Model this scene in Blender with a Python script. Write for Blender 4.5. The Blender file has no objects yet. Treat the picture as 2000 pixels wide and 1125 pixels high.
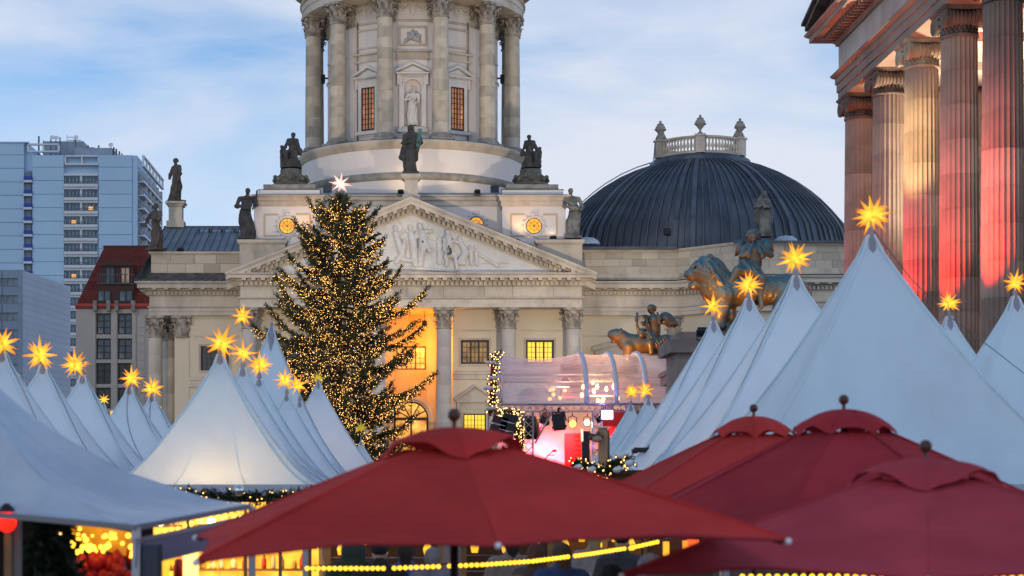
import bpy, bmesh, math, random
import numpy as np
from mathutils import Vector, Matrix

random.seed(7); np.random.seed(7)
sc = bpy.context.scene
COL = sc.collection
R = math.radians
PI = math.pi

# ------------------------------------------------------------------ camera
F, VX, HY, EYE = 3400.0, 803.0, 950.0, 2.6      # focal length / vanishing point of the photograph (2000 px wide), eye height
cam = bpy.data.cameras.new('camera'); camo = bpy.data.objects.new('camera', cam); COL.objects.link(camo)
camo.location = (0, 0, EYE); camo.rotation_euler = (R(90), 0, 0)
cam.sensor_width = 36; cam.lens = 36*F/2000; cam.clip_start = 0.1; cam.clip_end = 3000
cam.shift_x = (1000-VX)/2000; cam.shift_y = (HY-562.5)/2000
cam.dof.use_dof = True; cam.dof.focus_distance = 100; cam.dof.aperture_fstop = 2.0
sc.camera = camo
sc.render.resolution_x, sc.render.resolution_y = 1024, 576

# ------------------------------------------------------------------ world: dusk sky with thin cloud
SUN_EL, SUN_AZ = R(20), R(100)
w = bpy.data.worlds.new('World'); sc.world = w; w.use_nodes = True
nt = w.node_tree; nt.nodes.clear()
def N(t, **kw):
    n = nt.nodes.new(t)
    for k, v in kw.items(): setattr(n, k, v)
    return n
out = N('ShaderNodeOutputWorld'); bg = N('ShaderNodeBackground')
sky = N('ShaderNodeTexSky'); sky.sky_type = 'NISHITA'; sky.sun_disc = False
sky.sun_elevation = SUN_EL; sky.sun_rotation = SUN_AZ; sky.air_density = 1.0; sky.dust_density = 0.2; sky.ozone_density = 4.0
tc = N('ShaderNodeTexCoord')
mp = N('ShaderNodeMapping'); mp.inputs['Scale'].default_value = (1.0, 1.0, 3.6); mp.inputs['Rotation'].default_value = (0.05, 0.22, 0.3); mp.inputs['Location'].default_value=(0.35,0.2,0.1)
nz = N('ShaderNodeTexNoise'); nz.inputs['Scale'].default_value = 3.4; nz.inputs['Detail'].default_value = 9; nz.inputs['Roughness'].default_value = 0.56; nz.inputs['Distortion'].default_value = 0.5
rp = N('ShaderNodeValToRGB'); rp.color_ramp.elements[0].position = 0.29; rp.color_ramp.elements[1].position = 0.62
rp.color_ramp.elements[0].color = (0, 0, 0, 1); rp.color_ramp.elements[1].color = (1, 1, 1, 1)
tint = N('ShaderNodeMix', data_type='RGBA', blend_type='MULTIPLY'); tint.inputs[0].default_value = 1.0
tint.inputs[7].default_value = (0.80, 0.80, 0.81, 1)
mx = N('ShaderNodeMix', data_type='RGBA')
nt.links.new(tc.outputs['Generated'], mp.inputs['Vector']); nt.links.new(mp.outputs[0], nz.inputs['Vector'])
# thin cloud sheets look denser towards the horizon and open up overhead
spz = N('ShaderNodeSeparateXYZ'); thin = N('ShaderNodeMapRange'); thin.inputs[1].default_value = 0.30; thin.inputs[2].default_value = 0.62; thin.inputs[3].default_value = 1.0; thin.inputs[4].default_value = 0.15
cm = N('ShaderNodeMath', operation='MULTIPLY')
nt.links.new(tc.outputs['Generated'], spz.inputs[0]); nt.links.new(spz.outputs['Z'], thin.inputs[0])
nt.links.new(nz.outputs['Fac'], rp.inputs[0]); nt.links.new(rp.outputs[0], cm.inputs[0]); nt.links.new(thin.outputs[0], cm.inputs[1]); nt.links.new(cm.outputs[0], mx.inputs[0])
nt.links.new(sky.outputs[0], tint.inputs[6]); nt.links.new(tint.outputs[2], mx.inputs[6])
mx.inputs[7].default_value = (2.95, 3.14, 3.6, 1)          # thin lit cloud, same scale as the sky texture
nt.links.new(mx.outputs[2], bg.inputs['Color']); nt.links.new(bg.outputs[0], out.inputs[0])
SKY_STRENGTH = 0.10
bg.inputs['Strength'].default_value = SKY_STRENGTH
WORLD_TINT = tint; WORLD_MIX = mx

sun = bpy.data.lights.new('sun', 'SUN'); sun.energy = 0.12; sun.angle = R(14); sun.color = (1.0, 0.93, 0.9)
suno = bpy.data.objects.new('sun', sun); COL.objects.link(suno)
suno.rotation_euler = (R(58), 0, R(-32)); suno.location = (-40, -60, 60)

sc.view_settings.view_transform = 'Standard'; sc.view_settings.look = 'None'
sc.view_settings.exposure = 1.33; sc.view_settings.gamma = 1.0
try: sc.view_settings.use_curve_mapping = False
except Exception: pass
sc.render.engine = 'CYCLES'
sc.cycles.use_denoising = True
sc.cycles.max_bounces = 6; sc.cycles.diffuse_bounces = 3; sc.cycles.transparent_max_bounces = 16
sc.cycles.sample_clamp_indirect = 4.0; sc.cycles.caustics_reflective = False; sc.cycles.caustics_refractive = False

# ------------------------------------------------------------------ placing
def wx(px, d): return (px-VX)/F*d
def wz(py, d): return EYE+(HY-py)/F*d
def P(px, py, d): return Vector((wx(px, d), d, wz(py, d)))

# ------------------------------------------------------------------ materials
MATS = {}
def mat(name, c1, c2=None, scale=3.0, rough=0.7, metal=0.0, bump=0.0, bscale=None, rnd=0.0, streak=0.0, detail=6,
        spec=0.4, emit=None, estr=0.0, transl=0.0, coat=0.0, contrast=(0.35, 0.65)):
    if name in MATS: return MATS[name]
    m = bpy.data.materials.new(name); m.use_nodes = True
    t = m.node_tree; b = t.nodes['Principled BSDF']; L = t.links.new
    b.inputs['Roughness'].default_value = rough; b.inputs['Metallic'].default_value = metal
    b.inputs['Specular IOR Level'].default_value = spec
    if coat: b.inputs['Coat Weight'].default_value = coat
    col = None
    tcn = t.nodes.new('ShaderNodeTexCoord')
    if c2 is not None or bump:
        nz = t.nodes.new('ShaderNodeTexNoise'); nz.inputs['Scale'].default_value = scale; nz.inputs['Detail'].default_value = detail
        nz.inputs['Roughness'].default_value = 0.6
        if streak:
            mpn = t.nodes.new('ShaderNodeMapping'); mpn.inputs['Scale'].default_value = (1, 1, 1.0/(1+streak))
            L(tcn.outputs['Object'], mpn.inputs[0]); L(mpn.outputs[0], nz.inputs['Vector'])
        else: L(tcn.outputs['Object'], nz.inputs['Vector'])
    if c2 is not None:
        rpn = t.nodes.new('ShaderNodeValToRGB'); e = rpn.color_ramp.elements
        e[0].position, e[1].position = contrast; e[0].color = (*c1, 1); e[1].color = (*c2, 1)
        L(nz.outputs['Fac'], rpn.inputs[0]); col = rpn.outputs[0]
    if rnd:
        oi = t.nodes.new('ShaderNodeObjectInfo'); mr = t.nodes.new('ShaderNodeMapRange')
        mr.inputs[3].default_value = 1-rnd; mr.inputs[4].default_value = 1+rnd*0.8
        L(oi.outputs['Random'], mr.inputs[0])
        hs = t.nodes.new('ShaderNodeHueSaturation'); L(mr.outputs[0], hs.inputs['Value'])
        if col: L(col, hs.inputs['Color'])
        else: hs.inputs['Color'].default_value = (*c1, 1)
        col = hs.outputs[0]
    if col: L(col, b.inputs['Base Color'])
    else: b.inputs['Base Color'].default_value = (*c1, 1)
    if bump:
        bn = t.nodes.new('ShaderNodeBump'); bn.inputs['Strength'].default_value = bump; bn.inputs['Distance'].default_value = 0.05
        if bscale:
            n2 = t.nodes.new('ShaderNodeTexNoise'); n2.inputs['Scale'].default_value = bscale; n2.inputs['Detail'].default_value = 6
            L(tcn.outputs['Object'], n2.inputs['Vector']); L(n2.outputs['Fac'], bn.inputs['Height'])
        else: L(nz.outputs['Fac'], bn.inputs['Height'])
        L(bn.outputs[0], b.inputs['Normal'])
    if emit is not None:
        b.inputs['Emission Color'].default_value = (*emit, 1); b.inputs['Emission Strength'].default_value = estr
    if transl:
        o = t.nodes['Material Output']; ms = t.nodes.new('ShaderNodeMixShader'); tr = t.nodes.new('ShaderNodeBsdfTranslucent')
        if col: L(col, tr.inputs['Color'])
        else: tr.inputs['Color'].default_value = (*c1, 1)
        ms.inputs[0].default_value = transl
        L(b.outputs[0], ms.inputs[1]); L(tr.outputs[0], ms.inputs[2]); L(ms.outputs[0], o.inputs[0])
    MATS[name] = m
    return m
def glow(name, color, strength, sampled=False, noise=None, dark=None, base=0.02, rough=0.3, vrange=(0.35, 0.65), rnd=0.0):
    """something that gives off light: a lamp, a lit window"""
    strength *= 0.48
    if name in MATS: return MATS[name]
    m = bpy.data.materials.new(name); m.use_nodes = True
    t = m.node_tree; b = t.nodes['Principled BSDF']; L = t.links.new
    b.inputs['Base Color'].default_value = (color[0]*.5+base, color[1]*.5+base, color[2]*.5+base, 1); b.inputs['Roughness'].default_value = rough
    b.inputs['Emission Color'].default_value = (*color, 1); b.inputs['Emission Strength'].default_value = strength
    if noise:
        tcn = t.nodes.new('ShaderNodeTexCoord'); nz = t.nodes.new('ShaderNodeTexNoise'); nz.inputs['Scale'].default_value = noise; nz.inputs['Detail'].default_value = 3
        rpn = t.nodes.new('ShaderNodeValToRGB'); e = rpn.color_ramp.elements
        e[0].position, e[1].position = vrange; e[0].color = (*dark, 1); e[1].color = (*color, 1)
        L(tcn.outputs['Object'], nz.inputs['Vector']); L(nz.outputs['Fac'], rpn.inputs[0]); L(rpn.outputs[0], b.inputs['Emission Color'])
    if rnd:
        oi = t.nodes.new('ShaderNodeObjectInfo'); mr = t.nodes.new('ShaderNodeMapRange')
        mr.inputs[3].default_value = strength*(1-rnd); mr.inputs[4].default_value = strength*(1+rnd)
        L(oi.outputs['Random'], mr.inputs[0]); L(mr.outputs[0], b.inputs['Emission Strength'])
    m.cycles.emission_sampling = 'AUTO' if sampled else 'NONE'
    MATS[name] = m
    return m

# ------------------------------------------------------------------ mesh building
class MB:
    def __init__(s): s.v = []; s.f = []; s.sm = []
    def add(s, vs, fs, smooth=False):
        o = len(s.v); s.v += [tuple(p) for p in vs]
        for f in fs: s.f.append(tuple(i+o for i in f)); s.sm.append(smooth)
        return s
    def box(s, x0, x1, y0, y1, z0, z1, m=None):
        vs = [Vector((x, y, z)) for z in (z0, z1) for x, y in ((x0, y0), (x1, y0), (x1, y1), (x0, y1))]
        if m is not None: vs = [m @ v for v in vs]
        return s.add(vs, [(3, 2, 1, 0), (4, 5, 6, 7), (0, 1, 5, 4), (1, 2, 6, 5), (2, 3, 7, 6), (3, 0, 4, 7)])
    def prism(s, poly, y0, y1, m=None):
        """outline in x,z pushed from y0 to y1 (outline counter-clockwise seen from -y)"""
        n = len(poly)
        vs = [Vector((x, y0, z)) for x, z in poly]+[Vector((x, y1, z)) for x, z in poly]
        if m is not None: vs = [m @ v for v in vs]
        fs = [tuple(range(n)), tuple(range(2*n-1, n-1, -1))]+[(i, i+n, (i+1) % n+n, (i+1) % n) for i in range(n)]
        return s.add(vs, fs)
    def slab(s, poly, z0, z1):
        n = len(poly)
        vs = [(x, y, z0) for x, y in poly]+[(x, y, z1) for x, y in poly]
        fs = [tuple(range(n-1, -1, -1)), tuple(range(n, 2*n))]+[(i, (i+1) % n, (i+1) % n+n, i+n) for i in range(n)]
        return s.add(vs, fs)
    def lathe(s, prof, c=(0, 0, 0), seg=32, a0=0.0, a1=2*PI, smooth=True, m=None, sx=1.0, sy=1.0, cap=True):
        full = abs(a1-a0-2*PI) < 1e-6
        n = seg if full else seg+1
        vs = []
        for r, z in prof:
            for i in range(n):
                a = a0+(a1-a0)*i/seg
                vs.append(Vector((c[0]+r*math.cos(a)*sx, c[1]+r*math.sin(a)*sy, c[2]+z)))
        if m is not None: vs = [m @ v for v in vs]
        fs = []
        for j in range(len(prof)-1):
            for i in range(seg):
                k = (i+1) % n
                fs.append((j*n+i, j*n+k, (j+1)*n+k, (j+1)*n+i))
        s.add(vs, fs, smooth)
        if full and cap:
            o = len(s.v)-len(vs)
            if prof[0][0] > 1e-4: s.f.append(tuple(o+i for i in range(n-1, -1, -1))); s.sm.append(False)
            if prof[-1][0] > 1e-4: s.f.append(tuple(o+(len(prof)-1)*n+i for i in range(n))); s.sm.append(False)
        return s
    def tube(s, pts, r, seg=8, smooth=True, cap=True):
        pts = [Vector(p) for p in pts]; n = len(pts)
        rs = r if isinstance(r, (list, tuple)) else [r]*n
        vs = []; up = None
        for i, p in enumerate(pts):
            t = (pts[min(i+1, n-1)]-pts[max(i-1, 0)]).normalized()
            if up is None:
                up = Vector((0, 0, 1)) if abs(t.z) < 0.9 else Vector((1, 0, 0))
            a = t.cross(up).normalized(); b = a.cross(t).normalized(); up = b
            for k in range(seg):
                q = 2*PI*k/seg
                vs.append(p+(a*math.cos(q)+b*math.sin(q))*rs[i])
        fs = [(j*seg+k, j*seg+(k+1) % seg, (j+1)*seg+(k+1) % seg, (j+1)*seg+k) for j in range(n-1) for k in range(seg)]
        if cap: fs += [tuple(range(seg-1, -1, -1)), tuple((n-1)*seg+k for k in range(seg))]
        return s.add(vs, fs, smooth)
    def bar(s, a, b, w, h=None):
        """square bar between two points"""
        h = h or w; a = Vector(a); b = Vector(b); t = (b-a).normalized()
        up = Vector((0, 0, 1)) if abs(t.z) < 0.95 else Vector((0, 1, 0))
        u = t.cross(up).normalized()*w/2; v = u.cross(t).normalized()*h/2
        vs = [p+q for p in (a, b) for q in (-u-v, u-v, u+v, -u+v)]
        return s.add(vs, [(3, 2, 1, 0), (4, 5, 6, 7), (0, 1, 5, 4), (1, 2, 6, 5), (2, 3, 7, 6), (3, 0, 4, 7)])
    def sweep(s, prof, path, closed=False):
        """moulding: prof = [(out, z)...], path in plan; out is to the right of the direction of travel"""
        n = len(path); P2 = [Vector((p[0], p[1])) for p in path]
        offs = []
        for i in range(n):
            a = P2[i]-P2[i-1] if (i > 0 or closed) else P2[1]-P2[0]
            b = P2[(i+1) % n]-P2[i] if (i < n-1 or closed) else P2[n-1]-P2[n-2]
            a.normalize(); b.normalize()
            na = Vector((a.y, -a.x)); nb = Vector((b.y, -b.x)); mm = (na+nb)
            mm = mm/max(1e-6, mm.length); k = 1/max(0.35, mm.dot(na)); offs.append(mm*k)
        m_ = len(prof)
        vs = [(P2[i].x+offs[i].x*o, P2[i].y+offs[i].y*o, z) for i in range(n) for o, z in prof]
        fs = []
        for i in range(n if closed else n-1):
            i2 = (i+1) % n
            for j in range(m_-1): fs.append((i*m_+j, i2*m_+j, i2*m_+j+1, i*m_+j+1))
        if not closed: fs += [tuple(range(m_-1, -1, -1)), tuple((n-1)*m_+j for j in range(m_))]
        return s.add(vs, fs)
    def ball(s, c, r, seg=10, rings=6, sz=1.0):
        return s.lathe([(max(1e-5, r*math.sin(PI*i/rings)), -r*sz*math.cos(PI*i/rings)) for i in range(rings+1)], c, seg, cap=False)
    def merge(s, o, m=None):
        vs = [m @ Vector(v) for v in o.v] if m is not None else o.v
        k = len(s.v); s.v += [tuple(v) for v in vs]
        for f, q in zip(o.f, o.sm): s.f.append(tuple(i+k for i in f)); s.sm.append(q)
        return s
    def mesh(s, name, m=None, fix=False):
        me = bpy.data.meshes.new(name); me.from_pydata(s.v, [], s.f)
        me.polygons.foreach_set('use_smooth', s.sm)
        if fix:
            b = bmesh.new(); b.from_mesh(me); bmesh.ops.recalc_face_normals(b, faces=b.faces); b.to_mesh(me); b.free()
        if m is not None: me.materials.append(m)
        me.update()
        return me
    def obj(s, name, m=None, parent=None, fix=False):
        return link(name, s.mesh(name, m, fix), parent)

def link(name, me, parent=None, loc=None):
    """link a mesh; a part whose mesh is in world coordinates is set back by its thing's place"""
    o = bpy.data.objects.new(name, me); COL.objects.link(o)
    if parent is not None:
        o.parent = parent
        q = WORLD_PLACED.get(parent.name)
        if q is not None: o.location = -q
    if loc is not None: o.location = Vector(loc)+o.location
    return o
WORLD_PLACED = {}
def tag(o, label=None, cat=None, group=None, kind=None):
    if label: o['label'] = label
    if cat: o['category'] = cat
    if group: o['group'] = group
    if kind: o['kind'] = kind
    return o
def thing(name, label, cat, loc=(0, 0, 0), rz=0, group=None, world=False):
    o = bpy.data.objects.new(name, None); COL.objects.link(o); o.empty_display_size = 0.2
    o.location = loc; o.rotation_euler = (0, 0, rz)
    if world: WORLD_PLACED[o.name] = Vector(loc)
    return tag(o, label, cat, group)
def part(name, parent, loc=(0, 0, 0), rz=0, rx=0, ry=0):
    """an empty part (a column, a window) that carries sub-parts built in its own coordinates"""
    o = bpy.data.objects.new(name, None); COL.objects.link(o); o.parent = parent; o.empty_display_size = 0.1
    q = WORLD_PLACED.get(parent.name)
    o.location = Vector(loc)-(q if q is not None else Vector((0, 0, 0)))
    o.rotation_euler = (rx, ry, rz)
    return o
def struct(o): o['kind'] = 'structure'; return o
def stuff(o): o['kind'] = 'stuff'; return o
def copy_tree(o, parent=None, loc=None):
    c = o.copy(); COL.objects.link(c); c.parent = parent
    if loc is not None: c.location = loc
    for ch in list(o.children): copy_tree(ch, c)
    return c

# ------------------------------------------------------------------ sculpting: smooth unions turned into one skin
def sculpt(fn, lo, hi, h):
    lo = np.array(lo, float); hi = np.array(hi, float)
    ax = [np.arange(lo[i], hi[i]+h, h, dtype=np.float32) for i in range(3)]
    X, Y, Z = np.meshgrid(*ax, indexing='ij')
    D = fn(X, Y, Z)
    S = D < 0
    nx, ny, nz_ = [a-1 for a in D.shape]
    acc = np.zeros((nx, ny, nz_, 3), np.float32); cnt = np.zeros((nx, ny, nz_), np.float32)
    def sl(a, n): return slice(a, a+n)
    cs = [(i, j, k) for i in (0, 1) for j in (0, 1) for k in (0, 1)]
    for a in cs:
        for axis in range(3):
            if a[axis] == 1: continue
            b = list(a); b[axis] = 1
            Da = D[sl(a[0], nx), sl(a[1], ny), sl(a[2], nz_)]; Db = D[sl(b[0], nx), sl(b[1], ny), sl(b[2], nz_)]
            cr = (Da < 0) != (Db < 0)
            t = np.where(cr, Da/np.where(cr, Da-Db, 1), 0)
            for q in range(3):
                acc[..., q] += np.where(cr, a[q]+(t if q == axis else 0), 0)
            cnt += cr
    act = cnt > 0
    idx = -np.ones(act.shape, np.int64); idx[act] = np.arange(act.sum())
    ijk = np.argwhere(act)
    V = (ijk+acc[act]/cnt[act][:, None])*h+lo
    faces = []
    for axis in range(3):
        o1, o2 = [(1, 2), (2, 0), (0, 1)][axis]
        s0 = [slice(None)]*3; s1 = [slice(None)]*3
        s0[axis] = slice(0, -1); s1[axis] = slice(1, None)
        A = S[tuple(s0)]; B = S[tuple(s1)]
        e = np.argwhere(A != B)
        lim = np.array(act.shape)
        ok = (e[:, o1] > 0) & (e[:, o2] > 0) & (e[:, o1] < lim[o1]) & (e[:, o2] < lim[o2])
        e = e[ok]
        def cell(d1, d2):
            c = e.copy(); c[:, o1] -= d1; c[:, o2] -= d2
            return idx[c[:, 0], c[:, 1], c[:, 2]]
        q = np.stack([cell(0, 0), cell(1, 0), cell(1, 1), cell(0, 1)], 1)
        fl = A[e[:, 0], e[:, 1], e[:, 2]]
        q[~fl] = q[~fl][:, ::-1]
        faces.append(q)
    Fq = np.concatenate(faces); Fq = Fq[(Fq >= 0).all(1)]
    return V, Fq
def sculpt_mesh(name, fn, lo, hi, h, m=None, tf=None):
    V, Q = sculpt(fn, lo, hi, h)
    if tf is not None: V = tf(V)
    me = bpy.data.meshes.new(name); me.from_pydata(V.tolist(), [], Q.tolist())
    me.polygons.foreach_set('use_smooth', [True]*len(me.polygons))
    if m is not None: me.materials.append(m)
    me.update()
    return me
def smin(a, b, k):
    if k <= 0: return np.minimum(a, b)
    hh = np.clip(0.5+0.5*(b-a)/k, 0, 1)
    return b+(a-b)*hh-k*hh*(1-hh)
def cap_d(X, Y, Z, a, b, r0, r1):
    ax_, ay, az = a; bx, by, bz = b[0]-ax_, b[1]-ay, b[2]-az
    L2 = max(1e-9, bx*bx+by*by+bz*bz)
    t = np.clip(((X-ax_)*bx+(Y-ay)*by+(Z-az)*bz)/L2, 0, 1)
    return np.sqrt((X-ax_-t*bx)**2+(Y-ay-t*by)**2+(Z-az-t*bz)**2)-(r0+(r1-r0)*t)
def ell_d(X, Y, Z, c, r):
    q = np.sqrt(((X-c[0])/r[0])**2+((Y-c[1])/r[1])**2+((Z-c[2])/r[2])**2)
    return (q-1)*min(r)
def box_d(X, Y, Z, c, r, rr=0.0):
    qx = np.abs(X-c[0])-r[0]; qy = np.abs(Y-c[1])-r[1]; qz = np.abs(Z-c[2])-r[2]
    o = np.sqrt(np.maximum(qx, 0)**2+np.maximum(qy, 0)**2+np.maximum(qz, 0)**2)+np.minimum(np.maximum(qx, np.maximum(qy, qz)), 0)
    return o-rr
def blend(prims, X, Y, Z, k=0.03):
    D = None
    for p in prims:
        kk = k
        if p[0] == 'c': d = cap_d(X, Y, Z, p[1], p[2], p[3], p[4]); kk = p[5] if len(p) > 5 else k
        elif p[0] == 'e': d = ell_d(X, Y, Z, p[1], p[2]); kk = p[3] if len(p) > 3 else k
        else: d = box_d(X, Y, Z, p[1], p[2], p[3] if len(p) > 3 else 0); kk = p[4] if len(p) > 4 else k
        D = d if D is None else smin(D, d, kk)
    return D

# ------------------------------------------------------------------ the palette
STONE = mat('sandstone', (0.62, 0.55, 0.46), (0.33, 0.29, 0.24), scale=0.8, rough=0.85, bump=0.2, bscale=12, rnd=0.12, streak=1.2, contrast=(0.42, 0.82))
STONE_OLD = mat('weathered_sandstone', (0.54, 0.47, 0.37), (0.20, 0.18, 0.15), scale=1.0, rough=0.9, bump=0.25, bscale=10, rnd=0.2, streak=1.0, contrast=(0.46, 0.84))
STONE_DARK = mat('blackened_stone', (0.13, 0.12, 0.105), (0.055, 0.052, 0.05), scale=2.2, rough=0.9, bump=0.3, bscale=12)
STONE_GREY = mat('grey_stone', (0.34, 0.32, 0.28), (0.15, 0.145, 0.135), scale=1.5, rough=0.9, bump=0.3, bscale=12, contrast=(0.4, 0.72))
CAPITAL = mat('carved_stone', (0.46, 0.40, 0.33), (0.17, 0.15, 0.13), scale=2.5, rough=0.9, bump=0.2, bscale=20, contrast=(0.4, 0.65))
PLASTER = mat('cream_plaster', (0.72, 0.63, 0.48), (0.62, 0.54, 0.41), scale=0.5, rough=0.9, streak=1.2, contrast=(0.35, 0.75))
WHITE_PLASTER = mat('white_plaster', (0.77, 0.71, 0.67), (0.69, 0.63, 0.59), scale=0.5, rough=0.9, streak=1.5, contrast=(0.35, 0.8))
RELIEF = mat('pale_relief_stone', (0.70, 0.68, 0.65), (0.60, 0.58, 0.55), scale=1.5, rough=0.85)
LEAD = mat('dark_sheet_roof', (0.050, 0.064, 0.082), (0.11, 0.13, 0.155), scale=0.6, rough=0.45, metal=0.3, streak=3, rnd=0.15)
ZINC = mat('blue_grey_sheet_roof', (0.14, 0.18, 0.21), (0.20, 0.24, 0.27), scale=0.9, rough=0.5, metal=0.2, streak=2, rnd=0.12)
DARK = mat('black_painted_metal', (0.015, 0.015, 0.018), rough=0.45)
FRAME = mat('dark_window_frame', (0.035, 0.027, 0.022), rough=0.5)
ALU = mat('aluminium_truss', (0.45, 0.46, 0.5), rough=0.35, metal=0.8)
# ================================================================== the ground
g = MB(); g.add([(-900, -60, 0), (900, -60, 0), (900, 1500, 0), (-900, 1500, 0)], [(0, 1, 2, 3)])
PAVING = mat('granite_paving', (0.16, 0.155, 0.15), (0.10, 0.098, 0.095), scale=4, rough=0.8, bump=0.2, bscale=9)
struct(g.obj('ground', PAVING))

# ================================================================== shared builders for the stone buildings
def holed_wall(mb, x0, x1, z0, z1, y, holes, depth=0.3, m=None):
    """a wall face at y (towards the viewer) with rectangular openings and their reveals"""
    xs = sorted({x0, x1, *[h[0] for h in holes], *[h[1] for h in holes]}); zs = sorted({z0, z1, *[h[2] for h in holes], *[h[3] for h in holes]})
    vs = []; fs = []
    def quad(*p):
        o = len(vs); vs.extend(Vector(q) for q in p); fs.append((o, o+1, o+2, o+3))
    for a, b in zip(xs, xs[1:]):
        for c, d in zip(zs, zs[1:]):
            cx, cz = (a+b)/2, (c+d)/2
            if any(h[0] < cx < h[1] and h[2] < cz < h[3] for h in holes): continue
            quad((a, y, c), (b, y, c), (b, y, d), (a, y, d))
    for a, b, c, d in holes:
        e = y+depth
        quad((a, y, c), (a, y, d), (a, e, d), (a, e, c)); quad((b, y, c), (b, e, c), (b, e, d), (b, y, d))
        quad((a, y, c), (a, e, c), (b, e, c), (b, y, c)); quad((a, y, d), (b, y, d), (b, e, d), (a, e, d))
    if m is not None: vs = [m @ v for v in vs]
    mb.add(vs, fs)
def window(parent, x0, x1, z0, z1, y, pane, nx=2, nz=4, fr=0.09, bar=0.03, post=1, frame=FRAME, m=None, loc=None, rz=0, label=None):
    """a glazed window with its frame and glazing bars; y = face of the frame"""
    cx, cz = (x0+x1)/2, z0
    q = part('window', parent, loc or (cx, y, cz), rz)
    if label: q['label'] = label
    W, H = x1-x0, z1-z0
    f = MB()
    f.box(-W/2, -W/2+fr, 0, .1, 0, H).box(W/2-fr, W/2, 0, .1, 0, H).box(-W/2+fr, W/2-fr, 0, .1, 0, fr).box(-W/2+fr, W/2-fr, 0, .1, H-fr, H)
    xs = [-W/2+fr+(W-2*fr)*i/nx for i in range(1, nx)]
    for i, x in enumerate(xs):
        heavy = post and ((i+1) % max(1, nx//(post+1)) == 0)
        ww = fr*0.8 if heavy else bar
        f.box(x-ww/2, x+ww/2, 0.01, .08, fr, H-fr)
    for i in range(1, nz):
        z = fr+(H-2*fr)*i/nz
        f.box(-W/2+fr, W/2-fr, 0.022, .07, z-bar/2, z+bar/2)
    o = f.obj('frame', frame); o.parent = q
    p = MB().box(-W/2+fr*.5, W/2-fr*.5, .085, .098, fr*.5, H-fr*.5).obj('pane', pane); p.parent = q
    return q
def corinthian(r, h):
    """bell, two rows of leaves, corner volutes and hollow-sided abacus; foot at z=0"""
    b = MB()
    b.lathe([(r*1.0, -.04*h), (r*1.12, -.02*h), (r*1.12, .03*h), (r*.95, .05*h)], seg=20)
    b.lathe([(r*.9, .03*h), (r*.9, .5*h), (r*1.0, .72*h), (r*1.25, .88*h)], seg=20)
    def leaf(a, z0, hh, wd, curl):
        pr = [(.92, 0, .8), (1.03, .35, 1.0), (1.1, .7, .95), (1.28+curl, .95, .7), (1.42+curl, .93, .5), (1.42+curl, .78, .25)]
        ca, sa = math.cos(a), math.sin(a); vs = []
        for rr, zz, ww in pr:
            for sgn in (-1, -.35, 0, .35, 1):
                dr = (0.05 if sgn == 0 else (0.0 if abs(sgn) < .9 else -.08))
                rad = r*(rr+dr); tx = sgn*wd*ww/2
                vs.append((ca*rad-sa*tx, sa*rad+ca*tx, z0+zz*hh))
        fs = [(j*5+i, j*5+i+1, (j+1)*5+i+1, (j+1)*5+i) for j in range(len(pr)-1) for i in range(4)]
        b.add(vs, fs)
    for i in range(8): leaf(i*PI/4, .03*h, .38*h, r*.72, 0.0)
    for i in range(8): leaf(i*PI/4+PI/8, .05*h, .66*h, r*.62, .06)
    for i in range(4):
        a = PI/4+i*PI/2
        for sg in (-1, 1):
            mm = Matrix.Translation((math.cos(a)*r*1.5, math.sin(a)*r*1.5, .76*h)) @ Matrix.Rotation(a+sg*.45, 4, 'Z') @ Matrix.Rotation(PI/2, 4, 'X')
            b.lathe([(.001, -.07*r), (.2*r, -.1*r), (.27*r, -.05*r), (.27*r, .05*r), (.2*r, .1*r), (.001, .07*r)], (0, 0, 0), 10, m=mm, cap=False)
            b.tube([(math.cos(a+sg*.55)*r*.98, math.sin(a+sg*.55)*r*.98, .45*h), (math.cos(a+sg*.3)*r*1.15, math.sin(a+sg*.3)*r*1.15, .68*h), (math.cos(a)*r*1.5, math.sin(a)*r*1.5, .86*h)], [.07*r, .08*r, .06*r], 5)
        a2 = i*PI/2
        b.ball((math.cos(a2)*r*1.32, math.sin(a2)*r*1.32, .93*h), .17*r, 8, 5)
    pts = []
    for i in range(4):
        a = PI/4+i*PI/2
        for da, rr in ((-.09, 1.82), (.09, 1.82), (.35, 1.5), (.6, 1.32), (PI/4, 1.27), (PI/2-.6, 1.32), (PI/2-.35, 1.5)):
            pts.append((math.cos(a+da)*r*rr, math.sin(a+da)*r*rr))
    b.slab(pts, .87*h, 1.0*h)
    return b
def drum_meshes(n, r, H, mtl, flutes=0, seg=24, taper=.14):
    """the stone drums of a shaft, foot at z=0 of each drum"""
    res = []
    for i in range(n):
        t0, t1 = i/n, (i+1)/n
        def rad(t): return r*(1-taper*max(0, t-.15)**1.4)
        h = H/n; b = MB()
        if not flutes:
            g_ = .012
            b.lathe([(rad(t0)-.014, 0), (rad(t0), g_)], seg=seg, cap=False)
            b.lathe([(rad(t0), g_), (rad(t1), h-g_)], seg=seg, cap=False)
            b.lathe([(rad(t1), h-g_), (rad(t1)-.014, h)], seg=seg, cap=False)
        else:
            K = 5; n_ = flutes*K; vs = []
            for (t, z, sh) in ((t0, 0, -.015), (t0, .012, 0), (t1, h-.012, 0), (t1, h, -.015)):
                for k in range(n_):
                    ph = (k % K)/K
                    dep = 0 if ph < .01 else .085*math.sin(PI*ph)**.6*r
                    rr = rad(t)+sh-dep; a = 2*PI*k/n_
                    vs.append((rr*math.cos(a), rr*math.sin(a), z))
            fs = [(j*n_+k, j*n_+(k+1) % n_, (j+1)*n_+(k+1) % n_, (j+1)*n_+k) for j in range(3) for k in range(n_)]
            b.add(vs, fs)
        res.append(b.mesh('drum', mtl))
    return res, [H*i/n for i in range(n)]
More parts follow.
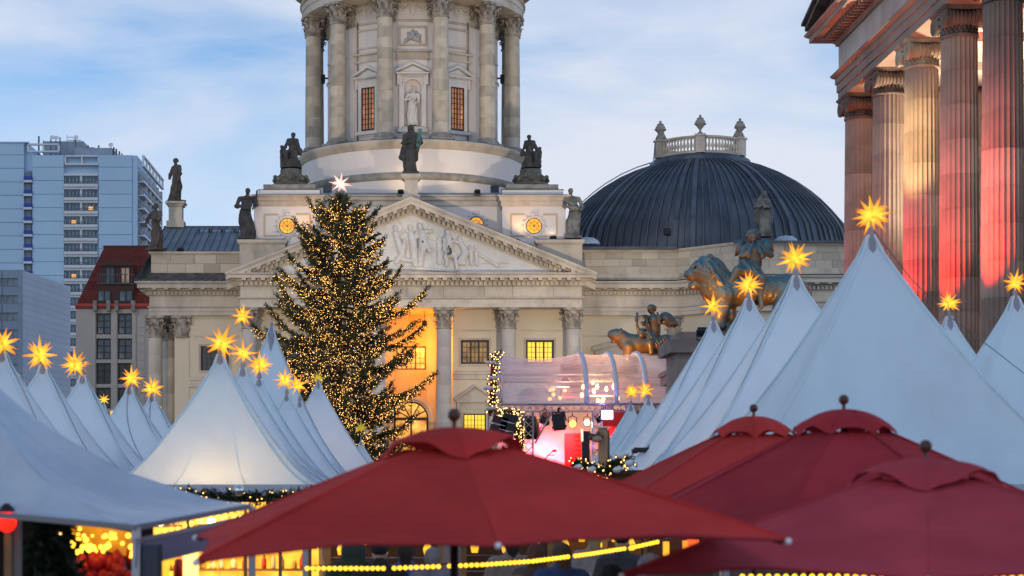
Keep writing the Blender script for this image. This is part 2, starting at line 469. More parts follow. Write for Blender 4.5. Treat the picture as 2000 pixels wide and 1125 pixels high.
def column(parent, x, y, z0, drums, base_me, cap_me, zcap, rz=0):
    c = part('column', parent, (x, y, z0), rz)
    for me, z in zip(*drums):
        o = link('drum', me); o.parent = c; o.location = (0, 0, z+drums_base); o.rotation_euler = (0, 0, random.choice((0, PI/2, PI)))
    if base_me: o = link('base', base_me); o.parent = c
    o = link('capital', cap_me); o.parent = c; o.location = (0, 0, zcap-z0)
    return c
drums_base = 0.0
def dentils(mb, pts, w, gap, o0, o1, z0, z1):
    """little blocks along a plan path (out = right of travel)"""
    for a, b in zip(pts, pts[1:]):
        a = Vector(a); b = Vector(b); L = (b-a).length; t = (b-a)/L; n = Vector((t.y, -t.x))
        k = int(L/(w+gap))
        for i in range(k):
            s = (i+.5)*L/k
            p = a+t*s
            q = [p-t*w/2+n*o0, p+t*w/2+n*o0, p+t*w/2+n*o1, p-t*w/2+n*o1]
            vs = [(v.x, v.y, z) for z in (z0, z1) for v in q]
            mb.add(vs, [(0, 1, 2, 3), (7, 6, 5, 4), (0, 4, 5, 1), (1, 5, 6, 2), (2, 6, 7, 3), (3, 7, 4, 0)])
def stone_row(parent, a, b, z0, z1, thick, n, mtl, proud=.02, name='stone_block'):
    """one course of cut stones between two plan points"""
    a = Vector(a); b = Vector(b); L = (b-a).length; t = (b-a)/L; nn = Vector((t.y, -t.x)); ang = math.atan2(t.y, t.x)
    cuts = [0]+[(i+random.uniform(-.18, .18))/n for i in range(1, n)]+[1]
    for c0, c1 in zip(cuts, cuts[1:]):
        wd = (c1-c0)*L-.018
        bb = MB(); e = .02
        pr = random.uniform(0, proud)
        bb.prism([(-wd/2, 0), (wd/2, 0), (wd/2, z1-z0-.016), (-wd/2, z1-z0-.016)], -pr, thick)
        o = bb.obj(name, mtl, None); o.parent = parent
        p = a+t*((c0+c1)/2*L); q = WORLD_PLACED.get(parent.name, Vector((0, 0, 0)))
        o.location = Vector((p.x, p.y, z0+.008))-q; o.rotation_euler = (0, 0, ang)

# lit and unlit glass
PANE_WARM = glow('warm_lit_pane', (1.0, 0.52, 0.10), 0.95, noise=1.6, dark=(0.35, 0.12, 0.02))
PANE_YELLOW = glow('yellow_lit_pane', (1.0, 0.62, 0.03), 0.95)
PANE_ROOM = glow('dim_room_pane', (0.42, 0.24, 0.08), 0.6, noise=1.3, dark=(0.02, 0.014, 0.01))
PANE_DIM = glow('dusk_pane', (1.0, 0.42, 0.14), 0.8, noise=0.7, dark=(0.10, 0.035, 0.025), rough=0.08, vrange=(.5, .72))
PANE_DARK = mat('dark_glass', (0.02, 0.025, 0.035), rough=0.06, spec=0.8)

# ================================================================== the church: portico, wings, tower
YP = 115.0                                       # plane of the portico frieze
def zp(py): return wz(py, YP)
def xp(px): return wx(px, YP)
CH = thing('church', 'pale stone church with columned portico, sculpted pediment and round colonnaded tower', 'church', (0, 122, 0), world=True)

# --- portico columns
r_c = 0.5
zc0, zc1, zc2 = 1.4, zp(640), zp(600)           # foot, capital foot, capital top
drums_base = 0.45
PALE_COL = mat('pale_grey_sandstone', (0.56, 0.52, 0.47), (0.42, 0.39, 0.35), scale=.8, rough=.85, bump=.15, bscale=14, rnd=.12, streak=.5)
pd = drum_meshes(9, r_c*1.08, zc1-zc0-.45, PALE_COL)
base_me = MB().lathe([(.78, 0), (.78, .18), (.7, .2), (.74, .26), (.7, .33), (.6, .36), (.63, .42), (.56, .46)], seg=24).mesh('base', STONE)
cap_me = corinthian(r_c*.98, zc2-zc1).mesh('capital', CAPITAL)
for px in (-318, -191, -64, 64, 191, 318):
    column(CH, xp(803+px), YP+.62, zc0, pd, base_me, cap_me, zc1)
MB().box(-12.4, 12.4, YP-1.2, YP+6, 0, 1.4).box(-12.9, 12.9, YP-1.8, YP-1.2, 0, .7).obj('plinth', STONE, CH)

# --- portico walls with openings
YW = 116.75
def hw(a, b, c, d, Y=YW): return (wx(a, Y), wx(b, Y), wz(d, Y), wz(c, Y))
up = [hw(900, 955, 664, 711), hw(1027, 1082, 664, 711), hw(651, 706, 664, 711), hw(524, 579, 664, 711)]
lo_ = [hw(905, 949, 808, 872), hw(1032, 1076, 808, 872), hw(657, 701, 808, 872), hw(530, 574, 808, 872)]
xw = wx(1137, YW); xr = wx(884, YW)
wl = MB(); holed_wall(wl, xr, xw, 1.4, zc2+.1, YW, up[:2]+lo_[:2])
wl.add([(xr, YW, 1.4), (xr, YW+3.6, 1.4), (xr, YW+3.6, zc2+.1), (xr, YW, zc2+.1)], [(0, 3, 2, 1)])
wl.obj('wall', PLASTER, CH, fix=False)
wl = MB(); holed_wall(wl, -xw, -xr, 1.4, zc2+.1, YW, up[2:]+lo_[2:])
wl.add([(-xr, YW, 1.4), (-xr, YW+3.6, 1.4), (-xr, YW+3.6, zc2+.1), (-xr, YW, zc2+.1)], [(0, 1, 2, 3)])
wl.obj('wall', PLASTER, CH)
for i, h in enumerate(up): window(CH, h[0], h[1], h[2], h[3], YW+.14, (PANE_ROOM, PANE_YELLOW, PANE_ROOM, PANE_DARK)[i], 6, 4, post=2, fr=.14)
for i, h in enumerate(lo_): window(CH, h[0], h[1], h[2], h[3], YW+.14, PANE_YELLOW if i < 2 else PANE_ROOM, 6, 6, post=1, fr=.08)
for s_, (a, b) in ((1, (xr+.02, xw)), (-1, (-xw, -xr-.02))):
    st = MB().sweep([(0, wz(742, YW)), (.09, wz(741, YW)), (.09, wz(733, YW)), (.16, wz(731, YW)), (.16, wz(727, YW)), (0, wz(724, YW))], [(a, YW), (b, YW)])
    st.obj('string_course', STONE, CH, fix=True)
    MB().sweep([(0, wz(647, YW)), (.05, wz(647, YW)), (.05, wz(644, YW)), (0, wz(644, YW))], [(a, YW), (b, YW)]).obj('string_course', STONE, CH, fix=True)
for h in lo_:
    cx = (h[0]+h[1])/2; zt = wz(757, YW); zb = wz(783, YW); hd = MB(); wd = 1.24
    hd.prism([(cx-wd, zb), (cx+wd, zb), (cx+wd, zb+.14), (cx, zt), (cx-wd, zb+.14)], YW-.12, YW)
    hd.prism([(cx-wd-.08, zb+.0), (cx-wd+.1, zb-.1), (cx+wd-.1, zb-.1), (cx+wd+.08, zb)], YW-.24, YW-.001)
    for s_ in (-1, 1):
        hd.add([(cx+s_*(wd+.1), YW-.3, zb+.02), (cx, YW-.3, zt+.04), (cx, YW-.3, zt+.2), (cx+s_*(wd+.1), YW-.3, zb+.17),
                (cx+s_*(wd+.1), YW, zb+.02), (cx, YW, zt+.04), (cx, YW, zt+.2), (cx+s_*(wd+.1), YW, zb+.17)],
               [(0, 1, 2, 3), (7, 6, 5, 4), (0, 4, 5, 1), (3, 2, 6, 7), (0, 3, 7, 4)])
        hd.box(cx+s_*(wd-.16)-.12, cx+s_*(wd-.16)+.12, YW-.16, YW, zb-.75, zb-.1)
    hd.box(cx-wd+.3, cx+wd-.3, YW-.06, YW, zb-.6, zb-.1)
    hd.box(h[0]-.14, h[0], YW-.07, YW, h[2], h[3]+.14).box(h[1], h[1]+.14, YW-.07, YW, h[2], h[3]+.14).box(h[0], h[1], YW-.07, YW, h[3], h[3]+.14)
    hd.obj('window_hood', STONE, CH, fix=True)
for h in up:
    q = MB(); e = .12
    q.box(h[0]-e, h[0], YW-.05, YW, h[2]-e, h[3]+e).box(h[1], h[1]+e, YW-.05, YW, h[2]-e, h[3]+e).box(h[0], h[1], YW-.05, YW, h[3], h[3]+e).box(h[0]-.05, h[1]+.05, YW-.09, YW, h[2]-e, h[2])
    q.obj('window_surround', STONE, CH)

# --- the deep middle bay behind the tree: door arch and window
YR = YW+3.6
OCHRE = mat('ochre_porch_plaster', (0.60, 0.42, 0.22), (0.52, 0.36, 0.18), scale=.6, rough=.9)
bw = MB(); cw = hw(774, 832, 676, 722, YR); ar = 1.2; acx = 0.0; asz = wz(818, YR)
holed_wall(bw, -xr, xr, 1.4, zc2+.1, YR, [cw, (-ar, ar, 1.4, asz+ar)])
K = 12
for s_ in (-1, 1):                                # spandrels that round off the door opening
    vs = [(s_*ar, YR, asz+ar)]+[(s_*ar*math.cos(PI/2*i/K), YR, asz+ar*math.sin(PI/2*i/K)) for i in range(K+1)]
    vs += [(v[0], YR+.35, v[2]) for v in vs[1:]]
    fs = [(0, i+1, i+2) if s_ < 0 else (0, i+2, i+1) for i in range(K)]+[(1+i, 2+i, K+3+i, K+2+i) for i in range(K)]
    bw.add(vs, fs)
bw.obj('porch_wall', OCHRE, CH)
window(CH, cw[0], cw[1], cw[2], cw[3], YR+.14, PANE_WARM, 6, 4, post=2, fr=.1)
a_ = MB()
for k in range(16):
    t0, t1 = PI*k/16, PI*(k+1)/16
    for r0, r1, yy in ((ar, ar+.16, .1), (ar+.16, ar+.34, .18)):
        q = [(r0, t0), (r1, t0), (r1, t1), (r0, t1)]
        a_.prism([(rr*math.cos(t), asz+rr*math.sin(t)) for rr, t in q], YR-yy, YR)
a_.box(-ar-.42, -ar-.001, YR-.2, YR, asz-.25, asz).box(ar+.001, ar+.42, YR-.2, YR, asz-.25, asz)
a_.box(-ar-.34, -ar-.001, YR-.12, YR, 1.4, asz-.25).box(ar+.001, ar+.34, YR-.12, YR, 1.4, asz-.25)
a_.obj('door_arch', STONE, CH, fix=True)
dr = part('door', CH, (0, YR+.2, 1.4))
f = MB(); H = asz-1.4
f.box(-ar, -ar+.14, 0, .12, 0, H).box(ar-.14, ar, 0, .12, 0, H).box(-.06, .06, 0, .12, 0, H).box(-ar, ar, -.02, .1, H-.1, H+.1)
for k in range(1, 6): f.tube([(0, .05, H), (math.cos(PI*k/6)*ar, .05, H+math.sin(PI*k/6)*ar)], .04, 4)
f.tube([(math.cos(PI*k/12)*ar*.98, .05, H+math.sin(PI*k/12)*ar*.98) for k in range(13)], .07, 5)
o = f.obj('frame', FRAME); o.parent = dr
q = MB(); q.prism([(ar*math.cos(PI*k/14), H+ar*math.sin(PI*k/14)) for k in range(15)], .1, .12); o = q.obj('fanlight', PANE_WARM, fix=True); o.parent = dr
o = MB().box(-ar+.1, ar-.1, .13, .15, 0, H).obj('pane', PANE_WARM); o.parent = dr
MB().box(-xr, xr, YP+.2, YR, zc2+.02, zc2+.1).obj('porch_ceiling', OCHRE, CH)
# the lamp that floods the porch with orange light
lamp_t = thing('porch_lantern', 'small lantern hung from the ceiling of the orange porch behind the tree', 'lantern', (0.9, YW+1.5, zc2-.9))
b = MB().lathe([(.02, .9), (.02, .35), (.16, .3), (.17, 0), (.08, -.08)], seg=8); o = b.obj('housing', DARK); o.parent = lamp_t
o = MB().ball((0, 0, -.12), .1).obj('bulb', glow('porch_bulb', (1.0, .45, .08), 8.0)); o.parent = lamp_t
def lamp(parent, kind, color, energy, loc, aim=None, size=.2, angle=60, blend_=.6):
    l = bpy.data.lights.new('lamp_light', kind); l.energy = energy*.47; l.color = color
    if kind == 'AREA': l.size = size
    else: l.shadow_soft_size = size
    if kind == 'SPOT': l.spot_size = R(angle); l.spot_blend = blend_
    o = bpy.data.objects.new('lamp_light', l); COL.objects.link(o); o.parent = parent
    o.location = Vector(loc)-(parent.location if parent else Vector((0, 0, 0)))
    if aim is not None: o.rotation_euler = (Vector(aim)-Vector(loc)).to_track_quat('-Z', 'Y').to_euler()
    return o
lamp(lamp_t, 'POINT', (1.0, .36, .05), 560, (0.9, YW+1.5, zc2-2.4), size=.3)

# --- entablature of the portico
def fz(p): return zp(p)
XE = xp(1137)
pth = [(-XE, YP+3.0), (-XE, YP), (XE, YP), (XE, YP+3.0)]
stone_row(CH, (-XE, YP), (XE, YP), fz(599.5), fz(584), .5, 9, STONE, .012)
stone_row(CH, (-XE, YP+.02), (XE, YP+.02), fz(580), fz(559), .5, 10, STONE, .015)
en = MB()
en.box(-XE+.02, XE-.02, YP+.1, YP+1.6, fz(600), fz(556))
en.sweep([(-.05, fz(600)), (.03, fz(600)), (.03, fz(593)), (-.05, fz(592.5))], [(-XE, YP), (XE, YP)])
en.sweep([(-.05, fz(584)), (.08, fz(583.5)), (.14, fz(582)), (.14, fz(580.5)), (-.05, fz(580))], pth)
en.sweep([(-.05, fz(559)), (.1, fz(558.5)), (.12, fz(550)), (.3, fz(549.5)), (.3, fz(546)), (.32, fz(545)), (.78, fz(545)), (.78, fz(540)), (.92, fz(537.5)), (.92, fz(535.5)), (-.05, fz(534.5))], pth)
en.obj('entablature', STONE, CH, fix=True)
dn = MB(); dentils(dn, pth, .16, .15, .11, .32, fz(558.2), fz(550.4))
stuff(dn.obj('dentil', STONE, CH, fix=True))
dn = MB(); dentils(dn, pth, .26, .36, .29, .76, fz(549.3), fz(545)-.002)
stuff(dn.obj('modillion', STONE, CH, fix=True))

# --- pediment
xa, za = xp(447)-.12, fz(535.5)                    # foot of the raking line
zapex = fz(389)
sl = (zapex-za)/(-xa)
def rake(mb, prof, xa=xa, za=za, Y=YP, x_in=0.0):
    """moulding up both slopes; prof = [(out, drop)...] below the top line"""
    for s_ in (1, -1):
        n = len(prof); vs = []
        for x in (xa, x_in):
            for o, dz in prof: vs.append((s_*x, Y-o, za+(x-xa)*sl-dz))
        fs = [(j, j+1, n+j+1, n+j) for j in range(n-1)]+[tuple(range(n)), tuple(range(2*n-1, n-1, -1))]
        mb.add(vs, fs)
rk = MB()
rake(rk, [(-.3, 0), (.95, -.02), (.95, .10), (.82, .28), (.80, .46), (.32, .46), (.3, .6), (.1, .62), (.1, .92), (.04, 1.05), (-.3, 1.05)])
rk.obj('raking_cornice', STONE, CH, fix=True)
def rake_blocks(mb, w, pitch, o0, o1, d0, d1, x0, x1):
    k = int((x1-x0)/pitch)
    for s_ in (1, -1):
        for i in range(k):
            x = x0+(i+.5)*(x1-x0)/k
            vs = []
            for yy in (YP-o1, YP-o0):
                for xx in (x-w/2, x+w/2):
                    for dd in (d1, d0): vs.append((s_*xx, yy, za+(xx-xa)*sl-dd))
            mb.add(vs, [(0, 1, 3, 2), (4, 6, 7, 5), (0, 4, 5, 1), (2, 3, 7, 6), (0, 2, 6, 4), (1, 5, 7, 3)])
dn = MB(); rake_blocks(dn, .17, .31, .1, .34, .62, .90, xa+2.2, -.05); stuff(dn.obj('dentil', STONE, CH, fix=True))
dn = MB(); rake_blocks(dn, .27, .63, .3, .78, .462, .63, xa+1.2, -.1); stuff(dn.obj('modillion', STONE, CH, fix=True))
MB().prism([(xa+2.3, za+.01), (-xa-2.3, za+.01), (0, zapex-1.0)], YP-.02, YP+.3).obj('tympanum', RELIEF, CH)
rf = MB()
for s_ in (1, -1):                                # metal roof over the pediment, with its dark raised edge
    rf.add([(s_*(xa+.3), YP-.9, za+.3*sl+.03), (0, YP-.9, zapex+.03), (0, YP+8, zapex+.03), (s_*(xa+.3), YP+8, za+.3*sl+.03)], [(0, 1, 2, 3)])
    rf.add([(s_*(xa+2.6), YP-.05, za+2.6*sl+.02), (s_*(-4.4), YP-.05, zapex-4.4*sl+.02), (s_*(-4.4), YP-.05, zapex-4.4*sl+.22), (s_*(xa+3.2), YP-.05, za+3.2*sl+.2)], [(0, 1, 2, 3)])
rf.obj('pediment_roof', LEAD, CH)

# --- pediment relief, figure by figure (coordinates read off the pediment, hundredths of a zoomed pixel)
def rel(name, prims, label=None):
    s_ = 1/7.03; k = s_*YP/F
    pr = []
    lo = [1e9]*2; hi = [-1e9]*2
    for p in prims:
        (x0, z0), (x1, z1), r0, r1 = p[:4]; dy = p[4] if len(p) > 4 else 0
        a = (wx(740+x0*s_, YP), -dy*k, zp(400+z0*s_)); bb = (wx(740+x1*s_, YP), -dy*k, zp(400+z1*s_))
        pr.append(('c', a, bb, r0*k, r1*k))
        for q, rr in ((a, r0*k), (bb, r1*k)):
            lo = [min(lo[0], q[0]-rr), min(lo[1], q[2]-rr)]; hi = [max(hi[0], q[0]+rr), max(hi[1], q[2]+rr)]
    def fn(X, Y, Z):
        D = blend(pr, X, Y, Z, .07)
        return D+.014*np.sin(X*26+3*np.sin(Z*7))*np.cos(Z*5)
    me = sculpt_mesh(name, fn, (lo[0]-.12, -.35, lo[1]-.12), (hi[0]+.12, .2, hi[1]+.12), .035, RELIEF, tf=lambda V: V*np.array([1, 1.35, 1])+np.array([0, YP-.03, 0]))
    o = link(name, me, CH)
    if label: o['label'] = label
rel('relief_figure', [((225, 320), (225, 330), 34, 36), ((240, 400), (262, 500), 46, 46), ((262, 500), (300, 640), 44, 50), ((205, 395), (262, 425), 24, 22), ((262, 425), (350, 350), 22, 18), ((272, 215), (352, 352), 7, 9)], 'swordsman with raised blade')
rel('relief_figure', [((428, 305), (432, 320), 32, 33), ((440, 395), (470, 520), 46, 56), ((470, 520), (500, 830), 60, 48), ((420, 380), (360, 352), 24, 18)])
rel('relief_figure', [((565, 292), (565, 312), 36, 36, 20), ((565, 345), (567, 352), 24, 20, 20), ((585, 395), (605, 480), 58, 52, 15), ((600, 520), (570, 830), 62, 36, 10), ((625, 520), (690, 640), 48, 22, 20), ((690, 640), (740, 610), 22, 10, 20), ((520, 390), (492, 460), 25, 22, 20), ((492, 460), (570, 440), 22, 18, 30), ((640, 370), (735, 362), 30, 22, 10), ((735, 362), (690, 455), 16, 12), ((690, 455), (770, 492), 14, 8)], 'tall robed bearded figure in the middle')
rel('relief_figure', [((348, 500), (350, 512), 34, 35), ((340, 575), (320, 650), 48, 48), ((275, 600), (330, 655), 22, 20, 20), ((320, 690), (240, 790), 46, 34), ((330, 760), (450, 770), 36, 34)])
rel('relief_figure', [((945, 380), (947, 392), 36, 37, 20), ((950, 450), (962, 560), 52, 52, 15), ((955, 600), (965, 670), 66, 72, 10), ((918, 720), (932, 830), 30, 22, 20), ((932, 838), (900, 842), 16, 12, 20), ((1035, 680), (1072, 880), 34, 24, 20), ((1072, 895), (1050, 905), 18, 14, 20), ((895, 480), (888, 620), 24, 18, 20), ((1030, 500), (1160, 552), 26, 18, 20)], 'short-kilted soldier seen from behind')
rel('relief_figure', [((1108, 462), (1112, 478), 35, 36), ((1130, 545), (1170, 610), 44, 50), ((1190, 660), (1120, 790), 56, 50), ((1120, 790), (1180, 810), 40, 30)])
rel('relief_figure', [((1252, 580), (1254, 586), 28, 28), ((1262, 640), (1268, 810), 34, 30)])
rel('relief_figure', [((1330, 580), (1332, 586), 27, 27), ((1332, 650), (1345, 820), 30, 26)])
rel('relief_plank', [((1330, 655), (1640, 845), 24, 26), ((1420, 800), (1780, 800), 12, 12)])
rel('relief_pillar', [((830, 470), (830, 790), 52, 52, -30)])
rel('relief_mound', [((-560, 850), (500, 872), 30, 26), ((500, 872), (1150, 925), 26, 16)])
rel('relief_figure', [((-60, 470), (-60, 480), 34, 34), ((-70, 560), (-90, 680), 50, 55), ((-90, 700), (-220, 800), 50, 36)])
rel('relief_figure', [((-260, 580), (-258, 588), 32, 32), ((-280, 660), (-320, 780), 50, 50), ((-330, 780), (-520, 820), 44, 24)])

# --- attic behind the pediment, with the two corner blocks
YA = 117.0
def za_(p): return wz(p, YA)
def xa_(p): return wx(p, YA)
def attic_block(x0, x1, ocx):
    b = MB(); b.box(x0, x1, YA, YA+7.5, za_(540), za_(402)); b.obj('attic_block', WHITE_PLASTER, CH)
    m = MB(); m.sweep([(-.02, za_(403)), (.08, za_(402)), (.1, za_(394)), (.2, za_(392)), (.22, za_(386)), (.32, za_(384)), (.32, za_(382)), (-.02, za_(381.5))], [(x0, YA+7.4), (x0, YA), (x1, YA), (x1, YA+7.4)])
    m.obj('attic_cornice', STONE, CH, fix=True)
    MB().box(x0-.12, x1+.12, YA-.12, YA+7.4, za_(382)+.004, za_(380)).obj('roof_edge', LEAD, CH)
    # framed panel and round window
    cz = za_(441.5); p0, p1, q0, q1 = ocx-1.58, ocx+1.58, za_(462), za_(417.5)
    f = MB(); e = .1; gp = .62
    for s_ in (-1, 1):
        f.box(*sorted((ocx+s_*1.58, ocx+s_*(1.58-e))), YA-.05, YA, q0, q1)
        f.box(*sorted((ocx+s_*gp, ocx+s_*(1.58-e))), YA-.05, YA, q1-e, q1).box(*sorted((ocx+s_*gp, ocx+s_*(1.58-e))), YA-.05, YA, q0, q0+e)
    f.obj('panel_frame', mat('ochre_stone_trim', (.55, .44, .28), (.5, .4, .25), rough=.9), CH)
    oculus(ocx, YA, cz, .53)
def oculus(cx, Y, cz, r, pane=None):
    w_ = part('round_window', CH, (cx, Y, cz))
    mm = Matrix.Rotation(PI/2, 4, 'X')
    b = MB().lathe([(r*1.0, 0), (r*1.02, .06), (r*1.14, .1), (r*1.3, .09), (r*1.36, .04), (r*1.36, -.01)], seg=36, m=mm, cap=False)
    o = b.obj('surround', RELIEF); o.parent = w_
    b = MB()
    for i in range(14):
        a = 2*PI*i/14
        b.ball((math.cos(a)*r*1.46, -.03, math.sin(a)*r*1.46), .085, 7, 5)
    b.ball((0, -.06, r*1.5), .13, 8, 6).ball((-.16, -.05, r*1.56), .09, 8, 6).ball((.16, -.05, r*1.56), .09, 8, 6)
    o = b.obj('garland', RELIEF); o.parent = w_
    b = MB().lathe([(r, .0), (r, .05), (r*.93, .05), (r*.93, .0)], seg=36, m=mm, cap=False)
    b.lathe([(r*.58, .015), (r*.58, .035), (r*.54, .035), (r*.54, .015)], seg=28, m=mm, cap=False)
    for i in range(4):
        a = PI*i/4; b.bar((-math.cos(a)*r*.95, -.025, -math.sin(a)*r*.95), (math.cos(a)*r*.95, -.025, math.sin(a)*r*.95), .022)
    o = b.obj('frame', FRAME); o.parent = w_
    o = MB().prism([(math.cos(2*PI*k/32)*r, math.sin(2*PI*k/32)*r) for k in range(32)], -.012, -.004).obj('pane', pane or PANE_OCULUS); o.parent = w_
    return w_
PANE_OCULUS = glow('amber_round_pane', (1.0, 0.47, 0.035), 0.9, noise=1.1, dark=(.62, .22, .03))
attic_block(xa_(496), xa_(625), xa_(561)); attic_block(xa_(981), xa_(1105), xa_(1043))
# middle attic wall, set back
YM = 118.3
b = MB().box(xa_(625)+.002, xa_(981)-.002, YM, YM+5, wz(540, YM), wz(402, YM)).obj('attic_wall', WHITE_PLASTER, CH)
m = MB().sweep([(-.02, wz(403, YM)), (.08, wz(402, YM)), (.1, wz(394, YM)), (.22, wz(391, YM)), (.24, wz(386, YM)), (.34, wz(384, YM)), (.34, wz(382, YM)), (-.02, wz(381.5, YM))], [(xa_(625)+.01, YM), (xa_(981)-.01, YM)])
m.obj('attic_cornice', STONE, CH, fix=True)
MB().box(xa_(625)+.13, xa_(981)-.13, YM-.2, YM+4, wz(382, YM)+.004, wz(377.5, YM)).obj('roof_edge', ZINC, CH)
for px in (676, 930): oculus(wx(px, YM), YM, wz(438, YM), .5)
# side ledges that carry statues
for x0, x1 in ((464, 560), (1046, 1141)):
    x0, x1 = wx(x0, 116.2), wx(x1, 116.2)
    lg = MB().box(x0+.12, x1-.12, 116.3, 122, zp(560), wz(476, 116.2)); lg.obj('statue_ledge', STONE_OLD, CH)
    lg = MB().sweep([(-.05, wz(477, 116.2)), (.06, wz(476, 116.2)), (.14, wz(473, 116.2)), (.16, wz(468, 116.2)), (-.05, wz(467, 116.2))], [(x0+.12, 121.9), (x0+.12, 116.3), (x1-.12, 116.3), (x1-.12, 121.9)])
    lg.obj('ledge_cornice', STONE, CH, fix=True)
    MB().box(x0+.15, x1-.15, 116.33, 121.8, wz(468, 116.2)-.05, wz(466.5, 116.2)+.02).obj('ledge_roof', LEAD, CH)

# stepped pedestals for the two statue groups
for c, n_ in ((564, 'a'), (1041, 'b')):
    cx = xa_(c); s_ = .0344
    pe = MB()
    pe.box(cx-60*s_, cx+60*s_, YA+.25, YA+.25+120*s_, za_(380), za_(369.5)); pe.obj('pedestal_step', WHITE_PLASTER, CH)
    MB().box(cx-51*s_, cx+51*s_, YA+.5, YA+.5+102*s_, za_(369.5), za_(357.5)).obj('pedestal_step', STONE_GREY, CH)
    MB().box(cx-60*s_-.03, cx+60*s_+.03, YA+.22, YA+.2+120*s_, za_(369.6), za_(368.4)).obj('step_flashing', LEAD, CH)
    pd_ = MB().lathe([(44*s_, 0), (43*s_, .1), (36*s_, .28), (29*s_, .42), (33*s_, .55), (32*s_, .72), (24*s_, .9), (21.5*s_, 1.0), (21.5*s_, 1.28), (.01, 1.29)], (cx, YA+2.2, za_(357.5)), 28, sy=1.0)
    for k in range(16):
        a = 2*PI*k/16; pd_.ball((cx+math.cos(a)*33*s_, YA+2.2+math.sin(a)*33*s_, za_(357.5)+.62-.08*math.cos(k*PI)), .16, 7, 5)
    pd_.obj('round_pedestal', mat('mossy_dark_stone', (.17, .165, .13), (.07, .07, .06), scale=1.6, rough=.9, bump=.3, bscale=10), CH)
# pedestal on the apex
ap = MB(); ya = YP+.9
ap.box(xp(790), xp(816), YP+.45, YP+1.35, zapex-.6, zp(348)).box(xp(786), xp(820), YP+.3, YP+1.5, zapex-.1, zp(378))
ap.sweep([(-.05, zp(350)), (.1, zp(347)), (.18, zp(344)), (.22, zp(338)), (-.05, zp(337))], [(xp(790), YP+.45), (xp(816), YP+.45), (xp(816), YP+1.35), (xp(790), YP+1.35)], closed=True)
ap.box(xp(787), xp(819), YP+.4, YP+1.4, zp(338), zp(336))
ap.obj('apex_pedestal', STONE, CH, fix=True)

# ------------------------------------------------------------------ the round tower
TX, TY = wx(806, 128), 128.0
RD = 222/F*128; fr_ = TY-RD
def zt(p): return wz(p, fr_)
MB().lathe([(RD*.985, zt(540)), (RD*.985, zt(350))], (TX, TY, 0), 96, a0=-PI, a1=0, cap=False).obj('drum_wall', WHITE_PLASTER, CH)
MB().lathe([(RD*.985, zt(350.5)), (RD*.992, zt(350)), (RD*.992, zt(336)), (RD*.985, zt(335.5))], (TX, TY, 0), 96, a0=-PI, a1=0, cap=False).obj('drum_band', STONE_GREY, CH)
MB().lathe([(RD*.98, zt(336)), (RD*.98, zt(288))], (TX, TY, 0), 96, a0=-PI, a1=0, cap=False).obj('drum_wall', WHITE_PLASTER, CH)
MB().lathe([(RD*.98, zt(289)), (RD*.99, zt(288)), (RD*.992, zt(283)), (RD*1.005, zt(281)), (RD*1.02, zt(275)), (RD*1.02, zt(272)), (RD*.9, zt(270.5)), (RD*.6, zt(270))], (TX, TY, 0), 96, cap=False).obj('drum_cornice', STONE, CH)
lead_ring = MB().lathe([(RD*1.005, zt(271.7)), (RD*1.005, zt(270)), (RD*.7, zt(269))], (TX, TY, 0), 96, cap=False).obj('drum_roof_edge', LEAD, CH)
ZB = zt(270.5)                                     # column foot
RC = 198/F*128; yc = TY-RC*math.cos(R(15))
ZT = wz(-6, yc); zcap = wz(34, yc)
drums_base = .55
tr = .585
td = drum_meshes(11, tr, zcap-ZB-.55, STONE_OLD, taper=.12)
tb = MB().box(-.82, .82, -.82, .82, 0, .2).lathe([(.8, .2), (.84, .28), (.8, .36), (.68, .4), (.72, .48), (.64, .56)], seg=24).mesh('base', STONE_GREY)
tcap = corinthian(tr*.95, ZT-zcap).mesh('capital', CAPITAL)
for k in range(12):
    a = R(15+30*k)
    if math.cos(a) < -.5 and abs(math.sin(a)) < .8: continue      # the far side of the ring is hidden by the tower itself
    column(CH, TX+math.sin(a)*RC, TY-math.cos(a)*RC, ZB, td, tb, tcap, zcap, rz=a)
RW = 164/F*128
# round wall with a niche opening
ZTOP = ZT+.2
na = .62/RW; nz0, nz1 = wz(247, TY-RW), wz(172, TY-RW)
cw_ = MB(); angs = sorted(set([-PI/2-na, -PI/2+na]+[-PI+PI*i/60 for i in range(61) if abs(-PI+PI*i/60+PI/2) > na*1.02]))
zs = [ZB-.1, nz0, nz1+.62, ZTOP]
vs = [(TX+RW*math.cos(a), TY+RW*math.sin(a), z) for z in zs for a in angs]; n_ = len(angs); fs = []
for j in range(3):
    for i in range(n_-1):
        if j == 1 and abs((angs[i]+angs[i+1])/2+PI/2) < na: continue
        fs.append((j*n_+i, j*n_+i+1, (j+1)*n_+i+1, (j+1)*n_+i))
cw_.add(vs, fs, True); cw_.obj('tower_wall', WHITE_PLASTER, CH)
yn = TY-RW*math.cos(na)+.01; ni = MB()
NB = 14
for j in range(2):
    pass
vs = []; fs = []
rowz = [nz0, nz1]+[nz1+.62*math.sin(PI/2*t/6) for t in range(1, 7)]
for j, z in enumerate(rowz):
    rr = .62 if j < 2 else .62*math.cos(PI/2*(j-1)/6)+1e-4
    for i in range(NB+1):
        a = PI*i/NB
        vs.append((TX+rr*math.cos(a), yn+rr*math.sin(a)*.8, z))
fs = [(j*(NB+1)+i, (j+1)*(NB+1)+i, (j+1)*(NB+1)+i+1, j*(NB+1)+i+1) for j in range(len(rowz)-1) for i in range(NB)]
ni.add(vs, fs, True)
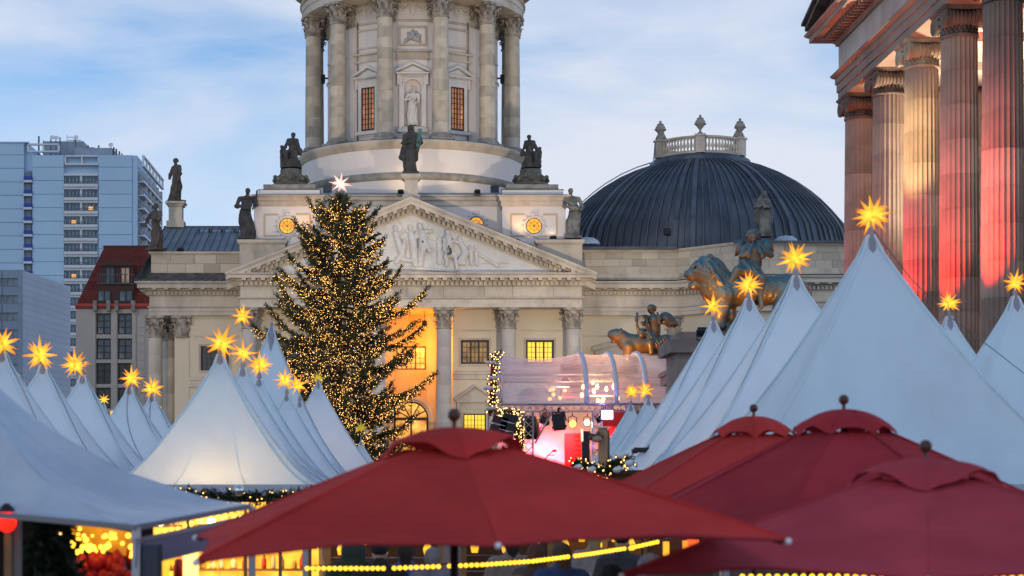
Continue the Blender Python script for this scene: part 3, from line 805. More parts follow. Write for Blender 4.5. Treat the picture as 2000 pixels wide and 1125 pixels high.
for s_ in (-1, 1):                                # arch spandrels in the face of the niche
    q = [(TX+s_*.62, yn-.03, nz1+.621)]+[(TX+s_*.62*math.cos(PI/2*i/8), yn-.03, nz1+.62*math.sin(PI/2*i/8)) for i in range(9)]
    ni.add(q, [(0, i+1, i+2) for i in range(8)])
ni.add([(TX-.62, yn-.1, nz0), (TX+.62, yn-.1, nz0), (TX+.62, yn+.5, nz0), (TX-.62, yn+.5, nz0)], [(0, 1, 2, 3)])
ni.obj('niche', WHITE_PLASTER, CH)
def on_tower(a): return Matrix.Translation((TX, TY, 0)) @ Matrix.Rotation(a, 4, 'Z') @ Matrix.Translation((0, -RW, 0))
def surround(a, win):
    """pedimented frame, upper cornice and panel of one bay"""
    m = on_tower(a); Yd = TY-RW; b = MB()
    def z(p): return wz(p, Yd)
    hwid = .62 if not win else .55
    zb, ztp = z(250), (z(166) if win else nz1+.62)
    e = .26
    if win:
        b.box(-hwid-e, -hwid, -.14, .06, zb-.05, ztp+e, m).box(hwid, hwid+e, -.14, .06, zb-.05, ztp+e, m).box(-hwid, hwid, -.14, .06, ztp, ztp+e, m)
    else:
        b.box(-hwid-.32, -hwid-.12, -.12, .06, zb-.05, z(146), m).box(hwid+.12, hwid+.32, -.12, .06, zb-.05, z(146), m)
        for k in range(16):
            t0, t1 = PI*k/16, PI*(k+1)/16
            b.prism([(rr*math.cos(t), nz1+rr*math.sin(t)) for rr, t in ((.62, t0), (.74, t0), (.74, t1), (.62, t1))], -.1, .05, m)
        b.box(-.74, -.62, -.1, .05, nz0, nz1, m).box(.62, .74, -.1, .05, nz0, nz1, m)
    b.box(-1.05, 1.05, -.2, .08, zb-.3, zb-.06, m)                    # sill
    zq = z(147) if win else z(145)
    b.box(-hwid-.3, hwid+.3, -.08, .07, ztp+e if win else z(150), zq, m)
    for s_ in (-1, 1): b.box(*sorted((s_*(hwid+.3), s_*(hwid+.48))), -.2, .06, zq-.75, zq, m)
    b.prism([(-1.2, zq), (1.2, zq), (1.2, zq+.1), (-1.2, zq+.1)], -.32, .06, m)
    zt2 = zq+.72
    b.prism([(-1.0, zq+.1), (1.0, zq+.1), (0, zt2-.12)], -.12, .06, m)
    for s_ in (-1, 1):
        p = [(s_*1.24, zq+.102), (0, zt2-.06), (0, zt2+.1), (s_*1.24, zq+.24)]
        b.prism(p if s_ < 0 else p[::-1], -.34, .05, m)
    b.obj('window_surround' if win else 'niche_surround', RELIEF, CH, fix=True)
    d = MB()
    for k in range(17): d.box(-1.05+k*.13-.035, -1.05+k*.13+.035, -.3, .0, zq-.09, zq-.002, m)
    stuff(d.obj('dentil', RELIEF, CH))
    # upper moulding and panel
    c = MB(); zc_ = z(98)
    c.box(-1.25, 1.25, -.1, .1, zc_-.62, zc_-.5, m).box(-1.2, 1.2, -.04, .1, zc_-.5, zc_-.12, m).box(-1.3, 1.3, -.2, .1, zc_-.12, zc_, m)
    c.obj('bay_moulding', STONE, CH, fix=True)
    c = MB(); p0, p1 = z(86), z(54); hw_ = .86
    c.box(-hw_-.12, -hw_, -.07, .1, p0-.12, p1+.12, m).box(hw_, hw_+.12, -.07, .1, p0-.12, p1+.12, m).box(-hw_, hw_, -.07, .1, p1, p1+.12, m).box(-hw_, hw_, -.07, .1, p0-.12, p0, m)
    c.obj('bay_panel', STONE, CH)
for a in (-60, -30, 0, 30, 60): surround(R(a), abs(a) == 30)
for a in (-30, 30):
    aa = R(a); zb, ztp = wz(250, TY-RW), wz(166, TY-RW)
    window(CH, -.55, .55, zb, ztp, 0, PANE_DIM, 4, 8, fr=.08, bar=.028, post=1, loc=(TX+math.sin(aa)*(RW+.135), TY-math.cos(aa)*(RW+.135), zb), rz=aa)
for z0, z1, o in ((ZB, ZB+.35, .08), (wz(42, TY-RW), wz(38, TY-RW), .07), (wz(14, TY-RW), wz(2, TY-RW), .06)):
    MB().lathe([(RW-.02, z0), (RW+o, z0), (RW+o, z1), (RW-.02, z1+.03)], (TX, TY, 0), 96, a0=-PI, a1=0, cap=False).obj('tower_moulding', STONE, CH)
# pilasters and half-capitals behind the columns
pil = MB().box(-.42, .42, -.1, .1, 0, zcap-ZB).mesh('pilaster', WHITE_PLASTER); pcap = MB()
cc = corinthian(.42, ZT-zcap); pcap.merge(cc, Matrix.Diagonal((1, .45, 1, 1)))
pcm = pcap.mesh('pilaster_capital', CAPITAL)
for k in (-75, -45, -15, 15, 45, 75):
    a = R(k); q = part('pilaster', CH, (TX+math.sin(a)*(RW+.02), TY-math.cos(a)*(RW+.02), ZB), a)
    o = link('shaft', pil); o.parent = q
    o = link('capital', pcm); o.parent = q; o.location = (0, -.08, zcap-ZB)
# relief garlands high between the capitals and the carved panel over the niche
for k in (-60, -30, 0, 30, 60):
    m = on_tower(R(k)); b = MB(); zz = wz(18, TY-RW)
    for s_ in (-1, 1): b.tube([m @ Vector((s_*(.25+.8*t), -.05, zz+.3-.5*math.sin(PI*t)*.6-.1*t)) for t in [i/8 for i in range(9)]], .07, 6)
    b.lathe([(.001, .09), (.2, .07), (.26, 0)], (0, 0, 0), 12, m=m @ Matrix.Translation((0, -.02, zz)) @ Matrix.Rotation(PI/2, 4, 'X'), sx=1, sy=1.5, cap=False)
    b.obj('garland', RELIEF, CH)
b = MB(); m = on_tower(0); zz = wz(70, TY-RW)
rng = random.Random(3)
for (x, z, r) in ((0, .32, .14), (-.02, .1, .24), (-.2, -.12, .2), (.15, -.18, .22), (-.42, -.3, .16), (.38, -.25, .2), (.46, .0, .15), (-.3, .16, .12), (.26, .22, .12), (.5, -.38, .12), (-.55, -.42, .1)):
    b.ball(m @ Vector((x, -.02, zz+z)), r, 9, 6)
b.obj('carved_panel', mat('grey_carved_panel', (.45, .45, .46), (.33, .33, .34), rough=.9), CH)
# tower entablature: soffit ring and first mouldings (the rest lies above the picture)
rE = RC+.62
MB().lathe([(RW, ZT+.06), (RC-.6, ZT+.02), (RC-.6, ZT), (rE, ZT), (rE, ZT+.5), (rE+.06, ZT+.52), (rE+.06, ZT+.95), (rE+.2, ZT+1.0), (rE+.2, ZT+1.1), (rE, ZT+1.12), (rE, ZT+2.1), (rE+.3, ZT+2.3), (rE+.9, ZT+2.35), (rE+.95, ZT+2.8), (rE*.5, ZT+3.0), (.01, ZT+3.1)], (TX, TY, 0), 96, smooth=False, cap=False).obj('tower_entablature', STONE, CH)
# lamps fixed on the wall of the tower
for a in (-82, 82):
    m = on_tower(R(a)); MB().box(-.3, .3, -.75, -.3, wz(168, TY), wz(153, TY), m).box(-.04, .04, -.3, .05, wz(160, TY), wz(157, TY), m).obj('wall_box', DARK, CH)
for px in (640, 966):
    MB().box(wx(px-8, 119), wx(px+8, 119), 118.6, 119.1, wz(381, 119), wz(364, 119)).obj('equipment_box', mat('dark_blue_box', (.03, .045, .07), rough=.5), CH)
# downpipes
for a in (-45, 45):
    m = on_tower(R(a*.98)); s_ = -1 if a < 0 else 1
    MB().tube([m @ Vector((s_*-.62, -.08, ZB)), m @ Vector((s_*-.62, -.08, ZT-1.2))], .05, 6).obj('downpipe', ZINC, CH)

# ------------------------------------------------------------------ wings left and right of the portico
YWG = 120.0
def zw(p): return wz(p, YWG)
def wing_entablature(pts, name_parent, left):
    e = MB()
    e.sweep([(-.4, zw(616)), (0, zw(616)), (0, zw(609)), (.04, zw(608.5)), (.04, zw(602)), (.12, zw(600.5)), (.14, zw(598.5)), (0, zw(597.5)), (0, zw(578)), (.1, zw(577)), (.1, zw(568)), (.28, zw(567.5)), (.28, zw(565)), (.74, zw(564.6)), (.74, zw(558)), (.9, zw(554)), (.9, zw(552)), (-.4, zw(549))], pts)
    e.obj('entablature', STONE, CH, fix=True)
    d = MB(); dentils(d, pts, .15, .13, .09, .26, zw(576), zw(569)); stuff(d.obj('dentil', STONE, CH, fix=True))
    d = MB(); dentils(d, pts, .28, .48, .27, .7, zw(567.3), zw(564.6)-.003); stuff(d.obj('modillion', STONE, CH, fix=True))
XL = wx(292, YWG); XI = wx(467, YWG)
lp = [(XL, YWG+9), (XL, YWG), (XI+.5, YWG)]
wing_entablature(lp, CH, True)
# left wing wall, column and pilaster
wl = MB(); hwn = [hw(391, 446, 675, 723, YWG)]
xpil = wx(343, YWG)
holed_wall(wl, xpil, XI+.6, 0, zw(616), YWG+.35, hwn); wl.add([(xpil, YWG+.35, 0), (xpil, YWG+.35, zw(616)), (xpil, YWG+6, zw(616)), (xpil, YWG+6, 0)], [(0, 1, 2, 3)])
wl.obj('wall', PLASTER, CH)
h = hwn[0]; window(CH, h[0], h[1], h[2], h[3], YWG+.5, PANE_DARK, 6, 4, post=2, fr=.1)
q = MB(); e = .14; y0 = YWG+.3
q.box(h[0]-e, h[0], y0, y0+.05, h[2]-e, h[3]+e).box(h[1], h[1]+e, y0, y0+.05, h[2]-e, h[3]+e).box(h[0], h[1], y0, y0+.05, h[3], h[3]+e).box(h[0], h[1], y0, y0+.05, h[2]-e, h[2])
q.obj('window_surround', STONE, CH)
sc2 = [(0, zw(757)), (.08, zw(756)), (.08, zw(744)), (.14, zw(742)), (.14, zw(737)), (0, zw(735))]
MB().sweep(sc2, [(wx(368, YWG), YWG+.35), (XI+.4, YWG+.35)]).obj('string_course', STONE, CH, fix=True)
MB().sweep([(0, zw(657.5)), (.04, zw(657)), (.04, zw(655)), (0, zw(654.5))], [(wx(378, YWG), YWG+.35), (XI+.4, YWG+.35)]).obj('string_course', STONE, CH, fix=True)
drums_base = .4
wd_ = drum_meshes(9, .52, zw(657)-1.2-.4, STONE, taper=.1)
wcap = corinthian(.5, zw(616)-zw(657)).mesh('capital', CAPITAL)
for px, yy in ((304, YWG+.6), (330, YWG+3.4), (312, YWG+5.0)):
    column(CH, wx(px, yy), yy, 1.2, wd_, base_me, wcap, zw(657))
pl = part('pilaster', CH, (wx(354, YWG), YWG+.28, 0))
o = MB().box(-.5, .5, 0, .3, 0, zw(657)).obj('shaft', PLASTER); o.parent = pl
o = link('capital', MB().merge(corinthian(.5, zw(616)-zw(657)), Matrix.Diagonal((1, .6, 1, 1))).mesh('capital', CAPITAL)); o.parent = pl; o.location = (0, .1, zw(657))
MB().box(XL-.3, XI, YWG-.3, YWG+9, 0, 1.2).obj('plinth', STONE, CH)
# attic of the left wing in cut stones, under a sheet-metal roof
ax0, ax1 = wx(295, YWG+.6), wx(470, YWG+.6); YT = YWG+.6
for z0, z1, n_ in ((zw(531), zw(513), 5), (zw(513), zw(495), 4)): stone_row(CH, (ax0, YT), (ax1, YT), z0, z1, .4, n_, STONE_OLD, .01)
MB().box(ax0+.05, ax1, YT+.1, YT+6, zw(548), zw(494)).obj('attic_wall', STONE_OLD, CH)
MB().sweep([(-.1, zw(496)), (.06, zw(495)), (.16, zw(492)), (.18, zw(489.5)), (-.1, zw(489))], [(ax0, YT+6), (ax0, YT), (ax1, YT)]).obj('attic_cornice', STONE, CH, fix=True)
MB().box(ax0-.05, ax1, YT-.12, YT, zw(545), zw(535)).box(ax0-.03, ax1, YT-.06, YT, zw(535), zw(531)).obj('attic_foot', STONE_DARK, CH)
sk = MB()
def metal_strip(mb, p00, p10, p11, p01, n, up=.06):
    """a sloped sheet-metal plane with standing seams as separate strips"""
    p00, p10, p11, p01 = map(Vector, (p00, p10, p11, p01))
    for i in range(n):
        a, b = i/n, (i+1)/n
        yield [p00.lerp(p10, a), p00.lerp(p10, b), p01.lerp(p11, b), p01.lerp(p11, a)]
def metal_roof(parent, p00, p10, p11, p01, n, mtl):
    for i, q in enumerate(metal_strip(None, p00, p10, p11, p01, n)):
        nrm = (q[1]-q[0]).cross(q[3]-q[0]).normalized()
        b = MB(); b.add(q, [(0, 1, 2, 3)])
        t = .03; b.add([q[0]-nrm*.02, q[3]-nrm*.02, q[3]+nrm*.07, q[0]+nrm*.07], [(0, 1, 2, 3)])
        e = (q[1]-q[0]).normalized()*.035
        b.add([q[0]+nrm*.07, q[3]+nrm*.07, q[3]+nrm*.07+e, q[0]+nrm*.07+e], [(0, 1, 2, 3)]); b.add([q[0]+nrm*.07+e, q[3]+nrm*.07+e, q[3]+e, q[0]+e], [(0, 1, 2, 3)])
        b.obj('roof_sheet', mtl, parent, fix=False)
metal_roof(CH, (wx(268, YWG-.9), YWG-.85, zw(551.5)), (wx(467, YWG), YWG-.85, zw(551.5)), (ax1, YT-.1, zw(543)), (ax0, YT-.1, zw(543)), 12, ZINC)
metal_roof(CH, (ax0-.1, YT+.1, zw(489.5)), (ax1+.3, YT+.1, zw(489.5)), (ax1+.3, YT+6.0, wz(443, YT+6)), (wx(322, YT+6), YT+6.0, wz(443, YT+6)), 13, ZINC)
metal_roof(CH, (ax0-1.2, YT+10, zw(551)), (ax0-1.0, YT-1.4, zw(551)), (ax0-.05, YT+.1, zw(491)), (wx(322, YT+6), YT+6.0, wz(443, YT+6)), 8, ZINC)
MB().box(wx(320, YT+6), ax1+.3, YT+5.9, YT+6.4, wz(444, YT+6)-.1, wz(441.5, YT+6)).obj('roof_ridge', LEAD, CH)
for i in range(4):
    px0 = 389+i*24; d_ = YT+4.6
    sk = part('skylight', CH, (wx(px0+9, d_), d_-.2, wz(458, d_)))
    wd = 18/F*d_; sl_ = 1.25
    o = MB().box(-wd/2-.06, wd/2+.06, 0, .08, -.05, .02).box(-wd/2-.06, -wd/2, .0, .9, .0, .45).box(wd/2, wd/2+.06, .0, .9, .0, .45).obj('frame', LEAD); o.parent = sk
    o = MB().add([(-wd/2, .02, .03), (wd/2, .02, .03), (wd/2, .8, .43), (-wd/2, .8, .43)], [(0, 1, 2, 3)]).obj('pane', mat('sky_glass', (.3, .4, .5), rough=.03, metal=.9)); o.parent = sk
# pedestal on the left roof
d_ = YT+6.2
pe = MB(); cx = wx(344, d_); s_ = d_/F
pe.box(cx-17*s_, cx+17*s_, d_-.6, d_+.6, wz(446, d_), wz(433, d_)).box(cx-13*s_, cx+13*s_, d_-.45, d_+.45, wz(433, d_), wz(404, d_)).box(cx-19*s_, cx+19*s_, d_-.68, d_+.68, wz(400, d_), wz(395.5, d_))
pe.box(cx-16*s_, cx+16*s_, d_-.56, d_+.56, wz(404, d_), wz(400, d_)); pe.obj('roof_pedestal', STONE_OLD, CH)
PED_LEFT = Vector((cx, d_, wz(395.5, d_)))

# right wing: plan bends forward in the middle
R0 = (wx(1137, YWG)-.5, YWG); R1 = (wx(1325, YWG), YWG); R2 = (wx(1435, 116.7), 116.7); R3 = (wx(1700, 116.7), 116.7)
HALL = thing('domed_hall', 'stone church hall with wide dark ribbed dome and balustrade crown', 'church hall', (22, 130, 0), world=True)
CHs, CH = CH, HALL
rpts = [R0, R1, R2, R3]
wing_entablature(rpts, CH, False)
def off(p, dy): return (p[0], p[1]+dy)
apts = [off(p, .6) for p in rpts]
for a, b, n_ in zip(apts, apts[1:], (6, 4, 8)):
    for z0, z1, k in ((zw(533), zw(518), 0), (zw(518), zw(504), 1), (zw(504), zw(490), 0)):
        stone_row(CH, a, b, z0, z1, .4, n_+k, STONE_OLD, .012)
wq = MB(); wq.slab([off(p, .65) for p in rpts]+[off(R3, 8), off(R0, 8)], zw(552), zw(489)); wq.obj('attic_wall', STONE_OLD, CH, fix=True)
MB().sweep([(-.1, zw(491)), (.06, zw(490)), (.14, zw(487)), (.16, zw(484.5)), (-.1, zw(484))], apts).obj('attic_cornice', STONE, CH, fix=True)
MB().sweep([(-.05, zw(546)), (.14, zw(545)), (.14, zw(541)), (.05, zw(540)), (.05, zw(533)), (-.05, zw(532.5))], apts).obj('attic_foot', STONE_OLD, CH, fix=True)
MB().sweep([(-.05, zw(549)), (.7, zw(549.5)), (.7, zw(548.5)), (-.05, zw(545.5))], apts).obj('ledge_sheet', LEAD, CH, fix=True)
wq = MB(); wq.slab([off(R0, .35), off(R1, .35), off(R2, .35), off(R3, .35), off(R3, 8), off(R0, 8)], 0, zw(615)); wq.obj('wall', PLASTER, CH, fix=True)
MB().sweep([(0, zw(657.5)), (.04, zw(657)), (.04, zw(654.5)), (0, zw(654))], [off(p, .35) for p in rpts]).obj('string_course', STONE, CH, fix=True)
MB().sweep(sc2, [off(p, .35) for p in rpts]).obj('string_course', STONE, CH, fix=True)
MB().box(R0[0], R1[0]-.1, YWG+.1, YWG+8, zw(486), zw(481)).obj('gutter', LEAD, CH)
MB().box(R2[0], R3[0], 116.9, YWG+8, zw(486), zw(482)).obj('gutter', LEAD, CH)
# pilasters on the right wing, and the pedimented window hood that shows above the stage roof
for px in (1318, 1600):
    y_ = YWG+.25 if px < 1400 else 116.95
    pl = part('pilaster', CH, (wx(px, y_), y_, 0))
    o = MB().box(-.5, .5, 0, .3, 0, zw(657)).obj('shaft', PLASTER); o.parent = pl
    o = link('capital', MB().merge(corinthian(.5, zw(616)-zw(657)), Matrix.Diagonal((1, .6, 1, 1))).mesh('capital', CAPITAL)); o.parent = pl; o.location = (0, .1, zw(657))
h_ = MB(); cx = wx(1250, YWG); zb, zt_ = zw(686), zw(657)
h_.prism([(cx-3.1, zb), (cx+3.1, zb), (cx+3.1, zb+.2), (cx, zt_-.1), (cx-3.1, zb+.2)], YWG+.1, YWG+.36)
for s_ in (-1, 1):
    p = [(cx+s_*3.3, zb+.02), (cx, zt_-.2), (cx, zt_+.12), (cx+s_*3.3, zb+.3)]
    h_.prism(p if s_ < 0 else p[::-1], YWG-.15, YWG+.35)
h_.box(cx-3.1, cx+3.1, YWG-.1, YWG+.35, zb-.25, zb); h_.obj('window_hood', STONE, CH, fix=True)
# the dome
DX, DY = wx(1367, 140), 140.0
prof = [(12.35, 19.0), (12.3, 20.4), (11.78, 22.2), (11.2, 23.1), (10.45, 24.0), (9.65, 24.85), (8.8, 25.6), (7.7, 26.42), (6.4, 27.2), (5.1, 27.8), (3.95, 28.2)]
MB().lathe(prof, (DX, DY, 0), 128, cap=False).obj('dome', LEAD, CH)
seam = MB()
def seam_mesh(wd, hh):
    b = MB(); vs = []
    for r, z in prof:
        for yy, dr in ((-wd, 0), (-wd, hh), (wd, hh), (wd, 0)): vs.append((r+dr-.01, yy, z+dr*.5))
    n = len(prof)
    b.add(vs, [(j*4+i, j*4+i+1, (j+1)*4+i+1, (j+1)*4+i) for j in range(n-1) for i in range(3)])
    return b.mesh('roof_seam', LEAD)
s1, s2 = seam_mesh(.045, .13), seam_mesh(.17, .2)
for k in range(110):
    a = 2*PI*k/110
    if math.sin(a) > .25: continue
    o = link('roof_seam', s2 if k % 11 in (0, 2) else s1, CH); o.location += Vector((DX, DY, 0)); o.rotation_euler = (0, 0, a+random.uniform(-.006, .006))
# dormer hatches, roof lights
for px, py in ((1302, 452), (1450, 450), (1466, 449)):
    d_ = DY-11.3; MB().box(wx(px-5, d_), wx(px+5, d_), d_-.25, d_+1.5, wz(py+6, d_), wz(py-6, d_)).obj('roof_hatch', DARK, CH)
for px, py, d_, r_ in ((1146, 471, 122, .95), (1534, 468, 119, .85)):
    MB().lathe([(r_, 0), (r_, .12), (r_*.9, .3), (r_*.6, .5), (.01, .6)], (wx(px, d_), d_, wz(py+6, d_)-.1), 20).obj('roof_light', mat('roof_light_dome', (.35, .42, .5), rough=.15, spec=.8), CH)
# crown of the dome
MB().lathe([(4.0, 27.9), (4.05, 28.2), (4.0, 28.6), (3.75, 28.75), (.01, 28.8)], (DX, DY, 0), 48, cap=False).obj('crown_base', LEAD, CH)
rb, zb, zr = 3.6, 28.75, 30.15
hexa = [R(-90-9+60*k) for k in range(6)]
bal = MB().lathe([(.13, 0), (.13, .08), (.07, .12), (.06, .2), (.13, .42), (.12, .52), (.06, .8), (.09, .9), (.12, 1.0), (.12, 1.08)], seg=10).mesh('baluster', STONE)
urn = MB().lathe([(.24, 0), (.24, .1), (.1, .2), (.08, .36), (.14, .44), (.34, .7), (.4, .95), (.36, 1.08), (.24, 1.14), (.3, 1.22), (.2, 1.3), (.08, 1.36), (.12, 1.46), (.01, 1.56)], seg=16)
for k in range(8):
    a = 2*PI*k/8; urn.ball((math.cos(a)*.38, math.sin(a)*.38, .82), .1, 6, 4)
urn_me = urn.mesh('urn', STONE_GREY)
corners = [Vector((DX+math.cos(a)*rb, DY+math.sin(a)*rb, 0)) for a in hexa]
for i in range(6):
    a, b = corners[i], corners[(i+1) % 6]; t = (b-a).normalized(); n_ = Vector((t.y, -t.x, 0)); ang = math.atan2(t.y, t.x)
    out_ = math.atan2(a.y-DY, a.x-DX)
    mm = Matrix.Translation((a.x, a.y, 0)) @ Matrix.Rotation(out_, 4, 'Z')
    MB().box(-.34, .34, -.36, .36, zb, zr-.12, mm).box(-.42, .42, -.44, .44, zr-.12, zr+.04, mm).obj('balustrade_pier', STONE, CH)
    o = link('urn', urn_me, CH); o.location += Vector((a.x, a.y, zr+.04))
    for k in range(11):
        p = a.lerp(b, (k+1.5)/13); p = p+n_*0
        bow = .35*math.sin(PI*(k+1.5)/13); p += Vector((math.cos((hexa[i]+hexa[(i+1) % 6]+(2*PI if i == 5 else 0))/2), math.sin((hexa[i]+hexa[(i+1) % 6]+(2*PI if i == 5 else 0))/2), 0))*bow
        o = link('baluster', bal, CH); o.location += Vector((p.x, p.y, zb+.16))
    mid = (hexa[i]+hexa[(i+1) % 6]+(2*PI if i == 5 else 0))/2
    path = []
    for k in range(9):
        p = a.lerp(b, k/8); bow = .35*math.sin(PI*k/8); path.append((p.x+math.cos(mid)*bow, p.y+math.sin(mid)*bow))
    for z0, z1, e in ((zb, zb+.16, .16), (zr-.18, zr-.02, .18)):
        MB().sweep([(-e, z0), (e, z0), (e, z1), (-e, z1), (-e, z0)], path).obj('balustrade_rail', STONE, CH, fix=True)
MB().tube([(DX-4.15, DY-1.5, 26.4), (DX-3.75, DY-1.2, 30.1)], .05, 6).obj('ladder_rail', ALU, CH)
for s_ in (1,): MB().tube([(DX-math.cos(R(12))*(r+.25), DY-math.sin(R(12))*(r+.25), z+.25) for r, z in prof[2:]], .05, 6).obj('ladder_rail', ALU, CH)
CH = CHs
# ================================================================== the theatre portico on the right, lit in red
RED_SAND = mat('theatre_sandstone', (0.40, 0.30, 0.25), (0.20, 0.155, 0.135), scale=.5, rough=.85, bump=.2, bscale=8, rnd=.28, contrast=(.4, .75))
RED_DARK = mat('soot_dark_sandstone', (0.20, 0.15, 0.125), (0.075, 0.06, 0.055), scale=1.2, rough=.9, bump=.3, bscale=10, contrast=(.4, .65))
PALE_SAND = mat('pale_sandstone', (0.62, 0.53, 0.48), (0.46, 0.39, 0.35), scale=.8, rough=.85, rnd=.1, streak=1)
TH = thing('theatre_portico', 'theatre portico of tall fluted ionic columns lit red from below', 'theatre', (17.3, 57, 0), world=True)
XC, ZF, ZS, ZC = 17.3, 5.4, 16.75, 17.62
col_y = [67.1-4.05*k for k in range(6)]
drums_base = .5
fd = drum_meshes(10, .62, ZS-ZF-.5, RED_SAND, flutes=24, taper=.13)
fbase = MB().lathe([(.85, 0), (.88, .1), (.84, .2), (.7, .25), (.72, .32), (.8, .36), (.76, .46), (.66, .5)], seg=32).mesh('base', RED_SAND)
def ionic():
    """neck band with carving, egg moulding, two scrolled bolsters (axis along x) and abacus; foot z=0"""
    h = ZC-ZS; b = MB(); r = .545
    b.lathe([(r*1.0, -.06), (r*1.1, -.03), (r*1.1, .03), (r*.98, .05), (r*.98, .40), (r*1.05, .43), (r*1.22, .55), (r*1.0, .6)], seg=32)
    rng = random.Random(5)
    for j in range(3):
        for k in range(22):
            a = 2*PI*(k+.5*(j % 2))/22
            b.ball((math.cos(a)*r*.99, math.sin(a)*r*.99, .11+j*.11), .055, 5, 4)
    for s_ in (-1, 1):
        m = Matrix.Translation((0, s_*.50, .50)) @ Matrix.Rotation(PI/2, 4, 'Y')
        b.lathe([(.02, -.66), (.20, -.665), (.31, -.66), (.33, -.6), (.29, -.56), (.27, -.46), (.22, -.2), (.2, 0), (.22, .2), (.27, .46), (.29, .56), (.33, .6), (.31, .66), (.2, .665), (.02, .66)], (0, 0, 0), 18, m=m, cap=False)
        for k in range(9):
            x = -.5+k*.125; rr = .225+.06*abs(x)/.5
            b.tube([(x, s_*.50+math.cos(t)*rr*s_, .50+math.sin(t)*rr) for t in [-2.0+i*.5 for i in range(8)]], .03, 4)
        for e in (-1, 1):
            mm = Matrix.Translation((e*.66, s_*.5, .5)) @ Matrix.Rotation(PI/2, 4, 'Y')
            b.tube([mm @ Vector((math.cos(t)*(.3-.024*t), math.sin(t)*(.3-.024*t), 0)) for t in [i*.5 for i in range(22)]], .03, 4)
    b.box(-.66, .66, -.42, .42, .62, .74)
    b.box(-.7, .7, -.72, .72, .74, .80).box(-.74, .74, -.76, .76, .80, ZC-ZS)
    return b
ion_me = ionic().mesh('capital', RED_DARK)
cap_yellow = ion_me.copy(); cap_yellow.materials.clear(); cap_yellow.materials.append(mat('yellow_lit_capital_stone', (.46, .40, .30), (.24, .20, .15), scale=1.5, rough=.9, bump=.3, bscale=10))  # paler copy: the yellow light on this capital is put into its colour
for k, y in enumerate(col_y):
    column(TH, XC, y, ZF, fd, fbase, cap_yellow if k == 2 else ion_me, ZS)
# entablature along the row; path runs south to north so that "out" faces the square
XF = XC-.66; YS, YN = 67.85, 40.0
ep = [(XC+6, YS), (XF, YS), (XF, YN)]
ep = ep[::-1]
def tz(py, d=67.6): return wz(py, d)
def swl(prof, path, name, mtl, fix=True):
    MB().sweep(prof, path).obj(name, mtl, TH, fix=fix)
pathT = [(XF, YN), (XF, YS), (XC+6, YS)][::-1]
pathT = [(p[0], p[1]) for p in pathT]
def outT(prof): return prof
zA, zB, zC_, zD = ZC, 18.62, 19.75, 20.42
# travelling from the far end (south) to the near end the square lies on the right-hand side -> flip by reversing
pt = [(XC+6, YS), (XF, YS), (XF, YN)]
def side(pts):
    a, b = Vector(pts[1]), Vector(pts[2]); t = (b-a).normalized(); return Vector((t.y, -t.x)).x
if side(pt) > 0: pt = pt[::-1]
MB().sweep([(-1.3, zA), (0, zA), (0, zA+.3), (.05, zA+.31), (.05, zA+.62), (.1, zA+.63), (.1, zB-.14), (.2, zB-.1), (.26, zB-.02), (.26, zB), (0, zB+.03), (-1.3, zB)], pt).obj('architrave', RED_SAND, TH, fix=True)
a, b = (XF, YS), (XF, YN)
if side([None, a, b] if False else [pt[0], a, b]) > 0: pass
n_bl = 9
for i in range(n_bl):
    y0 = YS-(YS-YN)*i/n_bl; y1 = YS-(YS-YN)*(i+1)/n_bl
    MB().box(XF+.02-random.uniform(0, .012), XF+1.2, y1+.008, y0-.008, zB+.035, zC_-.002).obj('stone_block', PALE_SAND, TH)
MB().box(XF+1.2, XC+6, YS-.7, YS-.02, zB+.03, zC_).obj('frieze_end', PALE_SAND, TH)
MB().sweep([(-1.0, zC_), (.08, zC_), (.1, zC_+.1), (.16, zC_+.12), (.16, zC_+.3), (.45, zC_+.33), (.92, zC_+.34), (.92, zC_+.52), (1.05, zC_+.6), (1.1, zC_+.68), (-1.0, zC_+.7)], pt).obj('cornice', RED_SAND, TH, fix=True)
dn = MB(); dentils(dn, pt, .2, .2, .15, .6, zC_+.13, zC_+.3); stuff(dn.obj('dentil', RED_SAND, TH, fix=True))
# end of the pediment above
zP = zC_+.7; yS = YS+1.1; slp = .235
def pedi(o, lo, hi, name, mtl, x_in=3.0):
    m = MB(); n = 12
    y1 = 56.9
    vs = []
    for xx in (XF-o, XF+x_in):
        for yy in (yS, y1):
            for dz in (lo, hi): vs.append((xx, yy, zP+dz+(yS-yy)*slp))
    m.add(vs, [(0, 1, 3, 2), (4, 6, 7, 5), (0, 2, 6, 4), (1, 5, 7, 3), (0, 4, 5, 1), (2, 3, 7, 6)]); m.obj(name, mtl, TH, fix=True)
pedi(.6, .0, .16, 'raking_cornice', RED_DARK); pedi(1.05, .162, .36, 'raking_cornice', RED_DARK); pedi(1.2, .362, .46, 'raking_roof', LEAD)
m = MB(); m.add([(XF+.1, yS-1.0, zP), (XF+.1, 56.9, zP), (XF+.1, 56.9, zP+(yS-56.9)*slp)], [(0, 2, 1)]); m.obj('tympanum', PALE_SAND, TH)
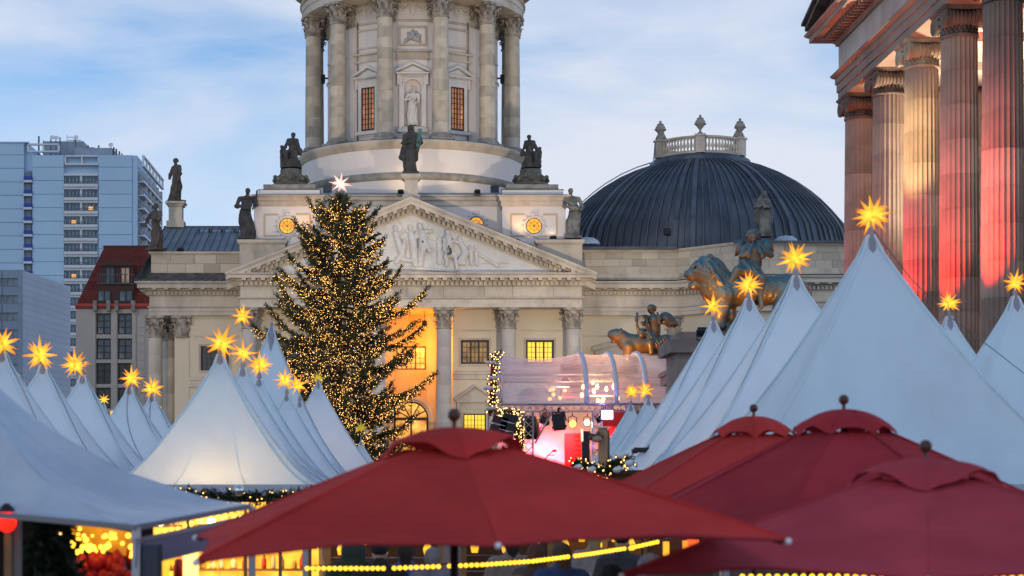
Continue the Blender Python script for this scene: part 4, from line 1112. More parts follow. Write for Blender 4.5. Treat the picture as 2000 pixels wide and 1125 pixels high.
# ceiling, inner wall, stylobate and stairs behind and below
MB().box(XF+1.3, XC+6, YN, YS-.8, zA+.25, zA+.4).obj('portico_ceiling', PALE_SAND, TH)
for k in range(7): MB().box(XF+1.31, XC+5.9, YS-1.2-4.05*k, YS-.6-4.05*k, zA-.05, zA+.248).obj('ceiling_beam', PALE_SAND, TH)
for i in range(12):
    MB().box(XC+4.6+random.uniform(0, .015), XC+5.4, YN, YS-.8, ZF+i*1.05, ZF+(i+1)*1.05-.03).obj('wall_course', PALE_SAND, TH)
MB().box(XC-1.2, XC+6, 36, YS+.6, 0, ZF).obj('stylobate', PALE_SAND, TH)
for i in range(14): MB().box(XC-1.2-.42*(i+1), XC-1.2-.42*i-.002, 49.5, 66.0, 0, ZF-.36*(i+1)).obj('stair_step', PALE_SAND, TH)
for i in range(12): MB().box(XC+2.3, XC+4.59, YS-1.5, YS-.82, ZF+i*1.02, ZF+(i+1)*1.02-.02).obj('end_wall_course', PALE_SAND, TH)
# red floodlights at the feet of the columns
RED = (1.0, .035, .012)
def floodlight(name, label, loc, aim, color, energy, angle=45, size=.12, group=None, body=.28):
    t = thing(name, label, 'floodlight', loc, group=group)
    d = (Vector(aim)-Vector(loc)).normalized(); q = d.to_track_quat('-Z', 'Y').to_matrix().to_4x4()
    b = MB().box(-body/2, body/2, -body*.35, body*.35, -body*.1, body*.5, q).bar((-body*.6, 0, -body*.9), (-body*.6, 0, .02), .03).bar((body*.6, 0, -body*.9), (body*.6, 0, .02), .03).bar((-body*.6, 0, -body*.9), (body*.6, 0, -body*.9), .05)
    o = b.obj('housing', DARK); o.parent = t
    o = MB().box(-body*.42, body*.42, -body*.28, body*.28, -body*.13, -body*.101, q).obj('lens', glow('lens_%.2f_%.2f_%.2f' % color, color, 3.0)); o.parent = t
    lamp(t, 'SPOT', color, energy, Vector(loc)+d*.2, aim, size, angle, .7)
    return t
fl_lab = ['red floodlight at the foot of the farthest theatre column', 'red floodlight at the foot of the second theatre column from the dome', 'red floodlight at the foot of the yellow-lit theatre column', 'red floodlight between the yellow-lit theatre column and its nearer neighbour', 'red floodlight at the foot of the theatre column cut by the frame']
for k in range(5):
    y = col_y[k]
    floodlight('floodlight', fl_lab[k], (XC-2.4, y-1.5, ZF+.2), (XC-.2, y-.2, ZF+5.5), RED, (1100, 1100, 5000, 7000, 9000)[k], 28, .1, 'floodlights under the theatre columns')
floodlight('floodlight', 'warm floodlight aimed up at the third theatre column', (XC-5.5, col_y[2]-5.5, 7.0), (XC, col_y[2], 14.5), (1.0, .74, .30), 11000, 17, .2)
for k in range(4):
    ym = (col_y[k]+col_y[k+1])/2
    floodlight('floodlight', ('orange uplight between the two farthest theatre columns', 'orange uplight between the second and the yellow-lit theatre column', 'orange uplight just nearer than the yellow-lit theatre column', 'orange uplight beside the theatre column cut by the frame')[k], (XC-.1, ym, ZF+.3), (XC-.3, ym, 20), (1.0, .20, .06), 2600, 24, .1)
floodlight('floodlight', 'red uplight aimed at the theatre cornice from the stairs', (XC-3.0, 63, ZF-1.5), (XC-1.2, 62, 20), (1.0, .20, .07), 1800, 60, .1)
floodlight('floodlight', 'pale floodlight aimed at the nearer theatre columns', (XC-8, 44, 5.5), (XC-.5, 54, 13), (1.0, .86, .76), 2600, 34, .3)
floodlight('floodlight', 'pale warm floodlight inside the theatre portico', (XC+2.2, 60.5, ZF+.5), (XC+1.9, 59.5, 18.0), (1.0, .86, .6), 12000, 70, .2)

# ================================================================== bronze lion and panther plinths are with the sculptures

# ================================================================== tall blue-white apartment block
AB = 340.0; s_ = AB/F
PANEL = mat('pale_facade_panel', (0.46, 0.64, 0.80), (0.41, 0.57, 0.73), scale=.06, rough=.7, rnd=.05)
PANEL_W = mat('white_balcony_panel', (0.66, 0.68, 0.70), rough=.7)
BLUEP = mat('blue_balcony_panel', (0.03, 0.07, 0.32), rough=.6)
BGLASS = mat('apartment_glass', (0.03, 0.05, 0.075), (0.22, 0.27, 0.33), scale=.5, rough=.12, spec=.8)
BLACKR = mat('grey_railing', (0.10, 0.12, 0.14), rough=.6)
AP = thing('apartment_block', 'tall blue-white panel apartment block with stacked glazed loggias', 'apartment block', (wx(130, AB), AB, 0), world=True)
def ax(p): return wx(p, AB)
def az(p): return wz(p, AB)
MB().box(ax(-60), ax(258), AB+1.0, AB+27, 0, az(303)).obj('core', PANEL, AP)
FL = 26.4
zones = [(-60, 47, 279), (63, 125, 303), (192, 258, 303)]
for x0, x1, top in zones:
    p = top
    while p < 830:
        h = FL if p > top else FL*.9
        MB().box(ax(x0)+.05, ax(x1)-.05, AB+random.uniform(0, .02), AB+1.0, az(p+h)+.08, az(p)).obj('facade_panel', PANEL, AP)
        p += h
MB().box(ax(-60), ax(54), AB+1, AB+20, az(303), az(279)).box(ax(-60), ax(56), AB-.2, AB+1, az(279)+.002, az(277)).obj('upper_storey', PANEL, AP)
# pairs of loggias
WARMW = glow('distant_warm_window', (1.0, .45, .12), .8)
lit = {(3, 0): 1, (7, 0): 1, (2, 1): 1, (10, 1): 1}
for i in range(20):
    p0 = 338.5+i*FL
    if p0 > 800: break
    lg = part('loggia', AP, (ax(158), AB+.2, az(p0+FL)))
    W = ax(191)-ax(125); H = FL*s_
    o = MB().box(-W/2, W/2, -.5, .4, .0, .55).box(-W/2, W/2, -.2, .9, H-.45, H).obj('slab', PANEL_W); o.parent = lg
    for k in (0, 1):
        cx = (-W/4, W/4)[k]
        o = MB().box(cx-W/4+.15, cx+W/4-.15, .62, .7, .56, H-.46).obj('glazing', BGLASS); o.parent = lg
        f = MB()
        for q in range(5): f.box(cx-W/4+.2+q*(W/2-.4)/4-.05, cx-W/4+.2+q*(W/2-.4)/4+.05, .5, .615, .56, H-.46)
        f.box(cx-W/4+.14, cx+W/4-.14, .52, .61, H*.78, H*.82); o = f.obj('frame', PANEL); o.parent = lg
        if (i, k) in lit:
            o = MB().box(cx-.3, cx+.55, .44, .49, .9, 1.5).obj('lit_window', WARMW); o.parent = lg
    o = MB().box(-.18, .18, -.1, .5, .55, H-.45).obj('divider', PANEL_W); o.parent = lg
    o = MB().box(-W/2+.05, W/2-.05, -.46, -.36, 1.0, 1.1).box(-W/2+.05, W/2-.05, -.45, -.38, .56, .72).obj('railing', BLACKR); o.parent = lg
# narrow stack of blue balconies
for i in range(14):
    p0 = 339+i*FL
    if p0 > 620: break
    bl = part('balcony', AP, (ax(55), AB, az(p0+13)))
    o = MB().box(-.75, .75, -.5, .9, -.05, .75).obj('parapet', BLUEP); o.parent = bl
    o = MB().box(-.8, .8, -.55, .9, -.5, -.06).obj('slab', PANEL_W); o.parent = bl
    o = MB().box(-.45, .45, .5, .9, .76, 1.9).obj('glazing', BGLASS); o.parent = bl
MB().box(ax(47), ax(63), AB+.95, AB+1.3, az(830), az(300)).obj('recess', PANEL, AP)
# side face with balconies
XR = ax(258)+.9
MB().box(ax(258), XR, AB+.3, AB+27, 0, az(303)).obj('side_wall', PANEL, AP)
for i in range(20):
    p0 = 338+i*FL
    if p0 > 760: break
    z0 = az(p0+FL*.6)
    for k in range(5):
        y0 = AB+1+k*5.2
        bl = part('balcony', AP, (XR, y0, z0))
        o = MB().box(0, 1.3, 0, 4.9, -.05, .12).box(1.18, 1.3, 0, 4.9, .12, .42).obj('slab', PANEL_W); o.parent = bl
        o = MB().box(1.1, 1.17, .1, 4.8, .13, 1.0).obj('parapet', BLUEP if k in (0, 1) else BLACKR); o.parent = bl
        o = MB().box(.02, .1, .5, 4.4, .13, 2.1).obj('glazing', BGLASS); o.parent = bl
        o = MB().box(.1, 1.2, 4.92, 5.12, -.05, 2.5).obj('divider', PANEL_W); o.parent = bl
# open frames at the top and roof plant
fr = MB()
for a, b, p, q in ((54, 114, 280, 297), (127, 192, 303, 322)):
    fr.box(ax(a), ax(b), AB, AB+.8, az(p+3), az(p)).box(ax(a), ax(b), AB, AB+.8, az(q), az(q-3))
    for c in (a, (a+b)/2, b): fr.box(ax(c)-.15, ax(c)+.15, AB+.1, AB+.7, az(q-3), az(p+3))
fr.box(XR+1.0, XR+1.5, AB, AB+27, az(306), az(303)).box(XR+1.0, XR+1.5, AB, AB+27, az(325), az(321))
for k in range(7): fr.box(XR+1.05, XR+1.45, AB+k*4.4, AB+k*4.4+.5, az(321), az(306))
o = fr.obj('roof_frame', PANEL_W, AP); o['kind'] = 'stuff'
MB().box(ax(66), ax(146), AB+9, AB+20, az(303), az(258)).box(ax(146), ax(166), AB+10, AB+18, az(303), az(268)).box(ax(136), ax(210), AB+5, AB+15, az(303), az(279)).obj('plant_room', mat('grey_blue_plant_room', (.30, .36, .42), (.22, .27, .32), scale=.3, rough=.8), AP)
for px, top, w_ in ((63, 254, 2.2), (72, 262, 1), (87, 257, 1.6), (97, 261, 1.2), (105, 256, 1.6), (119, 251, .6), (136, 256, 1.6), (148, 281, 1.6), (161, 272, 2), (182, 272, 2), (206, 271, .8), (212, 276, 2.2), (217, 279, 2.2), (223, 284, 2.2), (228, 288, 1.8)):
    MB().tube([(ax(px), AB+6, az(303)), (ax(px), AB+6, az(top))], w_*s_*.8, 8).obj('roof_mast', BLACKR, AP)
for px, py in ((92, 259), (100, 260), (139, 259), (208, 274)):
    mm = Matrix.Translation((ax(px), AB+5, az(py))) @ Matrix.Rotation(R(70), 4, 'X')
    MB().lathe([(.01, -.1), (.35, 0), (.5, .15)], seg=12, m=mm).obj('dish_aerial', PANEL_W, AP)
MB().bar((ax(120), AB+6, az(262)), (ax(147), AB+6, az(262)), .12).bar((ax(120), AB+6, az(256)), (ax(133), AB+6, az(256)), .1).bar((ax(133), AB+6, az(268)), (ax(133), AB+6, az(255)), .1).obj('roof_railing', BLACKR, AP)

# ================================================================== low blue-grey office at the far left
OB = 170.0
OF = thing('office_block', 'low blue-grey office block with ribbon windows below the apartment tower', 'office block', (wx(0, OB), OB, 0), world=True)
OPAN = mat('blue_grey_cladding', (0.25, 0.32, 0.40), (0.21, 0.28, 0.36), scale=.2, rough=.5, rnd=.06)
OPAN2 = mat('light_blue_grey_cladding', (0.36, 0.42, 0.52), (0.31, 0.37, 0.46), scale=.2, rough=.5, rnd=.05)
ox = lambda p: wx(p, OB); oz = lambda p: wz(p, OB)
MB().box(ox(-60), ox(45)-.05, OB+.3, OB+14, 0, oz(528)).obj('core', OPAN, OF)
p = 527
rows = []
while p < 800:
    for a, b in ((-60, -28), (-28, 4), (4, 36)):
        MB().box(ox(a)+.03, ox(b)-.03, OB, OB+.3, oz(p+17)+.03, oz(p)).obj('cladding_panel', OPAN, OF)
    MB().box(ox(34)+.04, ox(45), OB-.02, OB+.3, oz(p+33.5)+.02, oz(p)).obj('cladding_panel', OPAN, OF)
    wn = part('window', OF, (ox(-13), OB+.12, oz(p+33.5)))
    o = MB().box(ox(-60)-ox(-13), ox(34)-ox(-13), .05, .1, 0, 16.5*OB/F).obj('pane', BGLASS); o.parent = wn
    f = MB()
    for q in range(9): f.box(ox(-60)-ox(-13)+q*.59, ox(-60)-ox(-13)+q*.59+.08, -.06, .04, 0, 16.5*OB/F)
    o = f.obj('frame', OPAN); o.parent = wn
    p += 33.5
d2 = OB+14
XO = ox(45)
for k in range(24):
    z1 = oz(528)-k*.62
    MB().add([(XO, OB, z1-.6), (XO+1.9, d2, z1-.6), (XO+1.9, d2, z1), (XO, OB, z1)], [(0, 1, 2, 3)]).obj('cladding_panel', OPAN2, OF)
MB().add([(XO, OB, 0), (XO+1.88, d2, 0), (XO+1.88, d2, oz(528)-.02), (XO-.02, OB+.02, oz(528)-.02)], [(0, 1, 2, 3)]).obj('side_wall', BLACKR, OF)

# ================================================================== red-roofed town house
RB = 150.0
TO = thing('town_house', 'cream town house with steep red tiled mansard roof and balconied dormer', 'house', (wx(220, RB), RB, 0), world=True)
tx = lambda p: wx(p, RB); tz2 = lambda p: wz(p, RB)
TWALL = mat('cream_house_plaster', (0.52, 0.47, 0.42), (0.46, 0.41, 0.37), scale=.5, rough=.9)
RTILE = mat('red_roof_tile', (0.20, 0.035, 0.02), (0.13, 0.025, 0.018), scale=2.5, rough=.75, rnd=.22)
BROWN = mat('brown_dormer_cladding', (0.075, 0.03, 0.022), rough=.7)
holes = []
for x0, x1 in ((188, 216.5), (230, 257.5)):
    for p in (612, 661, 709, 757, 805): holes.append((tx(x0), tx(x1), tz2(p+41), tz2(p)))
wl = MB(); holed_wall(wl, tx(148), tx(300), 0, tz2(603), RB, holes, .25)
wl.add([(tx(148), RB, 0), (tx(148), RB, tz2(603)), (tx(148), RB+10, tz2(603)), (tx(148), RB+10, 0)], [(0, 1, 2, 3)]); wl.obj('wall', TWALL, TO)
CURT = mat('curtained_glass', (0.10, 0.12, 0.15), (0.40, 0.43, 0.47), scale=1.1, rough=.15, streak=6, contrast=(.45, .6))
GLASSD = mat('town_glass', (0.03, 0.035, 0.045), (0.14, 0.15, 0.17), scale=.8, rough=.1, streak=5, contrast=(.5, .62))
for i, h in enumerate(holes): window(TO, h[0], h[1], h[2], h[3], RB+.12, (CURT, CURT, GLASSD, GLASSD, GLASSD)[i % 5], 2, 3, fr=.1, bar=.06, post=1)
for x0, x1 in ((216.5, 230), (178, 188), (257.5, 267)):
    MB().box(tx(x0)+.06, tx(x1)-.06, RB-.12, RB, 0, tz2(604)).obj('pier', TWALL, TO)
CORN = mat('red_lit_cornice', (0.58, 0.11, 0.09), rough=.8)  # pinkish-red light falling on the cornice, put into its base colour
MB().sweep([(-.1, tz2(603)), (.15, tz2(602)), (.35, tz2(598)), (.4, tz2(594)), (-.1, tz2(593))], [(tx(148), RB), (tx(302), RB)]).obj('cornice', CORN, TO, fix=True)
for k in range(12): MB().box(tx(272)+.0, tx(283), RB-.06, RB-.001, tz2(625+k*16+14), tz2(625+k*16)).obj('quoin', TWALL, TO)
# roof: courses of tiles on a steep slope, narrowing upwards at the left
zb, zt_ = tz2(593), tz2(472); nrow = 30
def roof_x(t): return tx(150)+(tx(191)-tx(150))*t
for i in range(nrow):
    t0, t1 = i/nrow, (i+1)/nrow
    y0, y1 = RB+.1+3.2*t0, RB+.1+3.2*t1; z0, z1 = zb+(zt_-zb)*t0, zb+(zt_-zb)*t1
    x1 = tx(302)+1
    MB().add([(roof_x(t0), y0-.08, z0), (x1, y0-.08, z0), (x1, y1-.01, z1+.02), (roof_x(t1), y1-.01, z1+.02), (roof_x(t0), y0, z0), (x1, y0, z0)], [(0, 1, 2, 3), (4, 5, 1, 0)]).obj('tile_course', RTILE, TO)
MB().add([(roof_x(0), RB, zb), (roof_x(1), RB+3.3, zt_), (roof_x(1)+1, RB+10, zt_), (roof_x(0), RB+10, zb)], [(0, 1, 2, 3)]).obj('roof_side', RTILE, TO)
MB().box(roof_x(1)-.1, tx(305), RB+3.2, RB+3.6, zt_-.05, zt_+.12).obj('ridge', BROWN, TO)
# dormer over two storeys
dx0, dx1 = tx(189), tx(261)
d = MB().box(dx0, dx1, RB+.15, RB+3.5, tz2(597), tz2(556)).box(dx0+.12, dx1-.2, RB+.9, RB+4, tz2(556), tz2(517))
d.obj('dormer', BROWN, TO)
ht = MB(); pts = [(dx0+.12, tz2(517)), (dx1-.2, tz2(517))]+[(dx1-.2-(dx1-dx0-.32)*i/8, tz2(517)+.55*math.sin(PI*(.12+.76*i/8))) for i in range(9)]
ht.prism(pts, RB+.7, RB+4).obj('dormer_roof', BROWN, TO, fix=True)
PANE_HOTEL = glow('hotel_room_pane', (1.0, .45, .12), .55, noise=1.4, dark=(.10, .11, .13), vrange=(.5, .7))
for x0, x1, p0, p1, yy, pn in ((190, 216, 566, 589, RB+.04, CURT), (232, 259, 566, 589, RB+.04, CURT), (202, 221, 519, 552, RB+.8, CURT), (232, 251, 519, 552, RB+.8, PANE_HOTEL)):
    window(TO, tx(x0), tx(x1), tz2(p1), tz2(p0), yy, pn, 2, 1, fr=.09, bar=.05, post=1)
rl = MB()
rl.bar((dx0+.05, RB-.05, tz2(536)), (dx1+.1, RB-.05, tz2(536)), .06).bar((dx0+.05, RB-.05, tz2(554)), (dx1+.1, RB-.05, tz2(554)), .06)
rl.obj('balcony_rail', BLACKR, TO)
for k in range(16): MB().bar((dx0+.1+k*(dx1-dx0)/15.2, RB-.05, tz2(554)), (dx0+.1+k*(dx1-dx0)/15.2, RB-.05, tz2(536)), .035).obj('baluster', BLACKR, TO)
for x in (187, 213, 229, 261): MB().box(tx(x)-.16, tx(x)+.16, RB-.5, RB+.1, tz2(608), tz2(588)).obj('bracket', STONE_GREY, TO)
for x0, x1 in ((191, 211), (232, 258)): MB().box(tx(x0), tx(x1), RB-.35, RB-.1, tz2(597), tz2(590)).obj('window_box', DARK, TO)
# ================================================================== statues
def figure(seed=0, arms=None, extra=(), veil=False, lean=0.0, bulk=1.0, turn=0.0, bare_legs=False):
    """a draped standing figure one unit tall, facing -y; one continuous skin with folds"""
    b = bulk; l = lean
    pr = [('c', (0, 0, .03), (0, .0, .30), .135*b, .125*b), ('c', (0, 0, .30), (l*.4, 0, .56), .128*b, .092*b),
          ('e', (l*.7, 0, .68), (.105*b, .075*b, .15)), ('c', (l-.105*b, .005, .785), (l+.105*b, .005, .785), .045, .045),
          ('c', (l, 0, .8), (l, -.008, .88), .034, .032), ('e', (l+.006, -.014, .925), (.046, .054, .064), .012),
          ('e', (l+.004, .016, .945), (.053, .055, .053), .012), ('c', (l+.004, .055, .94), (l+.004, .062, .925), .026, .022, .01)]
    pr += [('c', (-.055, -.075, .06), (-.05, -.03, .3), .055, .06), ('c', (.07, -.06, .03), (.05, -.05, .45), .05, .07)]      # the legs under the cloth
    pr += [('c', (-.06, -.1, .02), (-.06, -.15, .015), .028, .02), ('c', (.07, -.09, .02), (.075, -.14, .015), .028, .02)]
    if veil: pr += [('c', (l, .02, .93), (l, .06, .72), .066, .09, .04), ('c', (-.13, .02, .74), (-.15, .03, .35), .05, .07), ('c', (.13, .02, .74), (.13, .03, .3), .045, .06)]
    for ch in (arms or [[(-.15, 0, .775), (-.18, -.02, .62), (-.09, -.12, .58)], [(.15, 0, .775), (.18, 0, .62), (.1, -.11, .66)]]):
        for i in range(len(ch)-1):
            pr.append(('c', ch[i], ch[i+1], .043-.006*i, .036-.006*i, .025))
        e = ch[-1]; pr.append(('e', e, (.026, .026, .03), .015))
    ex = list(extra)
    def fn(X, Y, Z):
        X = X+.026*np.sin(Z*5.6+seed*1.7)+.012*np.sin(Z*11+seed)          # weight on one leg
        D = blend(pr, X, Y, Z, .035)
        th = np.arctan2(X, -Y)
        wgt = np.clip((.66-Z)/.2, 0, 1)
        D = D+.0115*wgt*np.sin(th*9+seed+2.2*np.sin(Z*6+seed))+.006*wgt*np.sin(th*17+Z*11+seed*2)
        w2 = np.clip(1-np.abs(Z-.6)/.2, 0, 1)
        D = D+.008*w2*np.sin((Z*1.0+X*(.9 if seed % 2 else -.9))*62+seed)
        for p in ex:
            d = cap_d(X, Y, Z, p[1], p[2], p[3], p[4]) if p[0] == 'c' else (ell_d(X, Y, Z, p[1], p[2]) if p[0] == 'e' else box_d(X, Y, Z, p[1], p[2], .005))
            D = smin(D, d, .012)
        return D
    return fn
BLACK_STONE = mat('soot_black_statue', (0.075, 0.072, 0.07), (0.028, 0.03, 0.033), scale=2.0, rough=.8, bump=.25, bscale=9)
BROWN_STONE = mat('brown_statue_stone', (0.13, 0.105, 0.085), (0.055, 0.05, 0.047), scale=1.8, rough=.85, bump=.25, bscale=9)
GREY_STATUE = mat('grey_statue_stone', (0.26, 0.25, 0.225), (0.085, 0.085, 0.082), scale=1.3, rough=.9, bump=.25, bscale=9, contrast=(.38, .62))
WHITE_STATUE = mat('white_statue_stone', (0.72, 0.69, 0.65), (0.6, 0.57, 0.53), scale=2, rough=.8)
def statue(name, label, loc, h, fn, mtl, rz=0, res=.0135, ext=(.32, .26, 1.04), base=True, wide=1.0):
    t = thing(name, label, 'statue', loc, rz)
    me = sculpt_mesh('figure', fn, (-ext[0], -ext[1], -.02), (ext[0], ext[1], ext[2]), res, mtl, tf=lambda V: V*np.array([h*wide, h*wide, h])+np.array([0, 0, .12]))
    o = link('figure', me); o.parent = t
    if base: o = MB().box(-.17*h, .17*h, -.16*h, .16*h, 0, .16).obj('base', mtl); o.parent = t
    return t
# on the roof of the left wing
statue('statue', 'dark robed statue alone on the tall roof pedestal, turned away', PED_LEFT, 3.15, figure(1, [[(-.14, 0, .775), (-.17, -.06, .62), (-.1, -.13, .52)], [(.14, 0, .775), (.17, .0, .6), (.12, -.05, .45)]], bulk=.92, lean=-.02), BROWN_STONE, rz=R(-50))
d_ = YWG+.3
statue('statue', 'dark robed statue at the corner of the wing roof beside the red house', (wx(305, d_), d_, wz(489, d_)), 3.15, figure(2, [[(-.14, 0, .775), (-.2, -.05, .64), (-.2, -.1, .52)], [(.14, 0, .775), (.16, -.05, .62), (.02, -.13, .66)]], bulk=.9), BROWN_STONE, rz=R(-35))
statue('statue', 'black robed statue on the ledge beside the amber round window left of the tree', (wx(482, 116.8), 116.9, wz(467, 116.8)), 3.35, figure(3, [[(-.16, 0, .78), (-.2, -.02, .62), (-.05, -.12, .6)], [(.16, 0, .78), (.2, -.05, .64), (.14, -.14, .78)]], [('c', (.16, -.14, .55), (.2, -.1, .92), .02, .02), ('b', (.04, -.13, .64), (.08, .02, .09))], bulk=1.1), BLACK_STONE)
PALMG = mat('green_palm_leaf', (.10, .22, .19), (.06, .13, .12), scale=4, rough=.7)
t = statue('statue', 'black veiled statue with green palm leaf on the pediment apex', (xp(802), YP+.9, zp(337)+.02), 3.2, figure(4, [[(-.15, 0, .78), (-.19, -.02, .62), (-.04, -.12, .63)], [(.15, 0, .78), (.19, -.03, .62), (.14, -.12, .6)]], veil=True, bulk=.98), BLACK_STONE)
b = MB()
for k in range(9):
    z = 1.75+k*.13
    for s_ in (-1, 1): b.add([(.5+.015*k, -.42, z), (.5+s_*.17+.015*k, -.42, z+.14), (.5+s_*.13+.015*k, -.4, z+.2), (.5+.015*k, -.4, z+.12)], [(0, 1, 2, 3)])
b.tube([(.46, -.41, 1.5), (.64, -.41, 3.0)], .03, 5); o = b.obj('palm_leaf', PALMG); o.parent = t
statue('statue', 'grey female statue with bare shoulder on the ledge beside the dome', (wx(1119, 116.8), 116.9, wz(466, 116.8)), 3.3, figure(5, [[(-.14, 0, .78), (-.19, -.02, .62), (-.06, -.13, .58)], [(.14, 0, .78), (.18, .02, .63), (.12, -.1, .54)]], [('e', (.0, -.13, .56), (.1, .05, .05))], lean=-.02, bulk=1.02), GREY_STATUE)
statue('statue', 'grey hooded statue standing on the roof edge in front of the dome', (wx(1492, 117.6), 117.6, wz(463, 117.6)), 3.0, figure(6, [[(-.13, 0, .78), (-.17, -.04, .63), (0, -.13, .66)], [(.13, 0, .78), (.17, -.04, .63), (.02, -.13, .62)]], veil=True, bulk=.88), GREY_STATUE)
statue('statue', 'white bearded statue in the niche of the tower', (TX, TY-RW*math.cos(na)+.12, nz0), 2.72, figure(7, [[(-.14, 0, .78), (-.18, -.03, .64), (.0, -.12, .68)], [(.14, 0, .78), (.18, -.02, .62), (.1, -.12, .55)]], [('c', (.01, -.06, .9), (.01, -.065, .86), .03, .02)], bulk=.95), WHITE_STATUE, base=False, ext=(.3, .24, 1.04), res=.013)
# seated groups with children
def group_fn(seed, mirror=1):
    m = mirror
    pr = [('c', (0, 0, .06), (0, 0, .3), .2, .17), ('c', (m*.02, .02, .3), (m*.04, .0, .58), .15, .12), ('e', (m*.03, 0, .7), (.14, .1, .16)),
          ('c', (m*.03-.12, 0, .79), (m*.03+.12, 0, .79), .055, .055), ('e', (m*.05, -.03, .93), (.062, .07, .08), .015), ('e', (m*.05, .02, .96), (.07, .07, .06), .015),
          ('c', (-m*.08, -.05, .42), (-m*.14, -.22, .38), .1, .085), ('c', (-m*.14, -.22, .38), (-m*.13, -.22, .08), .075, .06),
          ('c', (m*.1, -.05, .42), (m*.12, -.22, .40), .1, .085), ('c', (m*.12, -.22, .4), (m*.13, -.22, .08), .08, .07),
          ('c', (m*.15, 0, .78), (m*.2, -.08, .6), .05, .045), ('c', (m*.2, -.08, .6), (m*.08, -.14, .82), .04, .03),
          ('c', (-m*.09, 0, .78), (-m*.17, -.06, .58), .05, .045), ('c', (-m*.17, -.06, .58), (-m*.25, -.1, .5), .042, .04),
          ('e', (-m*.27, -.08, .58), (.055, .055, .062), .012), ('c', (-m*.27, -.06, .48), (-m*.25, -.06, .2), .065, .075), ('c', (-m*.25, -.08, .44), (-m*.16, -.14, .5), .03, .03),
          ('c', (-m*.26, -.06, .2), (-m*.27, -.1, .04), .05, .05), ('e', (m*.05, -.28, .36), (.05, .05, .056), .012), ('c', (m*.05, -.26, .28), (m*.06, -.24, .06), .07, .08),
          ('e', (m*.24, -.06, .45), (.09, .05, .12), .02), ('c', (0, 0, .02), (0, 0, .05), .3, .28)]
    def fn(X, Y, Z):
        D = blend(pr, X, Y, Z, .03)
        return D+.012*np.sin(X*38+seed+2*np.sin(Z*12))*np.cos(Z*16+X*8)*np.clip((.8-Z)/.2, 0, 1)
    return fn
for lab, c, py, h, sd, mi in (('black seated statue group with child beside the tower, above the left round window', 565, 322.5, 2.4, 1, 1), ('black seated statue group with two children beside the tower, above the right round window', 1041, 317.5, 2.25, 2, -1)):
    zz = za_(357.5)+1.29
    statue('statue_group', lab, (xa_(c), YA+2.2, zz), h, group_fn(sd, mi), BLACK_STONE, base=False, ext=(.42, .38, 1.06), res=.017)

# ================================================================== bronze lion with flute-playing cherub, bronze panther with lyre player
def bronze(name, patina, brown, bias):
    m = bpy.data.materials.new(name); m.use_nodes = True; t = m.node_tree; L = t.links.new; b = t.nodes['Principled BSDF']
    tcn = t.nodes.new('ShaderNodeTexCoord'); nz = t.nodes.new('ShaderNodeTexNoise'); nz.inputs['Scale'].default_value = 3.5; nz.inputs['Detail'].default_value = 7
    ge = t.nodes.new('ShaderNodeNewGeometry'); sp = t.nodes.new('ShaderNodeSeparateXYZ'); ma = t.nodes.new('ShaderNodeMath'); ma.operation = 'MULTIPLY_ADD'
    # upper faces: blue skylight put into the colour over real green patina
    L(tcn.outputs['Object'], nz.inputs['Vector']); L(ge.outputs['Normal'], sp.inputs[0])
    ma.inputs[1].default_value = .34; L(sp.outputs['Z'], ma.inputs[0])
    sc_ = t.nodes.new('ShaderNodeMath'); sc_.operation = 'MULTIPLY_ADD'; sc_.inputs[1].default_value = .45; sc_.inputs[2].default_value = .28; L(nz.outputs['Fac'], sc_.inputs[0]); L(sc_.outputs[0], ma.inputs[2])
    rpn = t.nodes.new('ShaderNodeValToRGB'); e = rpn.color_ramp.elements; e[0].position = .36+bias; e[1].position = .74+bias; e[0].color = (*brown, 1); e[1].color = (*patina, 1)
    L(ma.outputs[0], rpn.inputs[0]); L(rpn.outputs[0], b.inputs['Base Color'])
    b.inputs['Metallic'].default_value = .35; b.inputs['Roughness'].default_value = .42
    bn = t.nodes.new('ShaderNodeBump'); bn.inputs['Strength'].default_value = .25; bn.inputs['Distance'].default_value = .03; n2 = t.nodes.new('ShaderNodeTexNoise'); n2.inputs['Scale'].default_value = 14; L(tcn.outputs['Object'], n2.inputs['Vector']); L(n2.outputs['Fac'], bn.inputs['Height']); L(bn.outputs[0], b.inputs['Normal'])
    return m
BRONZE = bronze('patina_skylit_bronze', (0.10, 0.21, 0.24), (0.10, 0.068, 0.045), -.02)
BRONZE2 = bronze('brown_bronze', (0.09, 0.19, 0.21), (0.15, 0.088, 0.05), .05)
LD = 48.0; LS = LD/F                                # metres per photo pixel at the lion
def lp(px, py, dy=0.0): return ((px-1460)*LS, dy, (640-py)*LS)
def q(px, py, dy, r): return lp(px, py, dy), r*LS
def caps(chain, k=None):
    out_ = []
    for a, b in zip(chain, chain[1:]):
        e = ('c', lp(*a[:3]), lp(*b[:3]), a[3]*LS, b[3]*LS)
        out_.append(e+((k,) if k is not None else ()))
    return out_
lion = []
lion += caps([(1395, 556, 0, 30), (1440, 566, 0, 29), (1490, 568, 0, 27), (1535, 566, 0, 29), (1555, 572, 0, 26)])
lion += caps([(1392, 540, 0, 31), (1404, 575, 0, 30)])                                                # chest and mane
lion += caps([(1372, 530, 0, 25), (1384, 528, 0, 29)])
lion += caps([(1362, 532, -.02, 19), (1350, 538, -.02, 12.5)], .06)                                     # skull to muzzle
lion += caps([(1349, 534, 0, 9.5), (1343.5, 536, 0, 8)], .05)                                            # nose
lion += caps([(1362, 556, 0, 11), (1351, 558, 0, 7.5)], .05)                                            # lower jaw
lion += caps([(1352, 522, -.18, 4), (1362, 518, -.22, 5)], .04)+caps([(1352, 522, .18, 4), (1362, 518, .22, 5)], .04)
